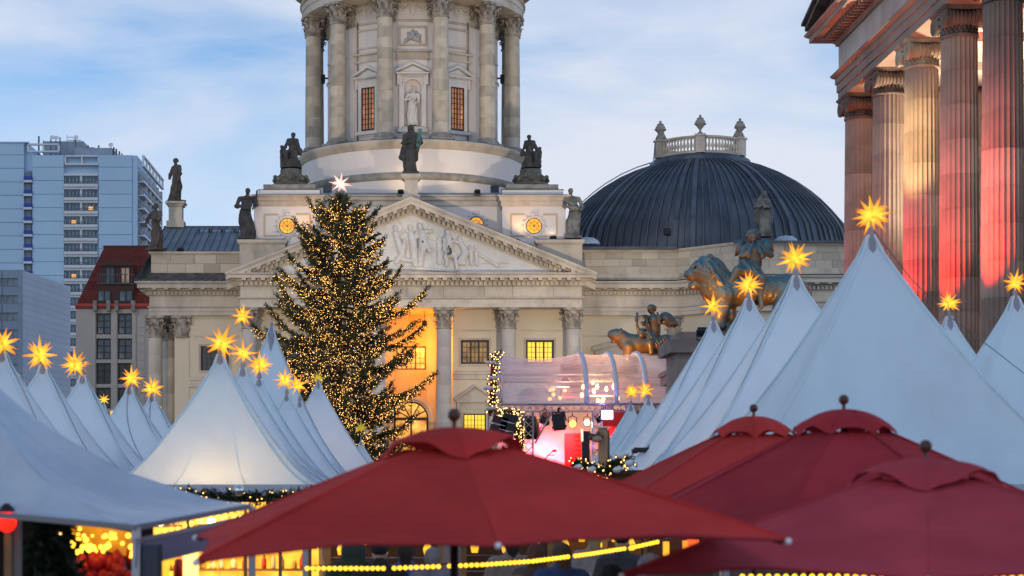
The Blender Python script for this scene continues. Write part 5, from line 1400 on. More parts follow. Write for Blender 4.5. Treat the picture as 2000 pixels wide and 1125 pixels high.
lion += caps([(1384, 504, -.28, 6), (1380, 510, -.3, 7)], .04)+caps([(1384, 504, .28, 6), (1380, 510, .3, 7)], .04)
lion += caps([(1412, 580, -.3, 19), (1404, 612, -.32, 13), (1400, 640, -.34, 11), (1392, 646, -.36, 9)])    # near front leg
lion += caps([(1424, 584, .3, 18), (1428, 616, .3, 12), (1420, 646, .3, 11), (1410, 650, .3, 9)])
lion += caps([(1545, 578, -.3, 24), (1522, 606, -.34, 16), (1528, 628, -.34, 10), (1518, 648, -.34, 9), (1508, 651, -.34, 9)])
lion += caps([(1550, 580, .3, 22), (1538, 608, .32, 15), (1552, 630, .32, 10), (1546, 650, .32, 9), (1536, 652, .32, 8)])
lion += caps([(1566, 558, 0, 9), (1578, 570, 0, 7), (1582, 600, .02, 5), (1576, 625, .05, 7)], .03)
rng = random.Random(11)
mane = []
for i in range(210):
    u = rng.uniform(0, 1); ph = rng.uniform(0, 2*PI)
    cxm, czm = 1379+u*32, 528+u*38                     # along the neck, from the brow to the chest
    rr = 27+6.5*math.sin(PI*min(1, u*1.2))
    cy, cz = math.cos(ph), math.sin(ph)
    if u < .22 and cz < .35: continue
    wv = rng.uniform(-.25, .25)
    p0 = (cxm-cz*rr*.35, czm-cz*rr*.94, cy*rr*LS, 4.6); p1 = (cxm-cz*rr*.35+10, czm-cz*rr*.9+9, math.cos(ph+wv)*(rr+1.5)*LS, 2.0)
    mane.append(('c', lp(*p0[:3]), lp(*p1[:3]), p0[3]*LS, p1[3]*LS, .018))
def lion_fn(X, Y, Z):
    D = blend(lion, X, Y, Z, .16)
    for p in mane: D = smin(D, cap_d(X, Y, Z, p[1], p[2], p[3], p[4]), .012)
    # open mouth, eye hollows
    D = np.maximum(D, -cap_d(X, Y, Z, lp(1336, 551, 0), lp(1358, 547, 0), 5.5*LS, 3.5*LS))
    for s in (-1, 1): D = np.maximum(D, -ell_d(X, Y, Z, lp(1356, 524, s*.215), (.055, .05, .035)))
    fur = np.clip((Z-.35)/.5, 0, 1)
    return D+.011*np.sin(X*31+2*np.sin(Z*17))*np.sin(Z*29+Y*19)*fur
lt = thing('lion_statue', 'bronze lion with open mouth and thick mane, striding on its plinth', 'statue', (wx(1460, LD), LD, wz(640, LD)))
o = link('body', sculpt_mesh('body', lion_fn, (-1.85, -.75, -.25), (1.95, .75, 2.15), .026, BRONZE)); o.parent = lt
# the cherub
def cap2(chain, k=.03): return [('c', lp(*a[:3]), lp(*b[:3]), a[3]*LS, b[3]*LS, k) for a, b in zip(chain, chain[1:])]
ch = cap2([(1471, 534, 0, 15), (1473, 512, 0, 14.5), (1473, 490, -.02, 15.5)], .05)
ch += cap2([(1458, 484, 0, 7.5), (1488, 484, 0, 7.5)], .05)+cap2([(1473, 482, 0, 6), (1472, 472, -.04, 6)])
ch += [('e', lp(1471, 464, -.06), (.15, .165, .175), .03)]
ch += cap2([(1455, 486, -.02, 7.5), (1447, 502, -.12, 6), (1460, 494, -.34, 4.5)])                          # arm, hand on flute
ch += cap2([(1491, 486, -.02, 7.5), (1504, 499, -.1, 6), (1479, 495, -.34, 4.5)])
ch += cap2([(1466, 534, -.1, 12), (1436, 531, -.32, 9), (1420, 558, -.34, 6), (1408, 566, -.36, 4.5), (1402, 566, -.4, 3)])
ch += cap2([(1478, 536, -.1, 12), (1482, 546, -.38, 9), (1479, 580, -.38, 6), (1481, 602, -.42, 4.5), (1474, 607, -.5, 3.5)])
curls = []
for i in range(60):
    u = rng.uniform(0, 2*PI); v = rng.uniform(-.1, 1.2)
    c = Vector((math.cos(u)*math.cos(v), math.sin(u)*math.cos(v), math.sin(v)))
    if c.y < -.55 and c.z < .55: continue
    b0 = Vector(lp(1471, 463, -.05)); curls.append(b0+Vector((c.x*.17, c.y*.17, c.z*.18)))
drap = cap2([(1452, 512, -.1, 8), (1462, 530, -.22, 10), (1474, 538, -.26, 8)])+cap2([(1452, 508, .0, 9), (1449, 526, -.05, 10)])
def cherub_fn(X, Y, Z):
    D = blend(ch, X, Y, Z, .03)
    for c in curls: D = smin(D, np.sqrt((X-c.x)**2+(Y-c.y)**2+(Z-c.z)**2)-.048, .015)
    D2 = blend(drap, X, Y, Z, .05)+.016*np.sin(X*55+Z*30)
    D = smin(D, D2, .02)
    e = Vector(lp(1471, 465, -.06))
    D = smin(D, cap_d(X, Y, Z, (e.x, e.y-.15, e.z+.03), (e.x, e.y-.185, e.z-.03), .018, .028), .02)
    for s in (-1, 1): D = np.maximum(D, -(np.sqrt((X-e.x-s*.06)**2+(Y-e.y+.165)**2+(Z-e.z-.02)**2)-.028))
    return D
ct = thing('cherub_statue', 'winged bronze cherub blowing a double flute astride the lion', 'statue', (wx(1460, LD), LD, wz(640, LD)))
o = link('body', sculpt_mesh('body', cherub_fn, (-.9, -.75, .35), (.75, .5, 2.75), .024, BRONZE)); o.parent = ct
f_ = MB()
for a, b in (((1469, 471, -.24), (1455, 508, -.5)), ((1474, 471, -.24), (1483, 508, -.5))):
    A, B = Vector(lp(*a)), Vector(lp(*b))
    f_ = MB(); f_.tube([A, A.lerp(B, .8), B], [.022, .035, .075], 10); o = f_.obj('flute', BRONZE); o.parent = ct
def wing(pts, th, y):
    """a feathered wing: outline in photo pixels, thickened, in overlapping feather rows"""
    b = MB(); n = len(pts)
    c = Vector((sum(p[0] for p in pts)/n, sum(p[1] for p in pts)/n))
    vs = [lp(p[0], p[1], y-.02+.05*math.sin(i)) for i, p in enumerate(pts)]+[lp(p[0], p[1], y+th) for p in pts]+[lp(c.x, c.y, y-.1), lp(c.x, c.y, y+th+.06)]
    fs = [(i, (i+1) % n, 2*n) for i in range(n)]+[((i+1) % n+n, i+n, 2*n+1) for i in range(n)]+[(i, i+n, (i+1) % n+n, (i+1) % n) for i in range(n)]
    b.add(vs, fs, True); return b
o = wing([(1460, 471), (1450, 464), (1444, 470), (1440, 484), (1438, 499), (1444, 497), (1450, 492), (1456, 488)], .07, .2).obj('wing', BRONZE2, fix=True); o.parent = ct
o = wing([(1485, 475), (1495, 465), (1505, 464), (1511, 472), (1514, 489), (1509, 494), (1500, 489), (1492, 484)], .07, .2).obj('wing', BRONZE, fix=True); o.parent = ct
PLINTH = mat('theatre_plinth_stone', (.26, .21, .19), (.15, .125, .115), scale=.8, rough=.85, bump=.2, bscale=9)
pl = thing('lion_plinth', 'stone plinth under the bronze lion beside the theatre stairs', 'plinth', (wx(1460, LD), LD, 0))
zf = wz(652, LD)
o = MB().box(-2.1, 2.3, -.95, .95, 0, zf-.6).obj('pedestal', PLINTH); o.parent = pl
o = MB().box(-2.3, 2.5, -1.15, 1.15, zf-.6, zf-.25).box(-2.0, 2.2, -.85, .85, zf-.248, zf-.02).obj('cornice', PLINTH); o.parent = pl
rk_ = MB()
for i in range(26): rk_.ball((rng.uniform(-1.2, 1.6), rng.uniform(-.5, .5), zf-.02+rng.uniform(0, .12)), rng.uniform(.12, .3), 7, 5)
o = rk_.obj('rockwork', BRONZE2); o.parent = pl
MB_ = (lt, ct)
floodlight('floodlight', 'orange floodlight below the head of the bronze lion', (wx(1372, 46.5), 46.4, 6.75), (wx(1385, LD), LD-.1, 8.2), (1.0, .40, .07), 260, 80, .12)
floodlight('floodlight', 'orange floodlight under the hind legs of the bronze lion', (wx(1515, 46.8), 46.4, 6.75), (wx(1500, LD), LD, 7.9), (1.0, .42, .08), 110, 90, .12)

PDp = 68.0; PS = PDp/F
def pp(px, py, dy=0.0): return ((px-1262)*PS, dy, (700-py)*PS)
def pcap(chain, k=.12): return [('c', pp(*a[:3]), pp(*b[:3]), a[3]*PS, b[3]*PS, k) for a, b in zip(chain, chain[1:])]
pan = pcap([(1222, 668, 0, 17), (1245, 672, 0, 18), (1275, 674, 0, 17), (1302, 674, 0, 20), (1312, 678, 0, 19)])
pan += pcap([(1222, 664, 0, 15), (1212, 657, 0, 13), (1202, 655, 0, 12)], .08)+pcap([(1203, 652, 0, 10.5), (1194, 652, 0, 7), (1192, 655, 0, 5.5)], .05)
pan += pcap([(1204, 662, 0, 7), (1197, 667, 0, 4.5)], .05)+pcap([(1212, 644, -.16, 3), (1211, 647, -.18, 3.5)], .03)+pcap([(1212, 644, .16, 3), (1211, 647, .18, 3.5)], .03)
pan += pcap([(1226, 680, -.25, 12), (1224, 700, -.28, 8), (1226, 722, -.28, 6), (1218, 725, -.28, 5)])+pcap([(1238, 682, .25, 11), (1242, 702, .26, 8), (1238, 724, .26, 6)])
pan += pcap([(1310, 682, -.26, 16), (1300, 702, -.3, 9), (1308, 716, -.3, 6), (1302, 726, -.3, 5)])+pcap([(1314, 684, .26, 15), (1316, 706, .28, 8), (1322, 724, .28, 6)])
pan += pcap([(1326, 666, 0, 4.5), (1338, 668, 0, 4), (1345, 680, 0, 3.5), (1340, 690, 0, 3.5)], .04)
def pan_fn(X, Y, Z):
    D = blend(pan, X, Y, Z, .12)
    D = np.maximum(D, -cap_d(X, Y, Z, pp(1188, 661, 0), pp(1200, 659, 0), 2.6*PS, 1.4*PS))
    return D+.006*np.sin(X*14)*np.sin(Z*17+Y*9)
pt_ = thing('panther_statue', 'bronze panther with snarling head behind the clear stage roof', 'statue', (wx(1262, PDp), PDp, wz(700, PDp)))
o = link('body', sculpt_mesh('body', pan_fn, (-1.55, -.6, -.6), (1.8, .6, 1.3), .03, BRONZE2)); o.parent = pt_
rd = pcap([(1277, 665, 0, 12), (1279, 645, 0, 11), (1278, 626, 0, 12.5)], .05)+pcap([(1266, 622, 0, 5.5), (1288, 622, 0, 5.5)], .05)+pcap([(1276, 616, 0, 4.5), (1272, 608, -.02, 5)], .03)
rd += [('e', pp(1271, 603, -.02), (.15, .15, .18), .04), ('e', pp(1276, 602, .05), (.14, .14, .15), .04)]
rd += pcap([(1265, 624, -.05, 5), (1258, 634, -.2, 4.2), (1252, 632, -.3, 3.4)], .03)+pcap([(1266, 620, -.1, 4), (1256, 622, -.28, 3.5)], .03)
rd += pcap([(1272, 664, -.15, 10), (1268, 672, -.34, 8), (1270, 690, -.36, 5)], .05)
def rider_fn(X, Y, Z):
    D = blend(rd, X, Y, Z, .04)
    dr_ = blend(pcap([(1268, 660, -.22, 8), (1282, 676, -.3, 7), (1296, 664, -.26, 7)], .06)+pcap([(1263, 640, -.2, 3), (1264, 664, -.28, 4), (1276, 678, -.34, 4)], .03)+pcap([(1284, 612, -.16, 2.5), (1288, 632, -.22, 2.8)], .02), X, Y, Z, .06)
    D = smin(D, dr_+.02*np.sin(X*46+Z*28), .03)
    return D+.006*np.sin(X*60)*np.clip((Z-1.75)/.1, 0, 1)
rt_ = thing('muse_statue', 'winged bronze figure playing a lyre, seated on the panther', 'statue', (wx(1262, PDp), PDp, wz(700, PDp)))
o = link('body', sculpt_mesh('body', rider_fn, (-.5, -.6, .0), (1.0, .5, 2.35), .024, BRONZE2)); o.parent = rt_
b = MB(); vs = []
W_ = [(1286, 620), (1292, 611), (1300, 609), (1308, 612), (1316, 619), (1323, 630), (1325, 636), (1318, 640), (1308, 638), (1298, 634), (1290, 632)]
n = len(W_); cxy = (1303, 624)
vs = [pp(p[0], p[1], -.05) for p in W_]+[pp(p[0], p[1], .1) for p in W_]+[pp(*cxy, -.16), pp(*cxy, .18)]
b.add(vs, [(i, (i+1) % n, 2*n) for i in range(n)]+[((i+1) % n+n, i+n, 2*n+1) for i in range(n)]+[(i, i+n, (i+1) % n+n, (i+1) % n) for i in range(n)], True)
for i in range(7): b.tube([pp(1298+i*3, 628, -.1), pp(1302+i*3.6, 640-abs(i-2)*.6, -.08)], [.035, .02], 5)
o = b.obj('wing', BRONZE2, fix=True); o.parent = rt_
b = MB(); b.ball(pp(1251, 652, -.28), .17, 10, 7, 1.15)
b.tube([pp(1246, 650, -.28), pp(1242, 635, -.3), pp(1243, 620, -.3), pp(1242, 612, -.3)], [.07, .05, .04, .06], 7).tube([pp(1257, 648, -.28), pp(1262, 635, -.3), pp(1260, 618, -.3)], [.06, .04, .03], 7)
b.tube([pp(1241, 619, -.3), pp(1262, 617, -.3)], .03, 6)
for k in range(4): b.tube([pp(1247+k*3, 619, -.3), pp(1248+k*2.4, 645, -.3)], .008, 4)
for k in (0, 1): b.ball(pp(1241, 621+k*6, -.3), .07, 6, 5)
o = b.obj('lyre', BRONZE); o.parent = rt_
pl = thing('panther_plinth', 'dark stone plinth with moulded cap under the bronze panther', 'plinth', (wx(1262, PDp), PDp, 0))
zf = wz(728, PDp)
o = MB().box(-1.5, 1.6, -.8, .8, 0, zf-.5).obj('pedestal', PLINTH); o.parent = pl
o = MB().box(-1.7, 1.8, -1.0, 1.0, zf-.5, zf).obj('cornice', PLINTH); o.parent = pl
floodlight('floodlight', 'orange floodlight below the chest of the bronze panther', (wx(1215, 66.3), 66.4, 7.1), (wx(1235, PDp), PDp, 8.4), (1.0, .42, .07), 260, 90, .12)
# stepped end of the stair wall seen right of the stage roof
pe = thing('stair_pier', 'stepped grey stone pier with moulded cap beside the stage roof', 'pier', (wx(1352, 57), 57, 0))
def sx(p): return wx(p, 57)-wx(1352, 57)
def sz(p): return wz(p, 57)
for z0, z1, a, b_, e in ((0, sz(752), 1310, 1400, 0), (sz(752), sz(735), 1297, 1405, .1), (sz(735), sz(727), 1293, 1409, .15), (sz(727), sz(698), 1326, 1400, 0), (sz(698), sz(688), 1322, 1404, .12)):
    o = MB().box(sx(a), sx(b_), -.8-e, .8+e, z0, z1).obj('stone_block', PLINTH); o.parent = pe
b = MB().box(-.3, .3, -.25, .25, 0, .4, Matrix.Translation((sx(1345), -.2, sz(688)+.2)) @ Matrix.Rotation(.4, 4, 'Y')).bar((sx(1330), -.3, sz(688)+.02), (sx(1330), -.3, sz(676)), .06)
floodlight('floodlight', 'black floodlight standing on the stepped stone pier', (wx(1342, 57), 56.5, sz(688)+.35), (wx(1320, 62), 64, 9.3), (1.0, .55, .2), 60, 70, .1, body=.5)
# ================================================================== needles and fairy lights
def needle_sprays(starts, dirs, lens, per, blade, width, rng, droop=.25):
    """short twigs clothed with thin blades; returns verts, faces (numpy)"""
    n = len(starts)
    t = rng.random((n, per, 1))
    base = starts[:, None, :]+dirs[:, None, :]*lens[:, None, None]*t
    rnd = rng.normal(size=(n, per, 3)); rnd[..., 2] -= droop
    d = dirs[:, None, :]*.9+rnd*.75
    d /= np.linalg.norm(d, axis=2, keepdims=True)+1e-6
    side = np.cross(d, rng.normal(size=(n, per, 3))); side /= np.linalg.norm(side, axis=2, keepdims=True)+1e-6
    L = blade*(.6+.8*rng.random((n, per, 1))); W = width*(.7+.6*rng.random((n, per, 1)))
    p0 = base; p1 = base+d*L*.45+side*W; p2 = base+d*L; p3 = base+d*L*.45-side*W
    V = np.stack([p0, p1, p2, p3], 2).reshape(-1, 3)
    Fq = np.arange(len(V)).reshape(-1, 4)
    return V, Fq
def np_mesh(name, V, Fq, mtl, smooth=False):
    me = bpy.data.meshes.new(name)
    nv, nf, k = len(V), len(Fq), Fq.shape[1]
    me.vertices.add(nv); me.vertices.foreach_set('co', V.astype(np.float32).ravel())
    me.loops.add(nf*k); me.loops.foreach_set('vertex_index', Fq.astype(np.int32).ravel())
    me.polygons.add(nf); me.polygons.foreach_set('loop_start', np.arange(0, nf*k, k, dtype=np.int32))
    try: me.polygons.foreach_set('loop_total', np.full(nf, k, np.int32))
    except Exception: pass
    me.update(calc_edges=True); me.validate(); me.materials.append(mtl)
    return me
OCT_V = np.array([(1, 0, 0), (-1, 0, 0), (0, 1, 0), (0, -1, 0), (0, 0, 1.2), (0, 0, -1.2)], float)
OCT_F = np.array([(0, 2, 4), (2, 1, 4), (1, 3, 4), (3, 0, 4), (2, 0, 5), (1, 2, 5), (3, 1, 5), (0, 3, 5)])
def dots(name, pts, r, mtl):
    pts = np.asarray(pts, float); rr = np.broadcast_to(np.asarray(r, float), (len(pts),))
    V = (pts[:, None, :]+OCT_V[None]*rr[:, None, None]).reshape(-1, 3)
    Fq = (OCT_F[None]+6*np.arange(len(pts))[:, None, None]).reshape(-1, 3)
    return np_mesh(name, V, Fq, mtl)
NEEDLE = mat('fir_needles', (0.022, 0.032, 0.012), (0.048, 0.056, 0.020), scale=1.2, rough=.65)
NEEDLE2 = mat('garland_needles', (0.010, 0.022, 0.010), (0.026, 0.042, 0.016), scale=5, rough=.65)
BARK = mat('fir_bark', (0.10, 0.06, 0.035), (0.05, 0.03, 0.02), scale=6, rough=.9, bump=.4)
FAIRY = glow('warm_fairy_light', (1.0, 0.48, 0.12), 8.0, sampled=True)
FAIRY_W = glow('pale_fairy_light', (1.0, 0.54, 0.17), 6.0, sampled=False)
SILVER = mat('silver_bauble', (0.75, 0.76, 0.80), rough=.18, metal=.9)

# ------------------------------------------------------------------ the Christmas tree
TD = 95.0; TXc = wx(664, TD)
tree = thing('fir_tree', 'tall fir decorated with countless warm fairy lights in front of the church', 'christmas tree', (TXc, TD, 0))
rng = np.random.default_rng(21)
ys = [375, 395, 412, 432, 455, 480, 505, 530, 560, 590, 620, 660, 700, 750, 800, 850, 900, 960]

hl = [6, 30, 60, 66, 100, 104, 112, 128, 148, 160, 172, 166, 170, 168, 160, 150, 140, 120]
hr = [6, 30, 80, 78, 84, 124, 116, 140, 152, 158, 168, 164, 170, 176, 168, 158, 146, 130]
def half(z, side):
    py = HY-(z-EYE)*F/TD
    return np.interp(py, ys, hl if side < 0 else hr)*TD/F
ZTOPT = wz(378, TD)
starts, dirs, lens = [], [], []; bran = MB(); lightp = []; baub = []
z = 1.6; wh = 0
while z < ZTOPT-.25:
    f_ = (z-1.6)/(ZTOPT-1.6)
    nb = int(9-3*f_)
    for k in range(nb):
        a = 2*PI*(k+rng.uniform(-.3, .3))/nb+wh*1.3
        hwid = half(z+.35, math.cos(a))
        pulse = (.5+.5*math.cos(2*PI*(z-1.9+.25*math.sin(a*2+1))/1.30))**2          # the boughs stand in tiers
        L = hwid*(.50+.43*pulse)*rng.uniform(.84, 1.12)
        if L < .15: continue
        dens = rng.choice((.3, .7, 1.2, 1.9), p=(.25, .3, .3, .15))
        drop = (.08+.18*(1-f_))*L*rng.uniform(.6, 1.3); lift = rng.uniform(.22, .55)*L*.9
        pts = []
        side_b = rng.uniform(-.12, .12)
        for i in range(9):
            t = i/8
            r_ = L*t; aa = a+side_b*t
            zz = z-drop*math.sin(min(1, t*1.25)*PI/2)+(lift*max(0, t-.45)**1.6*2.2)
            pts.append(Vector((math.cos(aa)*r_, math.sin(aa)*r_, zz)))
        bran.tube(pts, [.06*(1-t/9)*(.4+L/5)+.008 for t in range(9)], 5)
        m_ = max(6, int(L*(19+9*pulse)))
        for i in range(m_):
            t = rng.uniform(.10, 1)**.7
            if t < .25 and rng.random() < .6: continue
            j = min(7, int(t*8)); p = pts[j].lerp(pts[j+1], t*8-j); tan = (pts[j+1]-pts[j]).normalized()
            sd = Vector((-math.sin(a), math.cos(a), 0))*rng.choice((-1, 1))
            d = (tan*rng.uniform(.5, 1.1)+sd*rng.uniform(.1, 1.0)+Vector((0, 0, rng.uniform(-.95, .22)))).normalized()
            ln = rng.uniform(.30, .72)*(.55+.45*(1-f_))*(1.1-.35*t)
            starts.append(p); dirs.append(d); lens.append(ln)
            for q_ in range(4):
                if rng.random() > dens*.48: continue
                lightp.append(p+d*ln*rng.uniform(.3, 1.08)+Vector(rng.normal(size=3)*.05))
        for i in range(5): starts.append(pts[8]); dirs.append((pts[8]-pts[7]).normalized()+Vector(rng.normal(size=3)*.2)); lens.append(.42)
        if rng.random() < .42:
            t = rng.uniform(.5, 1); j = min(7, int(t*8)); baub.append(pts[j].lerp(pts[j+1], t*8-j)+Vector((0, 0, -.18)))
    z += .44-.16*f_; wh += 1
for i in range(40): starts.append(Vector((0, 0, ZTOPT-.9+i*.02))); dirs.append(Vector((rng.normal()*.6, rng.normal()*.6, .8)).normalized()); lens.append(.3)
V, Fq = needle_sprays(np.array([tuple(s) for s in starts]), np.array([tuple(d) for d in dirs]), np.array(lens), 18, .17, .018, rng)
o = link('crown', np_mesh('crown', V, Fq, NEEDLE)); o.parent = tree; o['kind'] = 'stuff'
o = bran.obj('branch', BARK); o.parent = tree; o['kind'] = 'stuff'
o = MB().tube([(0, 0, 0), (.03, 0, 6), (-.03, 0, 12), (0, 0, ZTOPT)], [.34, .26, .15, .03], 12).obj('trunk', BARK); o.parent = tree
lightp = [p for p in lightp if rng.random() < .9]
print('tree', len(V), len(lightp), len(baub))
o = link('fairy_lights', dots('fairy_lights', [tuple(p+Vector((TXc, TD, 0))) for p in lightp], .008+.010*rng.random(len(lightp))**2, FAIRY))
tag(o, 'warm golden fairy lights wound all over the fir tree', 'fairy lights', kind='stuff')
bm_ = MB().ball((0, 0, 0), .1, 12, 8).mesh('bauble', SILVER)
for p in baub[:90]:
    o = link('bauble', bm_, loc=p+Vector((TXc, TD, 0))); tag(o, 'silver bauble hanging among the lights of the fir tree', 'bauble', 'silver baubles on the fir tree')

# ------------------------------------------------------------------ many-pointed stars
def star_mat(name, core, tip, st):
    m = bpy.data.materials.new(name); m.use_nodes = True; t = m.node_tree; L = t.links.new; b = t.nodes['Principled BSDF']
    tcn = t.nodes.new('ShaderNodeTexCoord'); sp = t.nodes.new('ShaderNodeSeparateXYZ'); L(tcn.outputs['Object'], sp.inputs[0])
    rp_ = t.nodes.new('ShaderNodeValToRGB'); e = rp_.color_ramp.elements; e[0].position = .0; e[1].position = .8; e[0].color = (*core, 1); e[1].color = (*tip, 1)
    L(sp.outputs['Z'], rp_.inputs[0]); L(rp_.outputs[0], b.inputs['Emission Color']); oi = t.nodes.new('ShaderNodeObjectInfo'); mr = t.nodes.new('ShaderNodeMapRange'); mr.inputs[3].default_value = st*.68; mr.inputs[4].default_value = st*1.25; L(oi.outputs['Random'], mr.inputs[0]); L(mr.outputs[0], b.inputs['Emission Strength'])
    b.inputs['Base Color'].default_value = (*[c*.6 for c in tip], 1); b.inputs['Roughness'].default_value = .6
    m.cycles.emission_sampling = 'NONE'
    return m
STAR_Y = star_mat('lit_yellow_paper', (1.35, .92, .10), (.95, .27, .004), .46)
STAR_D = star_mat('faint_glow_yellow_plastic', (.62, .48, .05), (.42, .33, .03), .25)  # unlit stars, brightened by a faint glow painted into the yellow
STAR_W = star_mat('lit_white_paper', (1.0, .78, .70), (1.0, .52, .44), .48)
DIRS = [Vector(v).normalized() for v in ((1, 0, 0), (-1, 0, 0), (0, 1, 0), (0, -1, 0), (0, 0, 1), (1, 1, 0), (1, -1, 0), (-1, 1, 0), (-1, -1, 0), (1, 0, 1), (1, 0, -1), (-1, 0, 1), (-1, 0, -1), (0, 1, 1), (0, 1, -1), (0, -1, 1), (0, -1, -1), (1, 1, 1), (1, 1, -1), (1, -1, 1), (1, -1, -1), (-1, 1, 1), (-1, 1, -1), (-1, -1, 1), (-1, -1, -1))]
def spike_mesh(m, r=.145, L=1.0):
    b = MB(); n = 4
    vs = [(r*math.cos(PI/4+PI/2*i), r*math.sin(PI/4+PI/2*i), .12) for i in range(4)]+[(0, 0, L)]
    b.add(vs, [(0, 1, 4), (1, 2, 4), (2, 3, 4), (3, 0, 4), (3, 2, 1, 0)]); return b.mesh('ray', m)
SPK = {m.name: spike_mesh(m) for m in (STAR_Y, STAR_D, STAR_W)}
BODY = {m.name: MB().ball((0, 0, 0), .26, 8, 6).mesh('body', m) for m in (STAR_Y, STAR_D, STAR_W)}
def star(label, px, py, d, diam_px, m=STAR_Y, group='yellow stars on the tent tops', full=True, cat='star', rot=None):
    rad = diam_px/2*d/F
    r2 = random.Random(int(px*7+py))
    t = thing('star_lantern', label, cat, P(px, py, d), group=group)
    t.rotation_euler = rot or (r2.uniform(-.35, .35), r2.uniform(-.35, .35), r2.uniform(0, 1.5))
    t.scale = (rad, rad, rad)
    o = link('body', BODY[m.name]); o.parent = t
    if full:
        for k, v in enumerate(DIRS):
            o = link('ray', SPK[m.name]); o.parent = t; o.rotation_euler = v.to_track_quat('Z', 'Y').to_euler()
            ln = 1.12 if k < 5 else (1.0 if k < 17 else .86); o.scale = (1, 1, ln)
    else:
        b = MB(); src = SPK[m.name]
        for v in DIRS:
            mt = v.to_track_quat('Z', 'Y').to_matrix().to_4x4()
            b.add([mt @ q.co for q in src.vertices], [tuple(p.vertices) for p in src.polygons])
        o = b.obj('ray', m); o.parent = t; o['kind'] = 'stuff'
    return t

# ------------------------------------------------------------------ pagoda tents
def tent_mat(name, c, tr):
    m = mat(name, c, tuple(x*.86 for x in c), scale=.9, rough=.5, transl=tr, spec=.35, bump=.10, bscale=2.6, streak=2.5, contrast=(.4, .75))
    return m
CANVAS = tent_mat('white_tent_canvas', (0.76, 0.90, 0.97), .25)
VAL = mat('shaded_tent_valance', (0.42, 0.48, 0.56), rough=.6)  # blue-grey shade below the eave, put into the cloth colour
SLEEVE = mat('grey_plastic_sleeve', (0.44, 0.44, 0.50), rough=.3, transl=.4)
CABLE = mat('grey_cable', (0.13, 0.15, 0.18), rough=.6)
def canopy_mesh(s, z0, z1, p=1.42, n=20, mm=14, mtl=CANVAS, seed=0):
    b = MB(); r2 = random.Random(seed)
    ph = [r2.uniform(0, 6) for _ in range(4)]
    for side in range(4):
        vs = []
        m4 = Matrix.Rotation(side*PI/2, 4, 'Z')
        for j in range(n+1):
            t = (j/n)**1.15; rho = 1-t**(1/p); hf = max(.035, s/2*rho)
            for i in range(mm+1):
                u = -1+2*i/mm
                sag = (.085*math.sin(PI*min(1, t*1.25))**1.0+.02)*(1-u*u)*hf
                wr = .012*math.sin(u*9+ph[side]+t*5)*math.sin(PI*t)*hf/(s/2)*2
                vs.append(m4 @ Vector((u*hf, -hf+sag+wr, z0+(z1-z0)*t)))
        fs = [(j*(mm+1)+i, j*(mm+1)+i+1, (j+1)*(mm+1)+i+1, (j+1)*(mm+1)+i) for j in range(n) for i in range(mm)]
        b.add(vs, fs, True)
    return b.mesh('canopy', mtl)
def ridge_pts(s, z0, z1, k, p=1.42, n=14, off=0):
    q = []
    sx_, sy_ = ((-1, -1), (1, -1), (1, 1), (-1, 1))[k]
    for j in range(n+1):
        t = (j/n)**1.15; hf = max(.035, s/2*(1-t**(1/p)))+off
        q.append(Vector((sx_*hf, sy_*hf, z0+(z1-z0)*t+off)))
    return q
TENTS = {}
def tent(label, X, d, s, ztip, eave=2.62, group='white pagoda tents', seed=0, cable=None, lamp_=None):
    t = thing('pagoda_tent', label, 'tent', (X, d, 0), group=group)
    key = (s, round(ztip, 1))
    if key not in TENTS:
        H = round(ztip, 1)
        seam = [MB().tube(ridge_pts(s, eave, H, k, off=.004), .022, 5).mesh('ridge_seam', CANVAS) for k in range(4)]
        val = []
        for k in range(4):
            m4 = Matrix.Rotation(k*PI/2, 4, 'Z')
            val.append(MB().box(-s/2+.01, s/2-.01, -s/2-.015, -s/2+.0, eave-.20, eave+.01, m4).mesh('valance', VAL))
        pole = MB().box(-.04, .04, -.04, .04, 0, eave-.02).mesh('leg', ALU)
        slv = MB().lathe([(.17*s/3, -.42*s/3-.05), (.075*s/3+.01, -.16*s/3), (.05, .02), (.03, .12)], seg=12, cap=False).mesh('peak_sleeve', SLEEVE)
        mast = MB().tube([(0, 0, -.1), (0, 0, .28)], .02, 6).mesh('mast', ALU)
        fseam = [MB().tube(face_cable(s, eave, H-.25, k, u, u), .006, 4).mesh('panel_seam', CANVAS) for k in (0, 1, 3) for u in (-.36, .36)]
        TENTS[key] = (canopy_mesh(s, eave, H, seed=seed), seam, val, pole, slv, mast, H, fseam)
    cm, seam, val, pole, slv, mast, H, fseam = TENTS[key]
    o = link('canopy', cm); o.parent = t
    for e in seam: o = link('ridge_seam', e); o.parent = t
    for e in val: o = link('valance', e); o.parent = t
    for a, b in ((-1, -1), (1, -1), (1, 1), (-1, 1)):
        o = link('leg', pole); o.parent = t; o.location = (a*(s/2-.06), b*(s/2-.06), 0)
    if d < 45:
        for e in fseam: o = link('panel_seam', e); o.parent = t
    o = link('peak_sleeve', slv); o.parent = t; o.location = (0, 0, H)
    o = link('mast', mast); o.parent = t; o.location = (0, 0, H)
    for c in (cable or ()):
        pts = c
        o = MB().tube(pts, .004+.00006*d, 4).obj('cable', CABLE); o.parent = t
    if lamp_:
        lamp(t, 'POINT', lamp_[0], lamp_[1], (X, d, 2.2), size=.3)
    return t
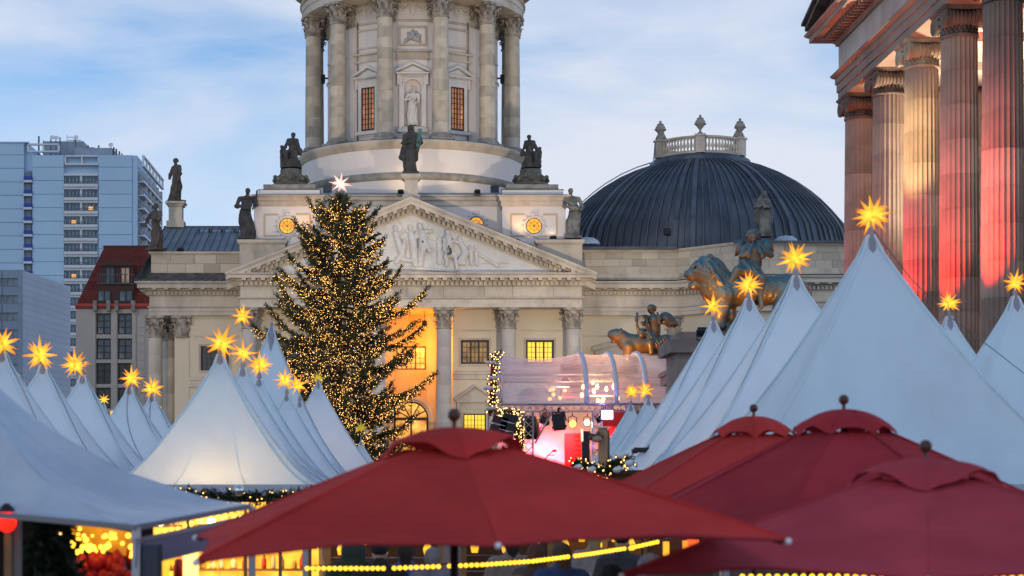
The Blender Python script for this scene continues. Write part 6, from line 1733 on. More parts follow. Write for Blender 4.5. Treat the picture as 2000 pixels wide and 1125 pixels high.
def face_cable(s, z0, z1, k, u0, u1, p=1.42):
    """a cord lying over the face of a tent from the tip to the eave"""
    pts = []
    for j in range(12):
        t = 1-j/11; tt = max(0, t); hf = max(.04, s/2*(1-tt**(1/p))); u = u0+(u1-u0)*(1-t)
        pts.append(Vector((u*hf, -hf-.012+(.085*math.sin(PI*min(1, tt*1.25))+.02)*(1-u*u)*hf, z0+(z1-z0)*tt+.004)))
    m4 = Matrix.Rotation(k*PI/2, 4, 'Z')
    return [m4 @ q_ for q_ in pts]
BIG = EYE+3.64; SM = EYE+2.08
# right-hand row, five metre tents
for lab, d, X in (('largest white pagoda tent, in front of the theatre columns', 25.0, 6.6), ('second white pagoda tent behind the largest one, below the rump of the bronze lion', 29.8, 6.58), ('third white pagoda tent behind the largest one, below the cherub', 33.4, 6.47), ('fourth white pagoda tent behind the largest one, under the lion head', 38.0, 6.59)):
    tent(lab, X, d, 5.2, BIG, cable=[face_cable(5.2, 2.62, 6.2, 3, -.2, .7)] if d > 26 else None, lamp_=((1.0, .6, .45), 60) if d > 26 else None)
for lab, d, X in (('white pagoda tent before the farther red-lit columns, cable crossing it', 36.9, 11.4), ('white pagoda tent at the right frame edge below the red columns', 33.0, 11.45)):
    tent(lab, X, d, 4.8, BIG-.1 if False else BIG, cable=None)
tent('small white tent right below the clear stage roof, the nearer of two', 5.72, 42.0, 3.1, SM, cable=[face_cable(3.1, 2.62, 4.7, 3, -.2, .5)])
tent('small white tent right below the clear stage roof, the farther of two', 5.70, 45.2, 3.1, SM+.06)
# left rows, three metre tents
left = [('lilac white tent with open stall front and garland, beside the red parasol', -3.04, 27.75), ('second small tent in the row behind the lilac stall tent', -2.98, 30.85), ('third small tent in the row behind the lilac stall tent', -2.96, 33.95), ('fourth small tent in the row behind the lilac stall tent', -2.84, 39.75), ('fifth small tent in the row behind the lilac stall tent', -2.74, 42.85)]
for i, (lab, X, d) in enumerate(left):
    tent(lab, X, d, 3.0, SM, cable=[face_cable(3.0, 2.62, 4.7, 1, -.3, .6), face_cable(3.0, 2.62, 4.7, 1, .2, -.5)] if i else None, lamp_=((1.0, .5, .55), 10 if i == 0 else 10), seed=i)
tent('tall white tent rising behind the lilac stall tent', -3.85, 40.0+8, 4.6, EYE+4.36)
tent('tall white tent standing before the fir tree', -3.2, 60.0, 5.2, EYE+3.56, lamp_=((1.0, .55, .4), 120), cable=[face_cable(5.2, 2.62, 6.2, 1, -.2, .6)])
tent('farthest small white tent at the foot of the fir tree', -2.16, 75.0, 3.0, EYE+1.94)
left2 = [('white tent cut by the left frame edge, below the office block', -6.38, 27.2), ('white tent below the office block, second from the left frame edge', -6.38, 30.2), ('white tent below the apartment tower, third from the left frame edge', -6.22, 32.4+.6), ('white tent before the town house, the nearer of two with crossing cables', -5.95, 36.8), ('white tent before the wing columns, the farther of two with crossing cables', -5.95, 40.0)]
for i, (lab, X, d) in enumerate(left2):
    tent(lab, X, d, 3.0, SM, cable=[face_cable(3.0, 2.62, 4.7, 1, .3, -.6)] if i < 3 else [face_cable(3.0, 2.62, 4.7, 0, -.3, .7), face_cable(3.0, 2.62, 4.7, 1, .3, -.6)], lamp_=((1.0, .6, .55), 12))
tent('small far white tent before the dark windows of the town house', wx(203, 62), 62.0, 3.0, wz(792, 62))
tent('small far white tent between the left tents, before the town house door', wx(175, 56), 56.0, 3.0, wz(795, 56))

# stars, with what they stand on
ST = [('large yellow star on the largest white tent, before the theatre columns', 1704, 421, 25.0, 84), ('yellow star on the tent below the rump of the bronze lion', 1553, 505, 29.8, 72), ('yellow star in front of the bronze lion and cherub legs', 1462, 557, 33.4, 62), ('yellow star below the chin of the bronze lion', 1393, 598, 38.0, 54),
      ('yellow star before the lower red-lit columns, cable leading to it', 1854, 592, 36.9, 50), ('yellow star at the right frame edge before the red columns', 1983, 552, 33.0, 54), ('yellow star before the stage roof, the one further from the theatre', 1234, 765, 45.2, 36), ('yellow star before the stage roof, the one nearer the theatre', 1260, 763, 42.0, 42),
      ('large yellow star on the lilac stall tent', 433, 671, 27.75, 76), ('yellow star highest of the cluster, on the tall tent by the wing column', 474, 618, 48, 48), ('yellow star directly behind the star of the lilac stall tent', 475, 690, 30.85, 60), ('yellow star third in line behind the lilac stall tent', 508, 713, 33.95, 56), ('yellow star fourth in line behind the lilac stall tent, before the fir', 556, 743, 39.75, 50), ('yellow star fifth in line behind the lilac stall tent, touching the fourth', 581, 752, 42.85, 46),
      ('large yellow star cut by the left frame edge', 4, 672, 27.2, 76), ('large yellow star before the office block', 78, 694, 30.2, 74), ('yellow star before the loggias of the apartment tower', 147, 712, 33.0, 64), ('yellow star before the windows of the town house', 257, 739, 36.8, 52), ('yellow star before the corner columns of the church wing', 298, 759, 40.0, 50)]
for lab, px, py, d, dp in ST: star(lab, px, py, d, dp)
for lab, px, py, d, dp in [('small yellow star low before the lowest town house windows', 203, 780, 62.0, 25), ('small yellow star beside the tent third from the left frame edge', 174, 771, 56.0, 22), ('tiny yellow star between the town house tents', 219, 806, 70.0, 14), ('tiny yellow star behind the tent at the left frame edge', 32, 735, 60.0, 18), ('tiny yellow star beside the wing column foot', 311, 797, 66.0, 12)]:
    star(lab, px, py, d, dp, full=False)
star('unlit yellow star on the tall tent before the fir tree', 622, 738, 60.0, 24, STAR_D, full=False)
star('unlit yellow star on the farthest tent at the foot of the fir', 705, 835, 75.0, 30, STAR_D, full=False)
star('white many-pointed star on top of the fir tree', 665, 359, TD, 44, STAR_W, group=None, full=True, rot=(0, .12, .2))
# cables strung from tent to tent
def strung(label, pts, r=.012):
    o = MB().tube(pts, r, 5).obj('guy_cable', CABLE); tag(o, label, 'cable')
strung('thin cable slanting from the largest tent across the theatre columns', [P(1706, 450, 25), P(1780, 545, 27), P(1850, 615, 29), P(1950, 690, 31), P(2020, 745, 32)], .008)
strung('thin cable slanting up to the star before the lower red columns', [P(1800, 655, 34), P(1830, 630, 36.5), P(1856, 606, 36.9)], .008)
# ================================================================== floodlights of the church
WARM = (1.0, .80, .60); AMBER = (1.0, .52, .16)
floodlight('floodlight', 'black twin floodlight at the drum foot beside the apex pedestal', (wx(783, 117.6), 117.6, wz(376, 117.6)+.1), (TX-.5, TY-RD, zt(300)), (1.0, .70, .36), 120, 120, .2, 'floodlights at the foot of the tower drum', body=.34)
floodlight('floodlight', 'black floodlight at the drum foot between apex pedestal and corner block', (wx(932, 117.8), 117.8, wz(376, 117.8)+.1), (TX+3.5, TY-RD+1, zt(300)), (1.0, .70, .36), 110, 120, .2, 'floodlights at the foot of the tower drum', body=.34)
for lab, px, sx_ in (('amber floodlight on the corner block roof by the tower, above the left round window', 600, 1), ('amber floodlight on the corner block roof by the tower, above the right round window', 1010, -1)):
    floodlight('floodlight', lab, (wx(px, 115.9), 115.9, wz(468, 115.9)), (wx(px-sx_*22, 117), 117, wz(388, 117)), AMBER, 120, 95, .1, body=.25)
for lab, px, py, d in (('small black floodlight on the ledge beside the right round window', 1080, 464, 116.6), ('small black floodlight on the wing roof beside the red house', 352, 487, 120.9)):
    floodlight('floodlight', lab, P(px, py, d), P(px-20, py-70, d+2), WARM, 3, 110, .1, body=.4)
# big mast floods that wash the facade from the square (standing behind the viewer's field, on the square)
for lab, x, y, e, aim in (('floodlight mast on the square left of the tents', -19.0, 62.0, 24000, (-3, 119, 18)), ('floodlight mast on the square beside the stage', 13.2, 84.0, 15000, (4, 121, 20))):
    t = thing('floodlight_mast', lab, 'floodlight', (x, y, 0))
    o = MB().tube([(0, 0, 0), (0, 0, 6.6)], [.09, .06], 8).obj('pole', DARK); o.parent = t
    o = MB().box(-.3, .3, -.1, .2, 6.6, 7.0).obj('housing', DARK); o.parent = t
    lamp(t, 'SPOT', (1.0, .79, .57), e, (x, y+.35, 6.8), aim, .4, 52, .8)

# ================================================================== red parasols
def red_cloth(name, c): return mat(name, c, tuple(x*.7 for x in c), scale=1.6, rough=.8, transl=.14, spec=.12, bump=.5, bscale=3.0, contrast=(.3, .72), rnd=.13)
RED_FRONT = red_cloth('brick_red_parasol_cloth', (0.68, 0.055, 0.045)); RED_DUSTY = red_cloth('dusty_red_parasol_cloth', (0.56, 0.070, 0.088)); RED_MAROON = red_cloth('maroon_parasol_cloth', (0.48, 0.042, 0.050)); RED_WARM = red_cloth('warm_red_parasol_cloth', (0.64, 0.060, 0.050))
RED_EDGE = mat('red_parasol_hem', (0.42, 0.025, 0.03), rough=.8)
WOODK = mat('kiosk_wood', (.30, .17, .07), (.2, .11, .05), scale=4, rough=.7, streak=.2)
WOOD_D = mat('dark_wood', (0.10, 0.045, 0.03), (0.06, 0.03, 0.02), scale=20, rough=.5)
def parasol(label, X, d, ztop, zrim, Rr, alpha, tilt=(0, 0), capr=.50, drop=None, square=True, RED_CLOTH=None):
    t = thing('parasol', label, 'parasol', (X, d, 0), group='red parasols')
    ribs = []
    for j in range(8):
        a = alpha+j*PI/4
        rr = Rr if (j % 2 == 0 or not square) else Rr*math.cos(PI/4)
        dz = tilt[0]*math.cos(a)*rr+tilt[1]*math.sin(a)*rr
        if drop and j in drop: dz += drop[j]
        ribs.append((a, rr, zrim+dz))
    def surf(a, rr, zr, s):
        zc = ztop-(ztop-zr)*(.90*s+.10*s*s)
        return Vector((math.cos(a)*rr*s, math.sin(a)*rr*s, zc))
    n, m_ = 18, 14; S0 = .17
    r2 = random.Random(int(X*100))
    for j in range(8):
        A, B = ribs[j], ribs[(j+1) % 8]
        b = MB(); vs = []
        ph = r2.uniform(0, 6)
        for i in range(n+1):
            s = S0+(1-S0)*i/n
            for k in range(m_+1):
                u = k/m_
                p = surf(*A, s).lerp(surf(*B, s), u)
                w_ = math.sin(PI*u)
                p.z -= w_*((.018 if square else .05)*s*math.sin(PI*min(1, s*.9))+.010*math.sin(s*26+ph+u*4)*s)+.004*math.sin(u*17+ph+s*7)
                if i == n: p = p+(Vector((0, 0, p.z))-p)*.05*w_+Vector((0, 0, .05*w_))
                elif i == n-1: p = p+(Vector((0, 0, p.z))-p)*.03*w_+Vector((0, 0, .03*w_))
                vs.append(p)
        b.add(vs, [(i*(m_+1)+k, (i+1)*(m_+1)+k, (i+1)*(m_+1)+k+1, i*(m_+1)+k+1) for i in range(n) for k in range(m_)], True)
        o = b.obj('canopy_panel', RED_CLOTH); o.parent = t
        # hem and seam
        o = MB().tube([vs[n*(m_+1)+k]+Vector((0, 0, -.008)) for k in range(m_+1)], .011, 4).obj('hem', RED_EDGE); o.parent = t
        if j % 2 == 0 or not square: o = MB().tube([surf(*A, .16+.84*i/10)+Vector((0, 0, .004)) for i in range(11)], .010, 4).obj('seam', RED_CLOTH); o.parent = t
        o = MB().tube([Vector((0, 0, ztop-.16)), surf(*A, .5)+Vector((0, 0, -.05)), surf(*A, .985)+Vector((0, 0, -.03))], .014, 5).obj('rib', DARK); o.parent = t
        o = MB().ball(surf(*A, 1.0)+Vector((0, 0, -.01)), .022, 8, 5).obj('rib_tip', mat('white_rib_tip', (.8, .8, .8), rough=.4)); o.parent = t
    # vent cap that arches open between the ribs
    for j in range(8):
        A, B = ribs[j], ribs[(j+1) % 8]; b = MB(); vs = []
        sA, sB = capr/A[1], capr/B[1]
        for i in range(9):
            q_ = i/8
            for k in range(11):
                u = k/10; w_ = math.sin(PI*u)
                if square: w_ = math.sin(PI*(u+((j+1) % 2))/2)
                p = surf(A[0], A[1], A[2], sA*q_).lerp(surf(B[0], B[1], B[2], sB*q_), u)
                base_z = surf(A[0], A[1], A[2], sA).lerp(surf(B[0], B[1], B[2], sB), u).z
                p.z = ztop+.04-(ztop+.04-base_z-.015)*q_**2.3+(.075 if square else .06)*max(0, w_)**1.3*q_**3-(.02*(1-w_) if i == 8 else 0)+.012*math.sin(u*9+j*2+q_*5)*q_
                f_ = 1+.04*q_; vs.append(Vector((p.x*f_, p.y*f_, p.z)))
        b.add(vs, [(i*11+k, (i+1)*11+k, (i+1)*11+k+1, i*11+k+1) for i in range(8) for k in range(10)], True)
        o = b.obj('vent_cap', RED_CLOTH); o.parent = t
    o = MB().tube([(0, 0, ztop-.02), (0, 0, ztop+.09)], .016, 8).ball((0, 0, ztop+.125), .046, 14, 9).obj('finial', WOOD_D); o.parent = t
    o = MB().tube([(0, 0, 0), (0, 0, ztop)], .03, 10).obj('pole', DARK); o.parent = t
    o = MB().box(-.35, .35, -.35, .35, 0, .08).obj('base', DARK); o.parent = t
    return t
parasol('red parasol in the middle foreground, rim cutting the picture below the fir', wx(887, 12), 12.0, wz(846, 12), 2.26, 2.5, R(-38), drop={0: .02, 6: -.09, 4: -.05}, RED_CLOTH=RED_FRONT)
parasol('red parasol in the right foreground, lowest and nearest to the frame corner', wx(1808, 12.6), 12.6, wz(905, 12.6), 2.03, 2.7, R(-61), capr=.56, RED_CLOTH=RED_DUSTY)
parasol('dark red parasol behind the two foreground ones, under the largest tent', wx(1648, 15.6), 15.6, wz(808, 15.6), 2.16, 2.3, R(-72), capr=.46, square=False, RED_CLOTH=RED_MAROON)
parasol('red parasol farthest back, between the stage garland and the largest tent', wx(1472, 18.9), 18.9, wz(820, 18.9), 2.30, 2.1, R(-100), capr=.45, square=False, RED_CLOTH=RED_WARM)

# ================================================================== string of round yellow bulbs
BULB = glow('yellow_string_bulb', (1.0, .50, .02), 3.2, sampled=False)
ls = thing('light_string', 'string of round yellow bulbs hung low behind the middle parasol', 'light string', P(960, 1100, 16.5))
base_ = Vector(ls.location)
pth_ = [P(600, 1110, 15.5), P(760, 1110, 15.8), P(940, 1103, 16), P(1040, 1096, 16.3), P(1150, 1082, 16.8), P(1240, 1068, 17.2), P(1285, 1058, 17.4)]
def along(pts, step):
    out_ = []; acc = 0
    for a, b in zip(pts, pts[1:]):
        L = (b-a).length; s = acc
        while s < L: out_.append(a.lerp(b, s/L)); s += step
        acc = s-L
    return out_
o = MB().tube([p-base_+Vector((0, 0, .02)) for p in pth_], .008, 5).obj('wire', DARK); o.parent = ls
bme = MB().ball((0, 0, 0), .019, 8, 6).mesh('bulb', BULB)
for p in along(pth_, .052):
    if random.random() < .06: continue
    o = link('bulb', bme); o.parent = ls; o.location = p-base_
ls = thing('light_string', 'string of yellow bulbs under the front hem of the nearest right parasol', 'light string', P(1700, 1120, 14))
base_ = Vector(ls.location); pth_ = [P(1450, 1126, 14), P(1700, 1125, 14), P(2010, 1127, 14)]
o = MB().tube([p-base_+Vector((0, 0, .02)) for p in pth_], .008, 5).obj('wire', DARK); o.parent = ls
for p in along(pth_, .07): o = link('bulb', bme); o.parent = ls; o.location = p-base_

# ================================================================== people in the crowd, seen from behind under the parasol rim
SKIN = mat('skin', (0.50, 0.30, 0.22), rough=.6)
def person(label, px, d, h, coat, hat, hatmat, rz=0, hood=None, legs=(0.02, 0.022, 0.03)):
    t = thing('person', label, 'person', (wx(px, d), d, .2), rz, group='people in the market crowd')
    s = h/1.75
    body = [('e', (0, -.01, 1.64), (.078, .098, .115)), ('c', (0, .01, 1.44), (0, 0, 1.56), .06, .055), ('e', (0, 0, 1.22), (.17, .11, .26)), ('c', (-.17, 0, 1.40), (.17, 0, 1.40), .065, .065), ('e', (0, 0, .95), (.165, .12, .16)),
            ('c', (-.09, 0, .92), (-.10, -.01, .5), .09, .062), ('c', (-.10, -.01, .5), (-.10, .01, .09), .06, .045), ('c', (.09, 0, .92), (.10, -.01, .5), .09, .062), ('c', (.10, -.01, .5), (.10, .01, .09), .06, .045),
            ('c', (-.10, .03, .05), (-.11, -.14, .045), .05, .045), ('c', (.10, .03, .05), (.11, -.14, .045), .05, .045),
            ('c', (-.21, 0, 1.39), (-.27, .02, 1.10), .055, .045), ('c', (-.27, .02, 1.10), (-.19, -.12, .98), .045, .035), ('c', (.21, 0, 1.39), (.27, .02, 1.10), .055, .045), ('c', (.27, .02, 1.10), (.19, -.12, .98), .045, .035),
            ('c', (0, -.1, 1.64), (0, -.115, 1.62), .012, .016, .01), ('e', (-.082, .0, 1.63), (.014, .026, .032), .008), ('e', (.082, .0, 1.63), (.014, .026, .032), .008)]
    o = link('body', sculpt_mesh('body', lambda X, Y, Z: blend(body, X, Y, Z, .04), (-.36, -.26, -.02), (.36, .2, 1.8), .03, SKIN, tf=lambda V: V*s)); o.parent = t
    cb = [('e', (0, 0, 1.2), (.225, .165, .3)), ('c', (-.19, .0, 1.40), (.19, .0, 1.40), .10, .10), ('c', (0, 0, .82), (0, 0, 1.1), .21, .19), ('c', (-.23, 0, 1.38), (-.31, .02, 1.10), .095, .085), ('c', (-.31, .02, 1.10), (-.20, -.14, .98), .08, .075),
          ('c', (.23, 0, 1.38), (.31, .02, 1.10), .095, .085), ('c', (.31, .02, 1.10), (.20, -.14, .98), .08, .075), ('c', (0, .03, 1.46), (0, .03, 1.52), .10, .09)]
    o = link('coat', sculpt_mesh('coat', lambda X, Y, Z: blend(cb, X, Y, Z, .05)+.008*np.sin(Z*75)*np.clip((1.4-Z)*4, 0, 1), (-.46, -.3, .55), (.46, .26, 1.66), .024, coat, tf=lambda V: V*s)); o.parent = t
    tr_ = [('c', (-.09, 0, .95), (-.10, -.01, .5), .115, .085), ('c', (-.10, -.01, .5), (-.10, .01, .12), .085, .07), ('c', (.09, 0, .95), (.10, -.01, .5), .115, .085), ('c', (.10, -.01, .5), (.10, .01, .12), .085, .07)]
    o = link('trousers', sculpt_mesh('trousers', lambda X, Y, Z: blend(tr_, X, Y, Z, .03), (-.26, -.2, .02), (.26, .2, 1.12), .03, mat('dark_trousers', legs, rough=.9), tf=lambda V: V*s)); o.parent = t
    if hat == 'beanie': hp = [('e', (0, .01, 1.70), (.105, .118, .10)), ('e', (0, .0, 1.80), (.04, .04, .04))]
    elif hat == 'cap': hp = [('e', (0, .01, 1.70), (.10, .115, .085)), ('c', (0, -.1, 1.68), (0, -.18, 1.665), .05, .04)]
    elif hat == 'hood': hp = [('e', (0, .03, 1.62), (.15, .155, .185)), ('c', (0, .06, 1.45), (0, .05, 1.55), .15, .14)]
    else: hp = [('e', (0, .015, 1.67), (.098, .112, .11)), ('c', (0, .05, 1.62), (0, .07, 1.45), .09, .06)]
    face = ell_d
    def hat_fn(X, Y, Z):
        D = blend(hp, X, Y, Z, .03)+.004*np.sin(X*90+Z*20)
        return np.maximum(D, -ell_d(X, Y, Z, (0, -.12, 1.60), (.075, .1, .085)))
    o = link({'hair': 'hair', 'hood': 'hood'}.get(hat, 'hat'), sculpt_mesh('hat', hat_fn, (-.22, -.26, 1.26), (.22, .26, 1.9), .02, hatmat, tf=lambda V: V*s)); o.parent = t
    return t
C_ = lambda n, c: mat(n, c, tuple(x*.7 for x in c), scale=9, rough=.85)
crowd = [('person in black jacket and dark hat left of the parasol pole', 742, 20, 1.74, C_('black_jacket', (.02, .02, .024)), 'beanie', C_('black_wool', (.02, .02, .02)), PI),
         ('person in bright blue jacket left of the parasol pole', 792, 21, 1.70, C_('bright_blue_jacket', (.03, .10, .42)), 'hair', C_('dark_hair', (.03, .018, .012)), PI),
         ('person in grey coat close to the parasol pole', 846, 20, 1.68, C_('grey_coat', (.22, .20, .24)), 'hair', C_('grey_hair', (.22, .2, .19)), PI-.3),
         ('person in green hooded jacket with fur edge', 1010, 16.5, 1.52, C_('green_jacket', (.22, .36, .08)), 'hood', C_('fur_brown', (.16, .11, .075)), PI),
         ('person in navy quilted jacket behind the bulb string', 1096, 18.5, 1.78, C_('navy_jacket', (.03, .06, .16)), 'hair', C_('brown_hair', (.09, .05, .03)), PI+.3),
         ('fair-haired person behind the navy jacket', 1160, 24, 1.78, C_('tan_coat', (.30, .26, .24)), 'hair', C_('blond_hair', (.38, .26, .13)), PI),
         ('person in striped pale wool hat', 1124, 15.5, 1.52, C_('plum_coat', (.10, .05, .08)), 'beanie', C_('striped_wool', (.34, .26, .27)), PI),
         ('person with black hood in the middle of the crowd', 1192, 16.5, 1.62, C_('black_coat', (.012, .012, .014)), 'hood', C_('black_hood', (.010, .010, .012)), PI),
         ('person in slate grey hooded jacket near the orange kiosk', 1268, 17.5, 1.68, C_('slate_jacket', (.17, .18, .24)), 'hood', C_('slate_hood', (.20, .21, .27)), PI+.4),
         ('person in brown coat between green and navy jackets', 1048, 20, 1.72, C_('brown_coat', (.10, .06, .045)), 'hair', C_('auburn_hair', (.12, .05, .03)), PI-.6),
         ('dark-haired person in beige scarfed coat behind the green jacket', 998, 22.5, 1.76, C_('beige_coat', (.26, .20, .16)), 'hair', C_('black_hair', (.02, .015, .012)), PI+.2),
         ('person in black cap behind the black hood', 1215, 22, 1.80, C_('charcoal_coat', (.05, .05, .055)), 'cap', C_('black_cap', (.015, .015, .018)), PI-.2),
         ('person in dark green parka left of all others under the parasol', 690, 21, 1.75, C_('dark_green_parka', (.03, .05, .035)), 'hood', C_('dark_green_hood', (.03, .05, .035)), PI)]
for c in crowd: person(*c)
deck = thing('wooden_deck', 'low wooden deck on which the crowd stands', 'deck', (1.3, 19.5, 0))
pk_ = MB().box(-3.4, 3.0, 0, .285, .16, .2).mesh('plank', WOOD_D)
for i_ in range(36): o = link('plank', pk_); o.parent = deck; o.location = (0, -5.3+i_*.3, 0)
for x_ in (-3.2, -.2, 2.8): o = MB().box(x_-.05, x_+.05, -5.3, 5.5, 0, .158).obj('joist', WOOD_D); o.parent = deck
# dark market huts behind the crowd
for lab, x0_, x1_, d_, dk_c in (('dark timber market hut behind the crowd, left of the parasol pole', 640, 860, 27.5, 0), ('dark timber market hut behind the crowd, right of the parasol pole', 905, 1075, 28.5, 1), ('dark timber market hut with lit jars behind the black hood', 1085, 1262, 29.5, 2)):
    hu = thing('market_hut', lab, 'hut', (wx((x0_+x1_)/2, d_), d_, 0), group='dark market huts'); W_2 = (x1_-x0_)/2*d_/F
    for k in range(8): o = MB().box(-W_2, W_2, .8, .84, .1+k*.27, .1+k*.27+.255).obj('board', WOOD_D); o.parent = hu
    o = MB().box(-W_2, W_2, -.1, .35, 0, .95).obj('counter', WOODK); o.parent = hu
    o = MB().prism([(-W_2-.15, 2.25), (W_2+.15, 2.25), (W_2+.15, 2.32), (-W_2-.15, 2.32)], -.35, 1.0).obj('roof', WOOD_D); o.parent = hu
    for e_ in (-1, 1): o = MB().box(e_*W_2-.05, e_*W_2+.05, -.1, 0, .95, 2.25).obj('post', WOODK); o.parent = hu
    for k in range(5):
        o = MB().lathe([(.05, 0), (.07, .1), (.03, .2)], (-W_2+.2+k*(2*W_2-.4)/4, .4, 1.5+.15*(k % 2)), 8).obj('lantern', glow('lantern_gold', (1.0, .48, .03), 1.2)); o.parent = hu

# ================================================================== lit kiosk under the lilac tent
KX, KD = -3.04, 26.45
ki = thing('market_kiosk', 'brightly lit yellow market kiosk under the lilac tent', 'kiosk', (KX, KD, 0))
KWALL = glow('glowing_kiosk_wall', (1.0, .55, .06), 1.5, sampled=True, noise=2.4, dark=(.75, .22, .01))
KHOT = glow('kiosk_lamp_tube', (1.0, .82, .42), 4.5, sampled=True)
o = MB().box(-1.4, 1.55, 1.6, 1.65, .2, 2.35).obj('back_wall', KWALL); o.parent = ki
o = MB().box(-1.4, 1.55, -.05, .4, 0, .95).obj('counter', WOODK); o.parent = ki
for x in (-1.35, -.35, .52, 1.05, 1.5): o = MB().box(x-.025, x+.025, .0, .05, .95, 2.3).obj('post', WOODK); o.parent = ki
for x0, x1 in ((-.2, .5), (.57, 1.0)): o = MB().box(x0, x1, -.04, 0, 2.16, 2.34).obj('sign_panel', glow('yellow_sign_panel', (1.0, .58, .06), 1.15)); o.parent = ki
for z in (1.25, 1.6, 1.95):
    o = MB().box(-1.38, 1.52, 1.3, 1.58, z, z+.03).obj('shelf', WOODK); o.parent = ki
r2 = random.Random(4)
GOODS = [mat('goods_red', (.5, .04, .03), rough=.5), mat('goods_gold', (.6, .38, .08), rough=.4), mat('goods_cream', (.7, .6, .4), rough=.6), mat('goods_green', (.08, .2, .06), rough=.6)]
for z in (1.28, 1.63, 1.98):
    x = -1.3
    while x < 1.45:
        wd = r2.uniform(.07, .14); hh = r2.uniform(.12, .26)
        g_ = MB().lathe([(wd*.45, 0), (wd*.5, hh*.2), (wd*.48, hh*.65), (wd*.25, hh*.85), (wd*.22, hh)], (x, 1.42, z+.003), 10).obj('jar', r2.choice(GOODS), None); g_.parent = ki
        x += wd+r2.uniform(.03, .12)
for x in (-.9, -.1, .35, .8, 1.3):
    o = MB().tube([(x, .9, 2.28), (x, .9, 2.12)], .012, 5).ball((x, .9, 2.04), .075, 10, 7).obj('lamp', KHOT); o.parent = ki
lamp(ki, 'POINT', (1.0, .6, .2), 90, (KX, KD+.6, 2.0), size=.2)
# fir garland with lights along the eave
def garland(label, pts, rad, nper, light_r, nlight, name='fir_garland', seed=1, lights_label=None, lm=None):
    r3 = np.random.default_rng(seed); P3 = []
    for a, b in zip(pts, pts[1:]):
        k = max(2, int((b-a).length*nper))
        for i in range(k): P3.append(tuple(a.lerp(b, (i+r3.random())/k)))
    P3 = np.array(P3); dd = r3.normal(size=P3.shape); dd /= np.linalg.norm(dd, axis=1, keepdims=True)
    V, Fq = needle_sprays(P3, dd, np.full(len(P3), rad), 10, rad*.55, rad*.09, r3, 0)
    g_ = link(name, np_mesh(name, V, Fq, NEEDLE2)); tag(g_, label, 'garland')
    idx = r3.integers(0, len(P3), nlight); lp_ = P3[idx]+dd[idx]*rad*1.05
    l_ = link('garland_lights', dots('garland_lights', lp_, light_r, lm or FAIRY_W)); l_.parent = g_; l_['kind'] = 'stuff'
    return g_, P3
garland('dark fir garland with tiny lights along the eave of the lilac tent', [P(330, 966, 26.1), P(420, 968, 26.1), P(500, 973, 26.1), P(560, 970, 26.1), P(640, 962, 26.1)], .11, 160, .009, 70, seed=3)
gb = tag(MB().ball((0, 0, 0), .085, 20, 14).obj('glass_bauble', mat('clear_glass_bauble', (.62, .68, .72), rough=.06, metal=.85)), 'large silver bauble on the eave of the lilac tent', 'bauble'); gb.location = P(467, 958, 25.95)
o = MB().box(KX-1.5, KX+1.56, KD-.3, KD-.22, 2.36, 2.47); o = o.obj('eave_beam', mat('pale_beam', (.5, .46, .45), rough=.7)); o.parent = ki; o.location = (-KX, -KD, 0)

# ================================================================== near stall at the lower left, out of focus
SC = Vector((-2.06, 13.0, 2.313)); SL = Vector((-4.87, 14.9, 2.50)); SR = Vector((-1.33, 14.5, 2.455)); SB = SL+(SR-SC)+Vector((0, 1.2, 0)); SPk = Vector((-4.25, 15.6, 3.98))
stl = thing('stall_tent', 'blurred white stall tent filling the lower left corner', 'tent', (SC.x-1.2, SC.y+1.5, 0), world=True)
b = MB(); nn = 16
r2 = random.Random(9)
for A, B in ((SL, SC), (SC, SR), (SR, SB), (SB, SL)):
    vs = []
    for j in range(nn+1):
        t = j/nn
        for i in range(nn+1):
            e = A.lerp(B, i/nn); u = i/nn
            p = e.lerp(SPk, t); p.z = e.z+(SPk.z-e.z)*t**1.75
            p.z -= .06*math.sin(PI*u)*math.sin(PI*t)
            p += Vector((0, 0, .016*math.sin(u*19+t*8)*math.sin(PI*t)+.012*math.sin(u*7-t*21)*math.sin(PI*t)))
            vs.append(p)
    b.add(vs, [(j*(nn+1)+i, j*(nn+1)+i+1, (j+1)*(nn+1)+i+1, (j+1)*(nn+1)+i) for j in range(nn) for i in range(nn)], True)
b.obj('canopy', mat('glossy_tent_vinyl', (0.66, 0.77, 0.86), (0.52, 0.64, 0.74), scale=1.4, rough=.22, transl=.3, spec=.6, bump=.5, bscale=3.0), stl)
for A, B, nm in ((SL, SC, 'hem'), (SC, SR, 'hem')):
    MB().add([A, B, B-Vector((0, 0, .045)), A-Vector((0, 0, .045))], [(0, 1, 2, 3)]).obj(nm, mat('grey_hem', (.22, .21, .22), rough=.7), stl)
for q_ in (SC, SR): MB().box(q_.x-.03, q_.x+.03, q_.y+.02, q_.y+.08, 0, q_.z-.02).obj('leg', ALU, stl)
# clear vinyl side below the right-hand eave, its lilac light put into the colour, with its steel rail
MB().add([SC+Vector((.01, 0, -.1)), SR+Vector((.01, 0, -.1)), SR+Vector((.0, 0, -.30)), SC+Vector((0, 0, -.32))], [(0, 1, 2, 3)]).obj('side_panel', mat('lilac_lit_vinyl', (.30, .28, .38), rough=.25, transl=.5), stl)
MB().bar(SC+Vector((0, 0, -.12)), SR+Vector((0, 0, -.1)), .03).obj('rail', ALU, stl)
MB().box(SC.x+.0, SC.x+.16, SC.y+.05, SC.y+.3, 0, 2.16).obj('side_post', mat('slate_post', (.06, .07, .09), rough=.7), stl)
MB().box(wx(8, 14), wx(22, 14), 14, 14.08, 0, 2.45).obj('wooden_post', WOODK, stl)
MB().box(wx(22.5, 14.1), wx(38, 14.1), 14.1, 14.2, 0, 2.42).obj('grey_post', mat('pale_post', (.35, .34, .33), rough=.8), stl)
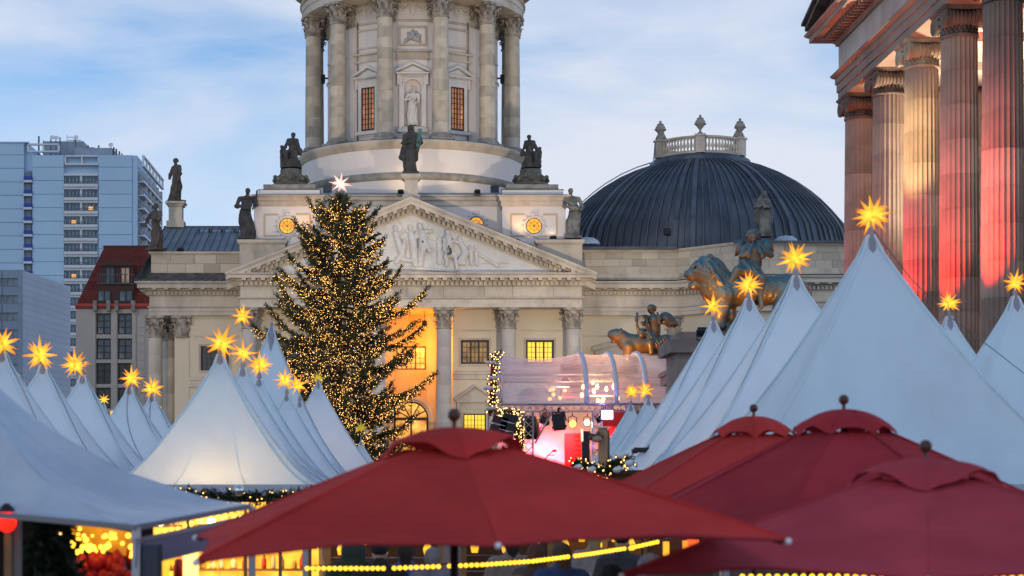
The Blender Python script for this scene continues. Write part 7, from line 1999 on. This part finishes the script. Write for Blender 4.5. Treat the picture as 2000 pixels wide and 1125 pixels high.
red_l = thing('red_lantern', 'red glowing lantern on the wooden post at the left frame edge', 'lantern', P(13, 1015, 13.9))
o = MB().lathe([(.03, .10), (.075, .06), (.08, -.04), (.05, -.085), (.015, -.1)], seg=12).obj('shade', glow('red_lantern_glass', (1.0, .015, .005), 1.4)); o.parent = red_l
o = MB().lathe([(.02, .13), (.05, .10), (.08, .062)], seg=12, cap=False).obj('cap', DARK); o.parent = red_l
# what the stall holds
fb, _ = garland('dark fir branches standing inside the lower left stall', [P(70, 1160, 15), P(85, 1080, 15), P(95, 1030, 15), P(110, 1090, 15), P(130, 1160, 15)], .20, 170, .008, 3, name='fir_branches', seed=8)
GOLD = glow('golden_stall_bulb', (1.0, .48, .03), 5.0, sampled=True)
sb = thing('bulb_curtain', 'curtain of golden bulbs glowing inside the lower left stall', 'bulb curtain', P(200, 1050, 15.5))
r2 = random.Random(12); b0 = Vector(sb.location)
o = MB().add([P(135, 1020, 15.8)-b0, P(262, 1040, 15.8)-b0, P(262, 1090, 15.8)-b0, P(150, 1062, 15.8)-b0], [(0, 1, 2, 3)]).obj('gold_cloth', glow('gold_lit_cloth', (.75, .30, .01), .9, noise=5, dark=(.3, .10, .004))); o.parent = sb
bmesh_ = MB().ball((0, 0, 0), .022, 8, 6).mesh('bulb', GOLD)
for k in range(46):
    px = r2.uniform(138, 262); py = 1030+(px-138)*.12+r2.uniform(0, 48)
    o = link('bulb', bmesh_); o.parent = sb; o.location = P(px, py, 15.5)-b0; s = r2.uniform(.5, 1.1); o.scale = (s, s, s)
rs = thing('red_goods', 'red wrapped goods hanging inside the lower left stall', 'goods', P(200, 1100, 15.7)); b0 = Vector(rs.location)
for k in range(22):
    px = r2.uniform(150, 262); py = r2.uniform(1082, 1135)
    wd = r2.uniform(.03, .06)
    o = MB().lathe([(wd*.3, .08), (wd, .04), (wd*1.05, -.03), (wd*.5, -.09)], P(px, py, 15.7)-b0, 9).obj('ornament', mat('red_ornament', (.42, .012, .01), rough=.35)); o.parent = rs
gl = thing('counter_lights', 'row of bright lanterns and golden goods right of the slate post', 'lanterns', P(350, 1090, 18)); b0 = Vector(gl.location)
for px, py, w_, h_, c in ((318, 1105, .13, .30, 0), (336, 1085, .1, .2, 0), (372, 1090, .16, .42, 1), (395, 1060, .1, .12, 1), (350, 1110, .12, .2, 2), (362, 1066, .09, .12, 2), (330, 1060, .1, .1, 2), (300, 1112, .1, .22, 0)):
    o = MB().lathe([(w_*.3, h_*.5), (w_*.5, h_*.4), (w_*.52, -h_*.45), (w_*.4, -h_*.5)], P(px, py, 18)-b0, 12).obj('lantern', (glow('lantern_gold', (1.0, .48, .03), 1.2), glow('lantern_bright', (1.0, .68, .16), 2.2), mat('red_ornament', (.42, .012, .01)))[c]); o.parent = gl
for k in range(16):
    px = 270+k*13; py = 1048-k*3.2+r2.uniform(-4, 4)
    o = link('bulb', bmesh_); o.parent = gl; o.location = P(px, py, 17)-b0; o.scale = (.8, .8, .8)
VIO = glow('violet_led', (.55, .25, 1.0), 1.8)
for k, px in enumerate((297, 322, 350)):
    t = tag(MB().box(-.035, .035, -.01, .01, -.016, .016).obj('violet_lamp', VIO), ('violet lamp on the stall rail, the one next to the slate post', 'violet lamp on the stall rail, the middle one', 'violet lamp on the stall rail, the one farthest from the slate post')[k], 'lamp', 'violet lamps on the stall rail'); t.location = P(px, 1056-k*7, 13.4+k*.3)
# inner back of the stall
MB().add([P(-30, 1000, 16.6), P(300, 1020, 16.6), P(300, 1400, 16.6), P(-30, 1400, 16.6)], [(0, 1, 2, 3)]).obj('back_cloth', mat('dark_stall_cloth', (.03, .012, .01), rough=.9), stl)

# ================================================================== the stage with its clear vaulted roof
SD = 60.0
def clear_plastic(name, c, tfac):
    m = bpy.data.materials.new(name); m.use_nodes = True; t = m.node_tree; L = t.links.new; b = t.nodes['Principled BSDF']
    b.inputs['Base Color'].default_value = (*c, 1); b.inputs['Roughness'].default_value = .25
    tcn = t.nodes.new('ShaderNodeTexCoord'); mpn = t.nodes.new('ShaderNodeMapping'); mpn.inputs['Scale'].default_value = (.5, 7, 7); nz = t.nodes.new('ShaderNodeTexNoise'); nz.inputs['Scale'].default_value = 1.6; nz.inputs['Detail'].default_value = 4
    L(tcn.outputs['Object'], mpn.inputs[0]); L(mpn.outputs[0], nz.inputs['Vector'])
    bn = t.nodes.new('ShaderNodeBump'); bn.inputs['Strength'].default_value = .3; bn.inputs['Distance'].default_value = .05; L(nz.outputs['Fac'], bn.inputs['Height']); L(bn.outputs[0], b.inputs['Normal'])
    tl = t.nodes.new('ShaderNodeBsdfTranslucent'); tl.inputs[0].default_value = (.9, .9, .95, 1); L(bn.outputs[0], tl.inputs['Normal']); mi_ = t.nodes.new('ShaderNodeMixShader'); mi_.inputs[0].default_value = .3
    L(b.outputs[0], mi_.inputs[1]); L(tl.outputs[0], mi_.inputs[2])
    tr = t.nodes.new('ShaderNodeBsdfTransparent'); tr.inputs[0].default_value = (.96, .97, 1, 1); ms = t.nodes.new('ShaderNodeMixShader')
    mr = t.nodes.new('ShaderNodeMapRange'); mr.inputs[1].default_value = .35; mr.inputs[2].default_value = .7; mr.inputs[3].default_value = tfac-.10; mr.inputs[4].default_value = min(.95, tfac+.10); L(nz.outputs['Fac'], mr.inputs[0])
    L(mr.outputs[0], ms.inputs[0]); L(mi_.outputs[0], ms.inputs[1]); L(tr.outputs[0], ms.inputs[2]); L(ms.outputs[0], t.nodes['Material Output'].inputs[0])
    return m
CLEAR = clear_plastic('clear_roof_film', (.86, .88, .95), .60)
RIBM = mat('white_roof_rib', (.55, .62, .70), rough=.5)
X0, X1 = wx(977, SD), wx(1345, SD); ZE = wz(789, SD); ZTp = 7.42; YB = 66.4
canopy_t = thing('stage_canopy', 'clear plastic vaulted stage roof on white ribs', 'stage canopy', ((X0+X1)/2, 63, 0), world=True)
def vault(t): return (SD+3.2-3.2*math.cos(PI*t), ZE+(ZTp-ZE)*math.sin(PI*t)**.8)
ribx = [X0, wx(1146, SD), wx(1204, SD), wx(1262, SD), X1]
for a, b_ in zip(ribx, ribx[1:]):
    m = MB(); vs = []; nu, nv = 24, 36
    sagk = .12*(b_-a)
    for j in range(nv+1):
        y, z = vault(j/nv)
        for i in range(nu+1):
            u = i/nu; x = a+(b_-a)*u; sg = math.sin(PI*u)*sagk*math.sin(PI*j/nv)
            wr = .012*math.sin(j*2.6+3*math.sin(u*5)+u*2)*math.sin(PI*u)**.5
            vs.append((x, y+(.35*sg if j < nv/2 else -.35*sg), z-sg*.62+wr))
    m.add(vs, [(j*(nu+1)+i, j*(nu+1)+i+1, (j+1)*(nu+1)+i+1, (j+1)*(nu+1)+i) for j in range(nv) for i in range(nu)], True)
    m.obj('roof_film', CLEAR, canopy_t)
for x in ribx: MB().tube([(x, *vault(j/24)) for j in range(25)], .085, 8).obj('rib', RIBM, canopy_t)
MB().tube([(X0, SD, ZE), (X1, SD, ZE)], .05, 8).obj('edge_tube', RIBM, canopy_t)
tru = thing('lighting_truss', 'aluminium lighting truss across the front of the stage', 'truss', (X0, SD, 0), world=True)
def truss(A, B, w_, up, side, name='truss_beam'):
    """four chords with zig-zag lacing"""
    b = MB(); A, B = Vector(A), Vector(B); up = Vector(up).normalized()*w_/2; sd = Vector(side).normalized()*w_/2
    cs = [up+sd, up-sd, -up-sd, -up+sd]
    for c in cs: b.tube([A+c, B+c], .026, 6)
    n = max(2, int((B-A).length/(w_*.95)))
    for k in range(n):
        p, q_ = A.lerp(B, k/n), A.lerp(B, (k+1)/n)
        for i in range(4):
            c0, c1 = cs[i], cs[(i+1) % 4]
            if k % 2: c0, c1 = c1, c0
            b.tube([p+c0, q_+c1], .014, 4)
    o = b.obj(name, ALU, tru); return o
truss((X0-.15, SD-.25, ZE-.14), (X1, SD-.25, ZE-.14), .26, (0, 0, 1), (0, 1, 0))
truss((wx(1031.5, SD), SD-.25, 0), (wx(1031.5, SD), SD-.25, ZE-.3), .3, (1, 0, 0), (0, 1, 0), 'truss_tower')
truss((wx(1165, SD), SD-.25, 0), (wx(1165, SD), SD-.25, ZE-.3), .3, (1, 0, 0), (0, 1, 0), 'truss_tower')
for a, b_ in (((1002, 801), (1026, 845)), ((1080, 801), (1045, 866))): MB().tube([P(*a, SD-.25), P(*b_, SD-.25)], .035, 6).obj('brace', ALU, tru)
for k, x in enumerate((X0, (X0+X1)/2, X1)): truss((x, SD+6.3, 0), (x, SD+6.3, ZE), .26, (1, 0, 0), (0, 1, 0), 'truss_tower')
truss((X0, SD+3.1, ZTp-.9), (X1, SD+3.1, ZTp-.9), .26, (0, 0, 1), (0, 1, 0))
# stage deck, backdrop
MB().box(X0-.2, X1, SD-.4, SD+6.6, 0, 1.4).obj('stage_deck', DARK, tru)
bdw = thing('stage_backdrop', 'white backdrop of the stage glowing pink and red', 'backdrop', (X0+2, SD+5.6, 0), world=True)
PINKW = mat('white_backdrop_cloth', (.75, .72, .72), (.6, .56, .58), scale=2.0, rough=.9)
MB().box(X0+.2, wx(1225, SD+5), SD+5.6, SD+5.65, 1.4, ZE+.2).obj('cloth', PINKW, bdw)
REDC = mat('red_stage_panel', (.62, .03, .035), rough=.6)
MB().box(wx(1103, SD+4), wx(1142, SD+4), SD+4.0, SD+4.15, 1.4, wz(846, SD+4)).obj('side_panel', REDC, bdw)
MB().box(wx(1176, SD+2), wx(1235, SD+2), SD+2.0, SD+2.1, 1.4, wz(800, SD+2)).obj('side_panel', REDC, bdw)
for k in range(6): MB().box(wx(1122, SD+3.5), wx(1138, SD+3.5), SD+3.5, SD+3.6, wz(900-k*9, SD+3.5), wz(895-k*9, SD+3.5)).obj('slat', REDC, bdw)
MB().box(wx(1137, SD+1), wx(1152, SD+1), SD+1, SD+1.2, 1.4, wz(842, SD+1)).obj('dark_panel', mat('charcoal_panel', (.05, .04, .06), rough=.6), bdw)
# house-shaped ornament on the truss
ho = thing('house_ornament', 'small white house ornament standing on the stage truss', 'ornament', P(1031, 789, SD+.9)); k_ = .1
o = MB().box(-.85*.4, .85*.4, -.15, .15, 0, .3).obj('walls', mat('white_ornament', (.6, .62, .66), rough=.6)); o.parent = ho
o = MB().prism([(-.42, .3), (.42, .3), (0, .62)], -.18, .18).obj('roof', mat('grey_ornament_roof', (.4, .43, .48), rough=.6)); o.parent = ho
# spotlights
def spot(label, px, py, d, size, colr, en, aim, lit=True, body=DARK):
    t = thing('spotlight', label, 'spotlight', P(px, py, d), group='stage spotlights')
    dd = (Vector(aim)-Vector(t.location)).normalized(); q_ = dd.to_track_quat('-Z', 'Y').to_matrix().to_4x4()
    o = MB().lathe([(.30*size, .42*size), (.34*size, .3*size), (.36*size, -.3*size), (.42*size, -.5*size), (.38*size, -.5*size), (.3*size, -.2*size)], seg=14, m=q_, cap=True).obj('housing', body); o.parent = t
    if lit: o = MB().lathe([(.001, -.4*size), (.36*size, -.42*size), (.37*size, -.44*size)], seg=14, m=q_, cap=False).obj('lens', glow('lens_%.2f_%.2f_%.2f' % colr, colr, 5.0)); o.parent = t
    o = MB().tube([(-.4*size, 0, 0), (-.42*size, 0, .5*size), (0, 0, .7*size), (.42*size, 0, .5*size), (.4*size, 0, 0)], .05*size, 5).tube([(0, 0, .7*size), (0, 0, 1.0*size)], .05*size, 5).obj('yoke', DARK); o.parent = t
    if en: lamp(t, 'SPOT', colr, en, Vector(t.location)+dd*.5*size, aim, .1, 75, .6)
    return t
PK = (1.0, .10, .16)
spot('red spotlight over the stage aimed at the left of the backdrop', 1064, 815, SD+2.5, .4, PK, 1200, (X0+1.2, SD+5.6, 2.8))
spot('red spotlight over the middle of the stage', 1094, 814, SD+2.8, .4, (1.0, .05, .07), 2000, (X0+2.6, SD+5.6, 3.0))
spot('orange lit spotlight in the middle of the stage truss', 1118, 826, SD+1, .36, (1.0, .42, .06), 60, (X0+2.2, SD-6, 3.0))
spot('small orange spotlight between truss tower and house ornament', 1065, 822, SD+1.5, .3, (1.0, .35, .08), 60, (X0+3.2, SD+5.6, 3.0))
spot('white lit spotlight near the far truss tower', 1147, 824, SD+.8, .3, (1.0, .7, .45), 60, (X0+1.8, SD-6, 3.2))
spot('red spotlight shining on the panel right of the stage', 1168, 816, SD+1.4, .3, (1.0, .04, .05), 700, (wx(1200, SD+2), SD+2, 4.0))
spot('pink spotlight low behind the truss tower', 1050, 835, SD+3, .36, (1.0, .16, .26), 600, (X0+1.6, SD+5.6, 2.6), lit=False)
b = thing('moving_light', 'black moving-head light hanging from the stage truss', 'spotlight', P(1091, 822, SD-.4))
m4 = Matrix.Rotation(-.12, 4, 'Y')
o = MB().box(-.2, .2, -.2, .2, -.33, .25, m4).box(-.24, .24, -.24, .24, -.25, -.17, m4).obj('housing', DARK); o.parent = b
o = MB().tube([(-.22, 0, 0), (-.2, 0, .28), (.2, 0, .3), (.26, 0, .0)], .03, 6).tube([(0, 0, .28), (0, 0, .45)], .04, 6).obj('yoke', DARK); o.parent = b
led = thing('led_panel', 'white violet LED floodlight shining at the right end of the truss', 'lamp', P(1186, 810, SD-.45))
o = MB().box(-.19, .19, -.04, .0, -.15, .15).obj('lens', glow('violet_white_led', (.82, .62, 1.0), 4.5, sampled=True)); o.parent = led
o = MB().box(-.23, .23, .001, .12, -.19, .19).obj('housing', DARK); o.parent = led
for k in range(7): o = MB().box(-.2+k*.063, -.17+k*.063, .0, .1, .19, .3).obj('fin', DARK); o.parent = led
lamp(led, 'POINT', (.5, .3, 1.0), 40, Vector(led.location)+Vector((0, -.5, 0)), size=.1)
# warm lamps under the film
ch_ = thing('lamp_cluster', 'cluster of warm lamps shining through the clear stage roof', 'lamps', P(1175, 768, SD+2.6)); b0 = Vector(ch_.location)
WL = glow('warm_stage_lamp', (1.0, .50, .14), 9.0, sampled=True)
r2 = random.Random(2)
for k in range(16):
    p = Vector((r2.uniform(-.75, .6), r2.uniform(-.4, .4), r2.uniform(-.35, .42)))
    o = MB().lathe([(.03, .12), (.055, .06), (.06, 0), (.03, -.06)], p, 8).obj('bulb', WL); o.parent = ch_
o = MB().bar((-.9, 0, .45), (.8, 0, .45), .05).bar((-.9, 0, -.1), (.8, 0, -.1), .05).obj('bar', ALU); o.parent = ch_
lamp(ch_, 'POINT', (1.0, .5, .15), 260, b0+Vector((0, -.3, 0)), size=.4)
ch2 = thing('lamp_cluster', 'dim orange lamps behind the left half of the stage roof', 'lamps', P(1080, 772, SD+3)); b0 = Vector(ch2.location)
for k in range(6):
    o = MB().ball(Vector((r2.uniform(-.4, .5), r2.uniform(-.3, .3), r2.uniform(-.2, .25))), .07, 8, 6).obj('bulb', glow('dim_orange_lamp', (1.0, .35, .08), 2.4)); o.parent = ch2
o = MB().bar((-.6, 0, .3), (.6, 0, .3), .05).obj('bar', ALU); o.parent = ch2
lamp(ch2, 'POINT', (1.0, .28, .22), 140, b0+Vector((.4, -.3, .1)), size=.4)
dk = thing('speaker_cluster', 'dark hoisted loudspeaker stack seen through the stage roof', 'loudspeaker', P(1120, 752, SD+3.4))
o = MB().box(-.45, .35, -.3, .3, -.5, .75).obj('cabinet', mat('plum_cabinet', (.10, .07, .12), rough=.6)); o.parent = dk
o = MB().box(-.4, .3, -.32, -.301, -.4, .65).obj('grille', DARK); o.parent = dk
dk2 = thing('speaker_cluster', 'second dark hoisted loudspeaker seen through the right roof film', 'loudspeaker', P(1228, 742, SD+3.4))
o = MB().box(-.3, .3, -.3, .3, -.5, .5).obj('cabinet', mat('plum_cabinet', (.10, .07, .12))); o.parent = dk2
o = MB().box(-.25, .25, -.32, -.301, -.4, .42).obj('grille', DARK); o.parent = dk2
# line-array loudspeakers at the left corner
for lab, px, py, rot, n_ in (('black hanging line-array loudspeaker at the left corner of the stage, inner one', 992, 832, .28, 3), ('dark red-sided line-array loudspeaker at the left corner of the stage, outer one', 972, 836, .3, 3)):
    t = thing('loudspeaker', lab, 'loudspeaker', P(px, py, SD-.5))
    mtl = DARK if px > 980 else mat('dark_maroon_cabinet', (.05, .015, .02), rough=.5)
    for k in range(n_):
        m4 = Matrix.Rotation(rot, 4, 'Y') @ Matrix.Translation((.0, 0, .27-.3*k)) @ Matrix.Rotation(-.06*k, 4, 'Y')
        o = MB().prism([(-.26, -.12), (.26, -.14), (.26, .14), (-.26, .12)], -.2, .2, m4).obj('cabinet', mtl); o.parent = t
        o = MB().box(-.28, .2, -.21, -.201, -.155, -.13, m4).obj('gap_strip', mat('pale_strip', (.4, .4, .42), rough=.5)); o.parent = t
t = thing('loudspeaker', 'black loudspeaker standing behind the left truss tower', 'loudspeaker', P(1013, 850, SD+.2))
o = MB().box(-.16, .16, -.2, .2, -.35, .38).obj('cabinet', DARK); o.parent = t
o = MB().tube([(0, 0, -.35), (0, 0, -4.2)], .04, 6).obj('stand', DARK); o.parent = t
t = thing('loudspeaker', 'black round-shouldered loudspeaker hung inside the truss corner', 'loudspeaker', P(1035, 836, SD+1.2))
o = MB().lathe([(.28, -.4), (.34, -.2), (.34, .3), (.25, .42)], seg=8).obj('cabinet', DARK); o.parent = t
mi = thing('microphone_stand', 'red-lit microphone boom stand on the stage', 'microphone stand', P(1066, 900, SD+2))
z_ = mi.location.z
o = MB().tube([(0, 0, 1.4-z_), (0, 0, .1)], .02, 6).tube([(-.35, 0, -.25), (.25, 0, .35)], .016, 6).obj('stand', REDC); o.parent = mi  # red stage light put into the colour of stand and microphone
o = MB().tube([(.25, 0, .35), (.38, 0, .36)], .04, 8).tube([(.05, 0, .2), (.3, 0, .2)], .015, 6).obj('microphone', REDC); o.parent = mi
# garland around the left gable of the stage
def arch_pt(t): y, z = vault(t); return Vector((X0-.18, y-.1, z+.02))
g1, P3 = garland('fir garland with lights and white bows framing the left end of the stage roof', [P(975, 690, SD+.2), P(966, 700, SD), P(964, 740, SD-.2), P(962, 780, SD-.3), P(962, 806, SD-.4)], .20, 60, .021, 190, seed=14)
g2, _ = garland('fir garland with lights hanging down beside the left truss tower', [P(966, 806, SD-.5), P(1002, 806, SD-.5), P(1000, 822, SD-.5), P(1012, 850, SD-.5), P(1019, 890, SD-.5)], .15, 60, .020, 150, seed=15)
g3, _ = garland('fir garland with lights running along the left truss end', [P(980, 803, SD-.55), P(1018, 806, SD-.55), P(1020, 860, SD-.55), P(1018, 885, SD-.55)], .11, 60, .02, 70, seed=16)
BOW = mat('white_red_bow', (.75, .62, .62), rough=.6)
for k, (px, py) in enumerate(((959, 708), (963, 738), (954, 758), (959, 797))):
    o = tag(MB().ball((-.09, 0, 0), .1, 8, 6, .7).ball((.09, 0, 0), .1, 8, 6, .7).ball((0, -.03, -.02), .06, 8, 6).obj('white_bow', BOW), ('topmost white bow on the garland left of the stage roof', 'second white bow from the top of the stage garland', 'third white bow from the top of the stage garland', 'lowest white bow on the garland left of the stage roof')[k], 'bow', 'white bows on the stage garland'); o.location = P(px, py, SD-.65)
MB().tube([P(962, 700, SD+.1), P(957, 812, SD-.3)], .06, 6).obj('gable_post', REDC, tru)

# ================================================================== wooden post with carved spoons and fir garland in front of the stage
WOOD = mat('pale_carved_wood', (.42, .29, .17), (.30, .20, .115), scale=3, rough=.75, streak=3, bump=.2)
wp = thing('wooden_post', 'square pale timber post with carved wooden spoons before the stage', 'post', (wx(1180, 30), 30, 0))
o = MB().box(-.085, .06, 0, .2, 0, wz(836, 30)).obj('post', WOOD); o.parent = wp
o = MB().box(.0605, .095, 0, .2, 0, wz(840, 30)).obj('side_board', WOOD_D); o.parent = wp
o = MB().box(-.12, .1, -.04, .24, wz(836, 30), wz(833, 30)).obj('cap', ALU); o.parent = wp
def spoon(p, L, ang, mtl):
    b = MB(); p = Vector(p); d_ = Vector((math.cos(ang), 0, math.sin(ang)))
    b.tube([p, p+d_*L], [.018, .03], 7); b.ball(p+d_*(L+.03), .075, 10, 7, .9); return b
o = spoon((-.12, -.06, wz(842, 30)), .06, -1.2, WOOD_D).obj('carved_spoon', WOOD_D); o.parent = wp
o = spoon((-.28, -.05, wz(843, 30)), .10, -.9, WOOD_D).obj('carved_spoon', WOOD_D); o.parent = wp
o = MB().ball((-.13, -.12, wz(858, 30)), .085, 12, 8, .7).tube([(-.2, -.1, wz(862, 30)), (-.05, -.1, wz(848, 30))], .03, 6).obj('wooden_bell', WOOD); o.parent = wp
cn = tag(MB().tube([P(1137, 838, 30), P(1137, 862, 30)], .018, 8).obj('white_candle', glow('lit_white_candle', (1.0, .85, .6), 1.0)), 'slim white lit candle left of the timber post', 'candle')
garland('fir garland with golden lights and white roses around the timber post', [P(1118, 908, 29.6), P(1145, 912, 29.5), P(1175, 922, 29.4), P(1200, 905, 29.5), P(1235, 903, 29.6)], .125, 220, .011, 130, seed=22)
ROSE = mat('white_rose', (.75, .74, .70), rough=.6)
for k, (px, py) in enumerate(((1128, 914), (1155, 918), (1205, 918), (1228, 905), (1213, 890))):
    o = tag(MB().ball((0, 0, 0), .07, 9, 6, .8).ball((.03, -.02, .02), .05, 8, 5).ball((-.03, -.03, .0), .045, 8, 5).obj('white_rose', ROSE), ('white rose at the stage end of the post garland', 'white rose on the garland just left of the timber post', 'white rose on the garland just right of the timber post', 'white rose at the parasol end of the post garland', 'white rose standing above the garland beside the tents')[k], 'rose', 'white roses on the post garland'); o.location = P(px, py, 29.35)
MB_base = thing('market_hut', 'low timber hut roof carrying the garlanded post', 'hut', (wx(1175, 30), 30.4, 0))
o = MB().box(-.75, .7, -.3, 1.2, 0, wz(922, 30)).obj('wall', WOODK); o.parent = MB_base
o = MB().prism([(-.85, wz(925, 30)), (.8, wz(925, 30)), (.8, wz(918, 30)), (-.85, wz(918, 30))], -.5, 1.4).obj('roof', WOOD_D); o.parent = MB_base
cb_ = thing('cable_box', 'black cable box lying on the canvas of the right-hand tents', 'cable box', P(1254, 879, 35.0))
o = MB().box(-.16, .16, -.08, .08, -.05, .05).box(-.2, -.1, -.06, .1, -.07, .02).obj('housing', DARK); o.parent = cb_
o = MB().tube([(.1, 0, .04), (.18, 0, .12), (.3, .05, .08), (.36, .1, .0)], .012, 5).obj('cable', DARK); o.parent = cb_
# small lit things at the right under the parasol rims
ks = thing('orange_kiosk', 'orange-lit kiosk front glimpsed under the tip of the middle parasol', 'kiosk', P(1330, 1080, 24)); b0 = Vector(ks.location)
for px0, px1, py0, py1, c in ((1296, 1306, 1058, 1085, (1.0, .38, .02)), (1334, 1342, 1056, 1090, (1.0, .25, .02)), (1343, 1364, 1054, 1072, (.9, .10, .02))):
    a, b_ = P(px0, py1, 24)-b0, P(px1, py0, 24)-b0
    o = MB().box(a.x, b_.x, -.05, .05, a.z, b_.z).obj('lit_panel', glow('kiosk_panel_%.2f' % c[1], c, 1.2)); o.parent = ks
a, b_ = P(1270, 1400, 24)-b0, P(1400, 1054, 24)-b0
o = MB().box(a.x, b_.x, .3, .4, a.z, b_.z).obj('wall', WOOD_D); o.parent = ks
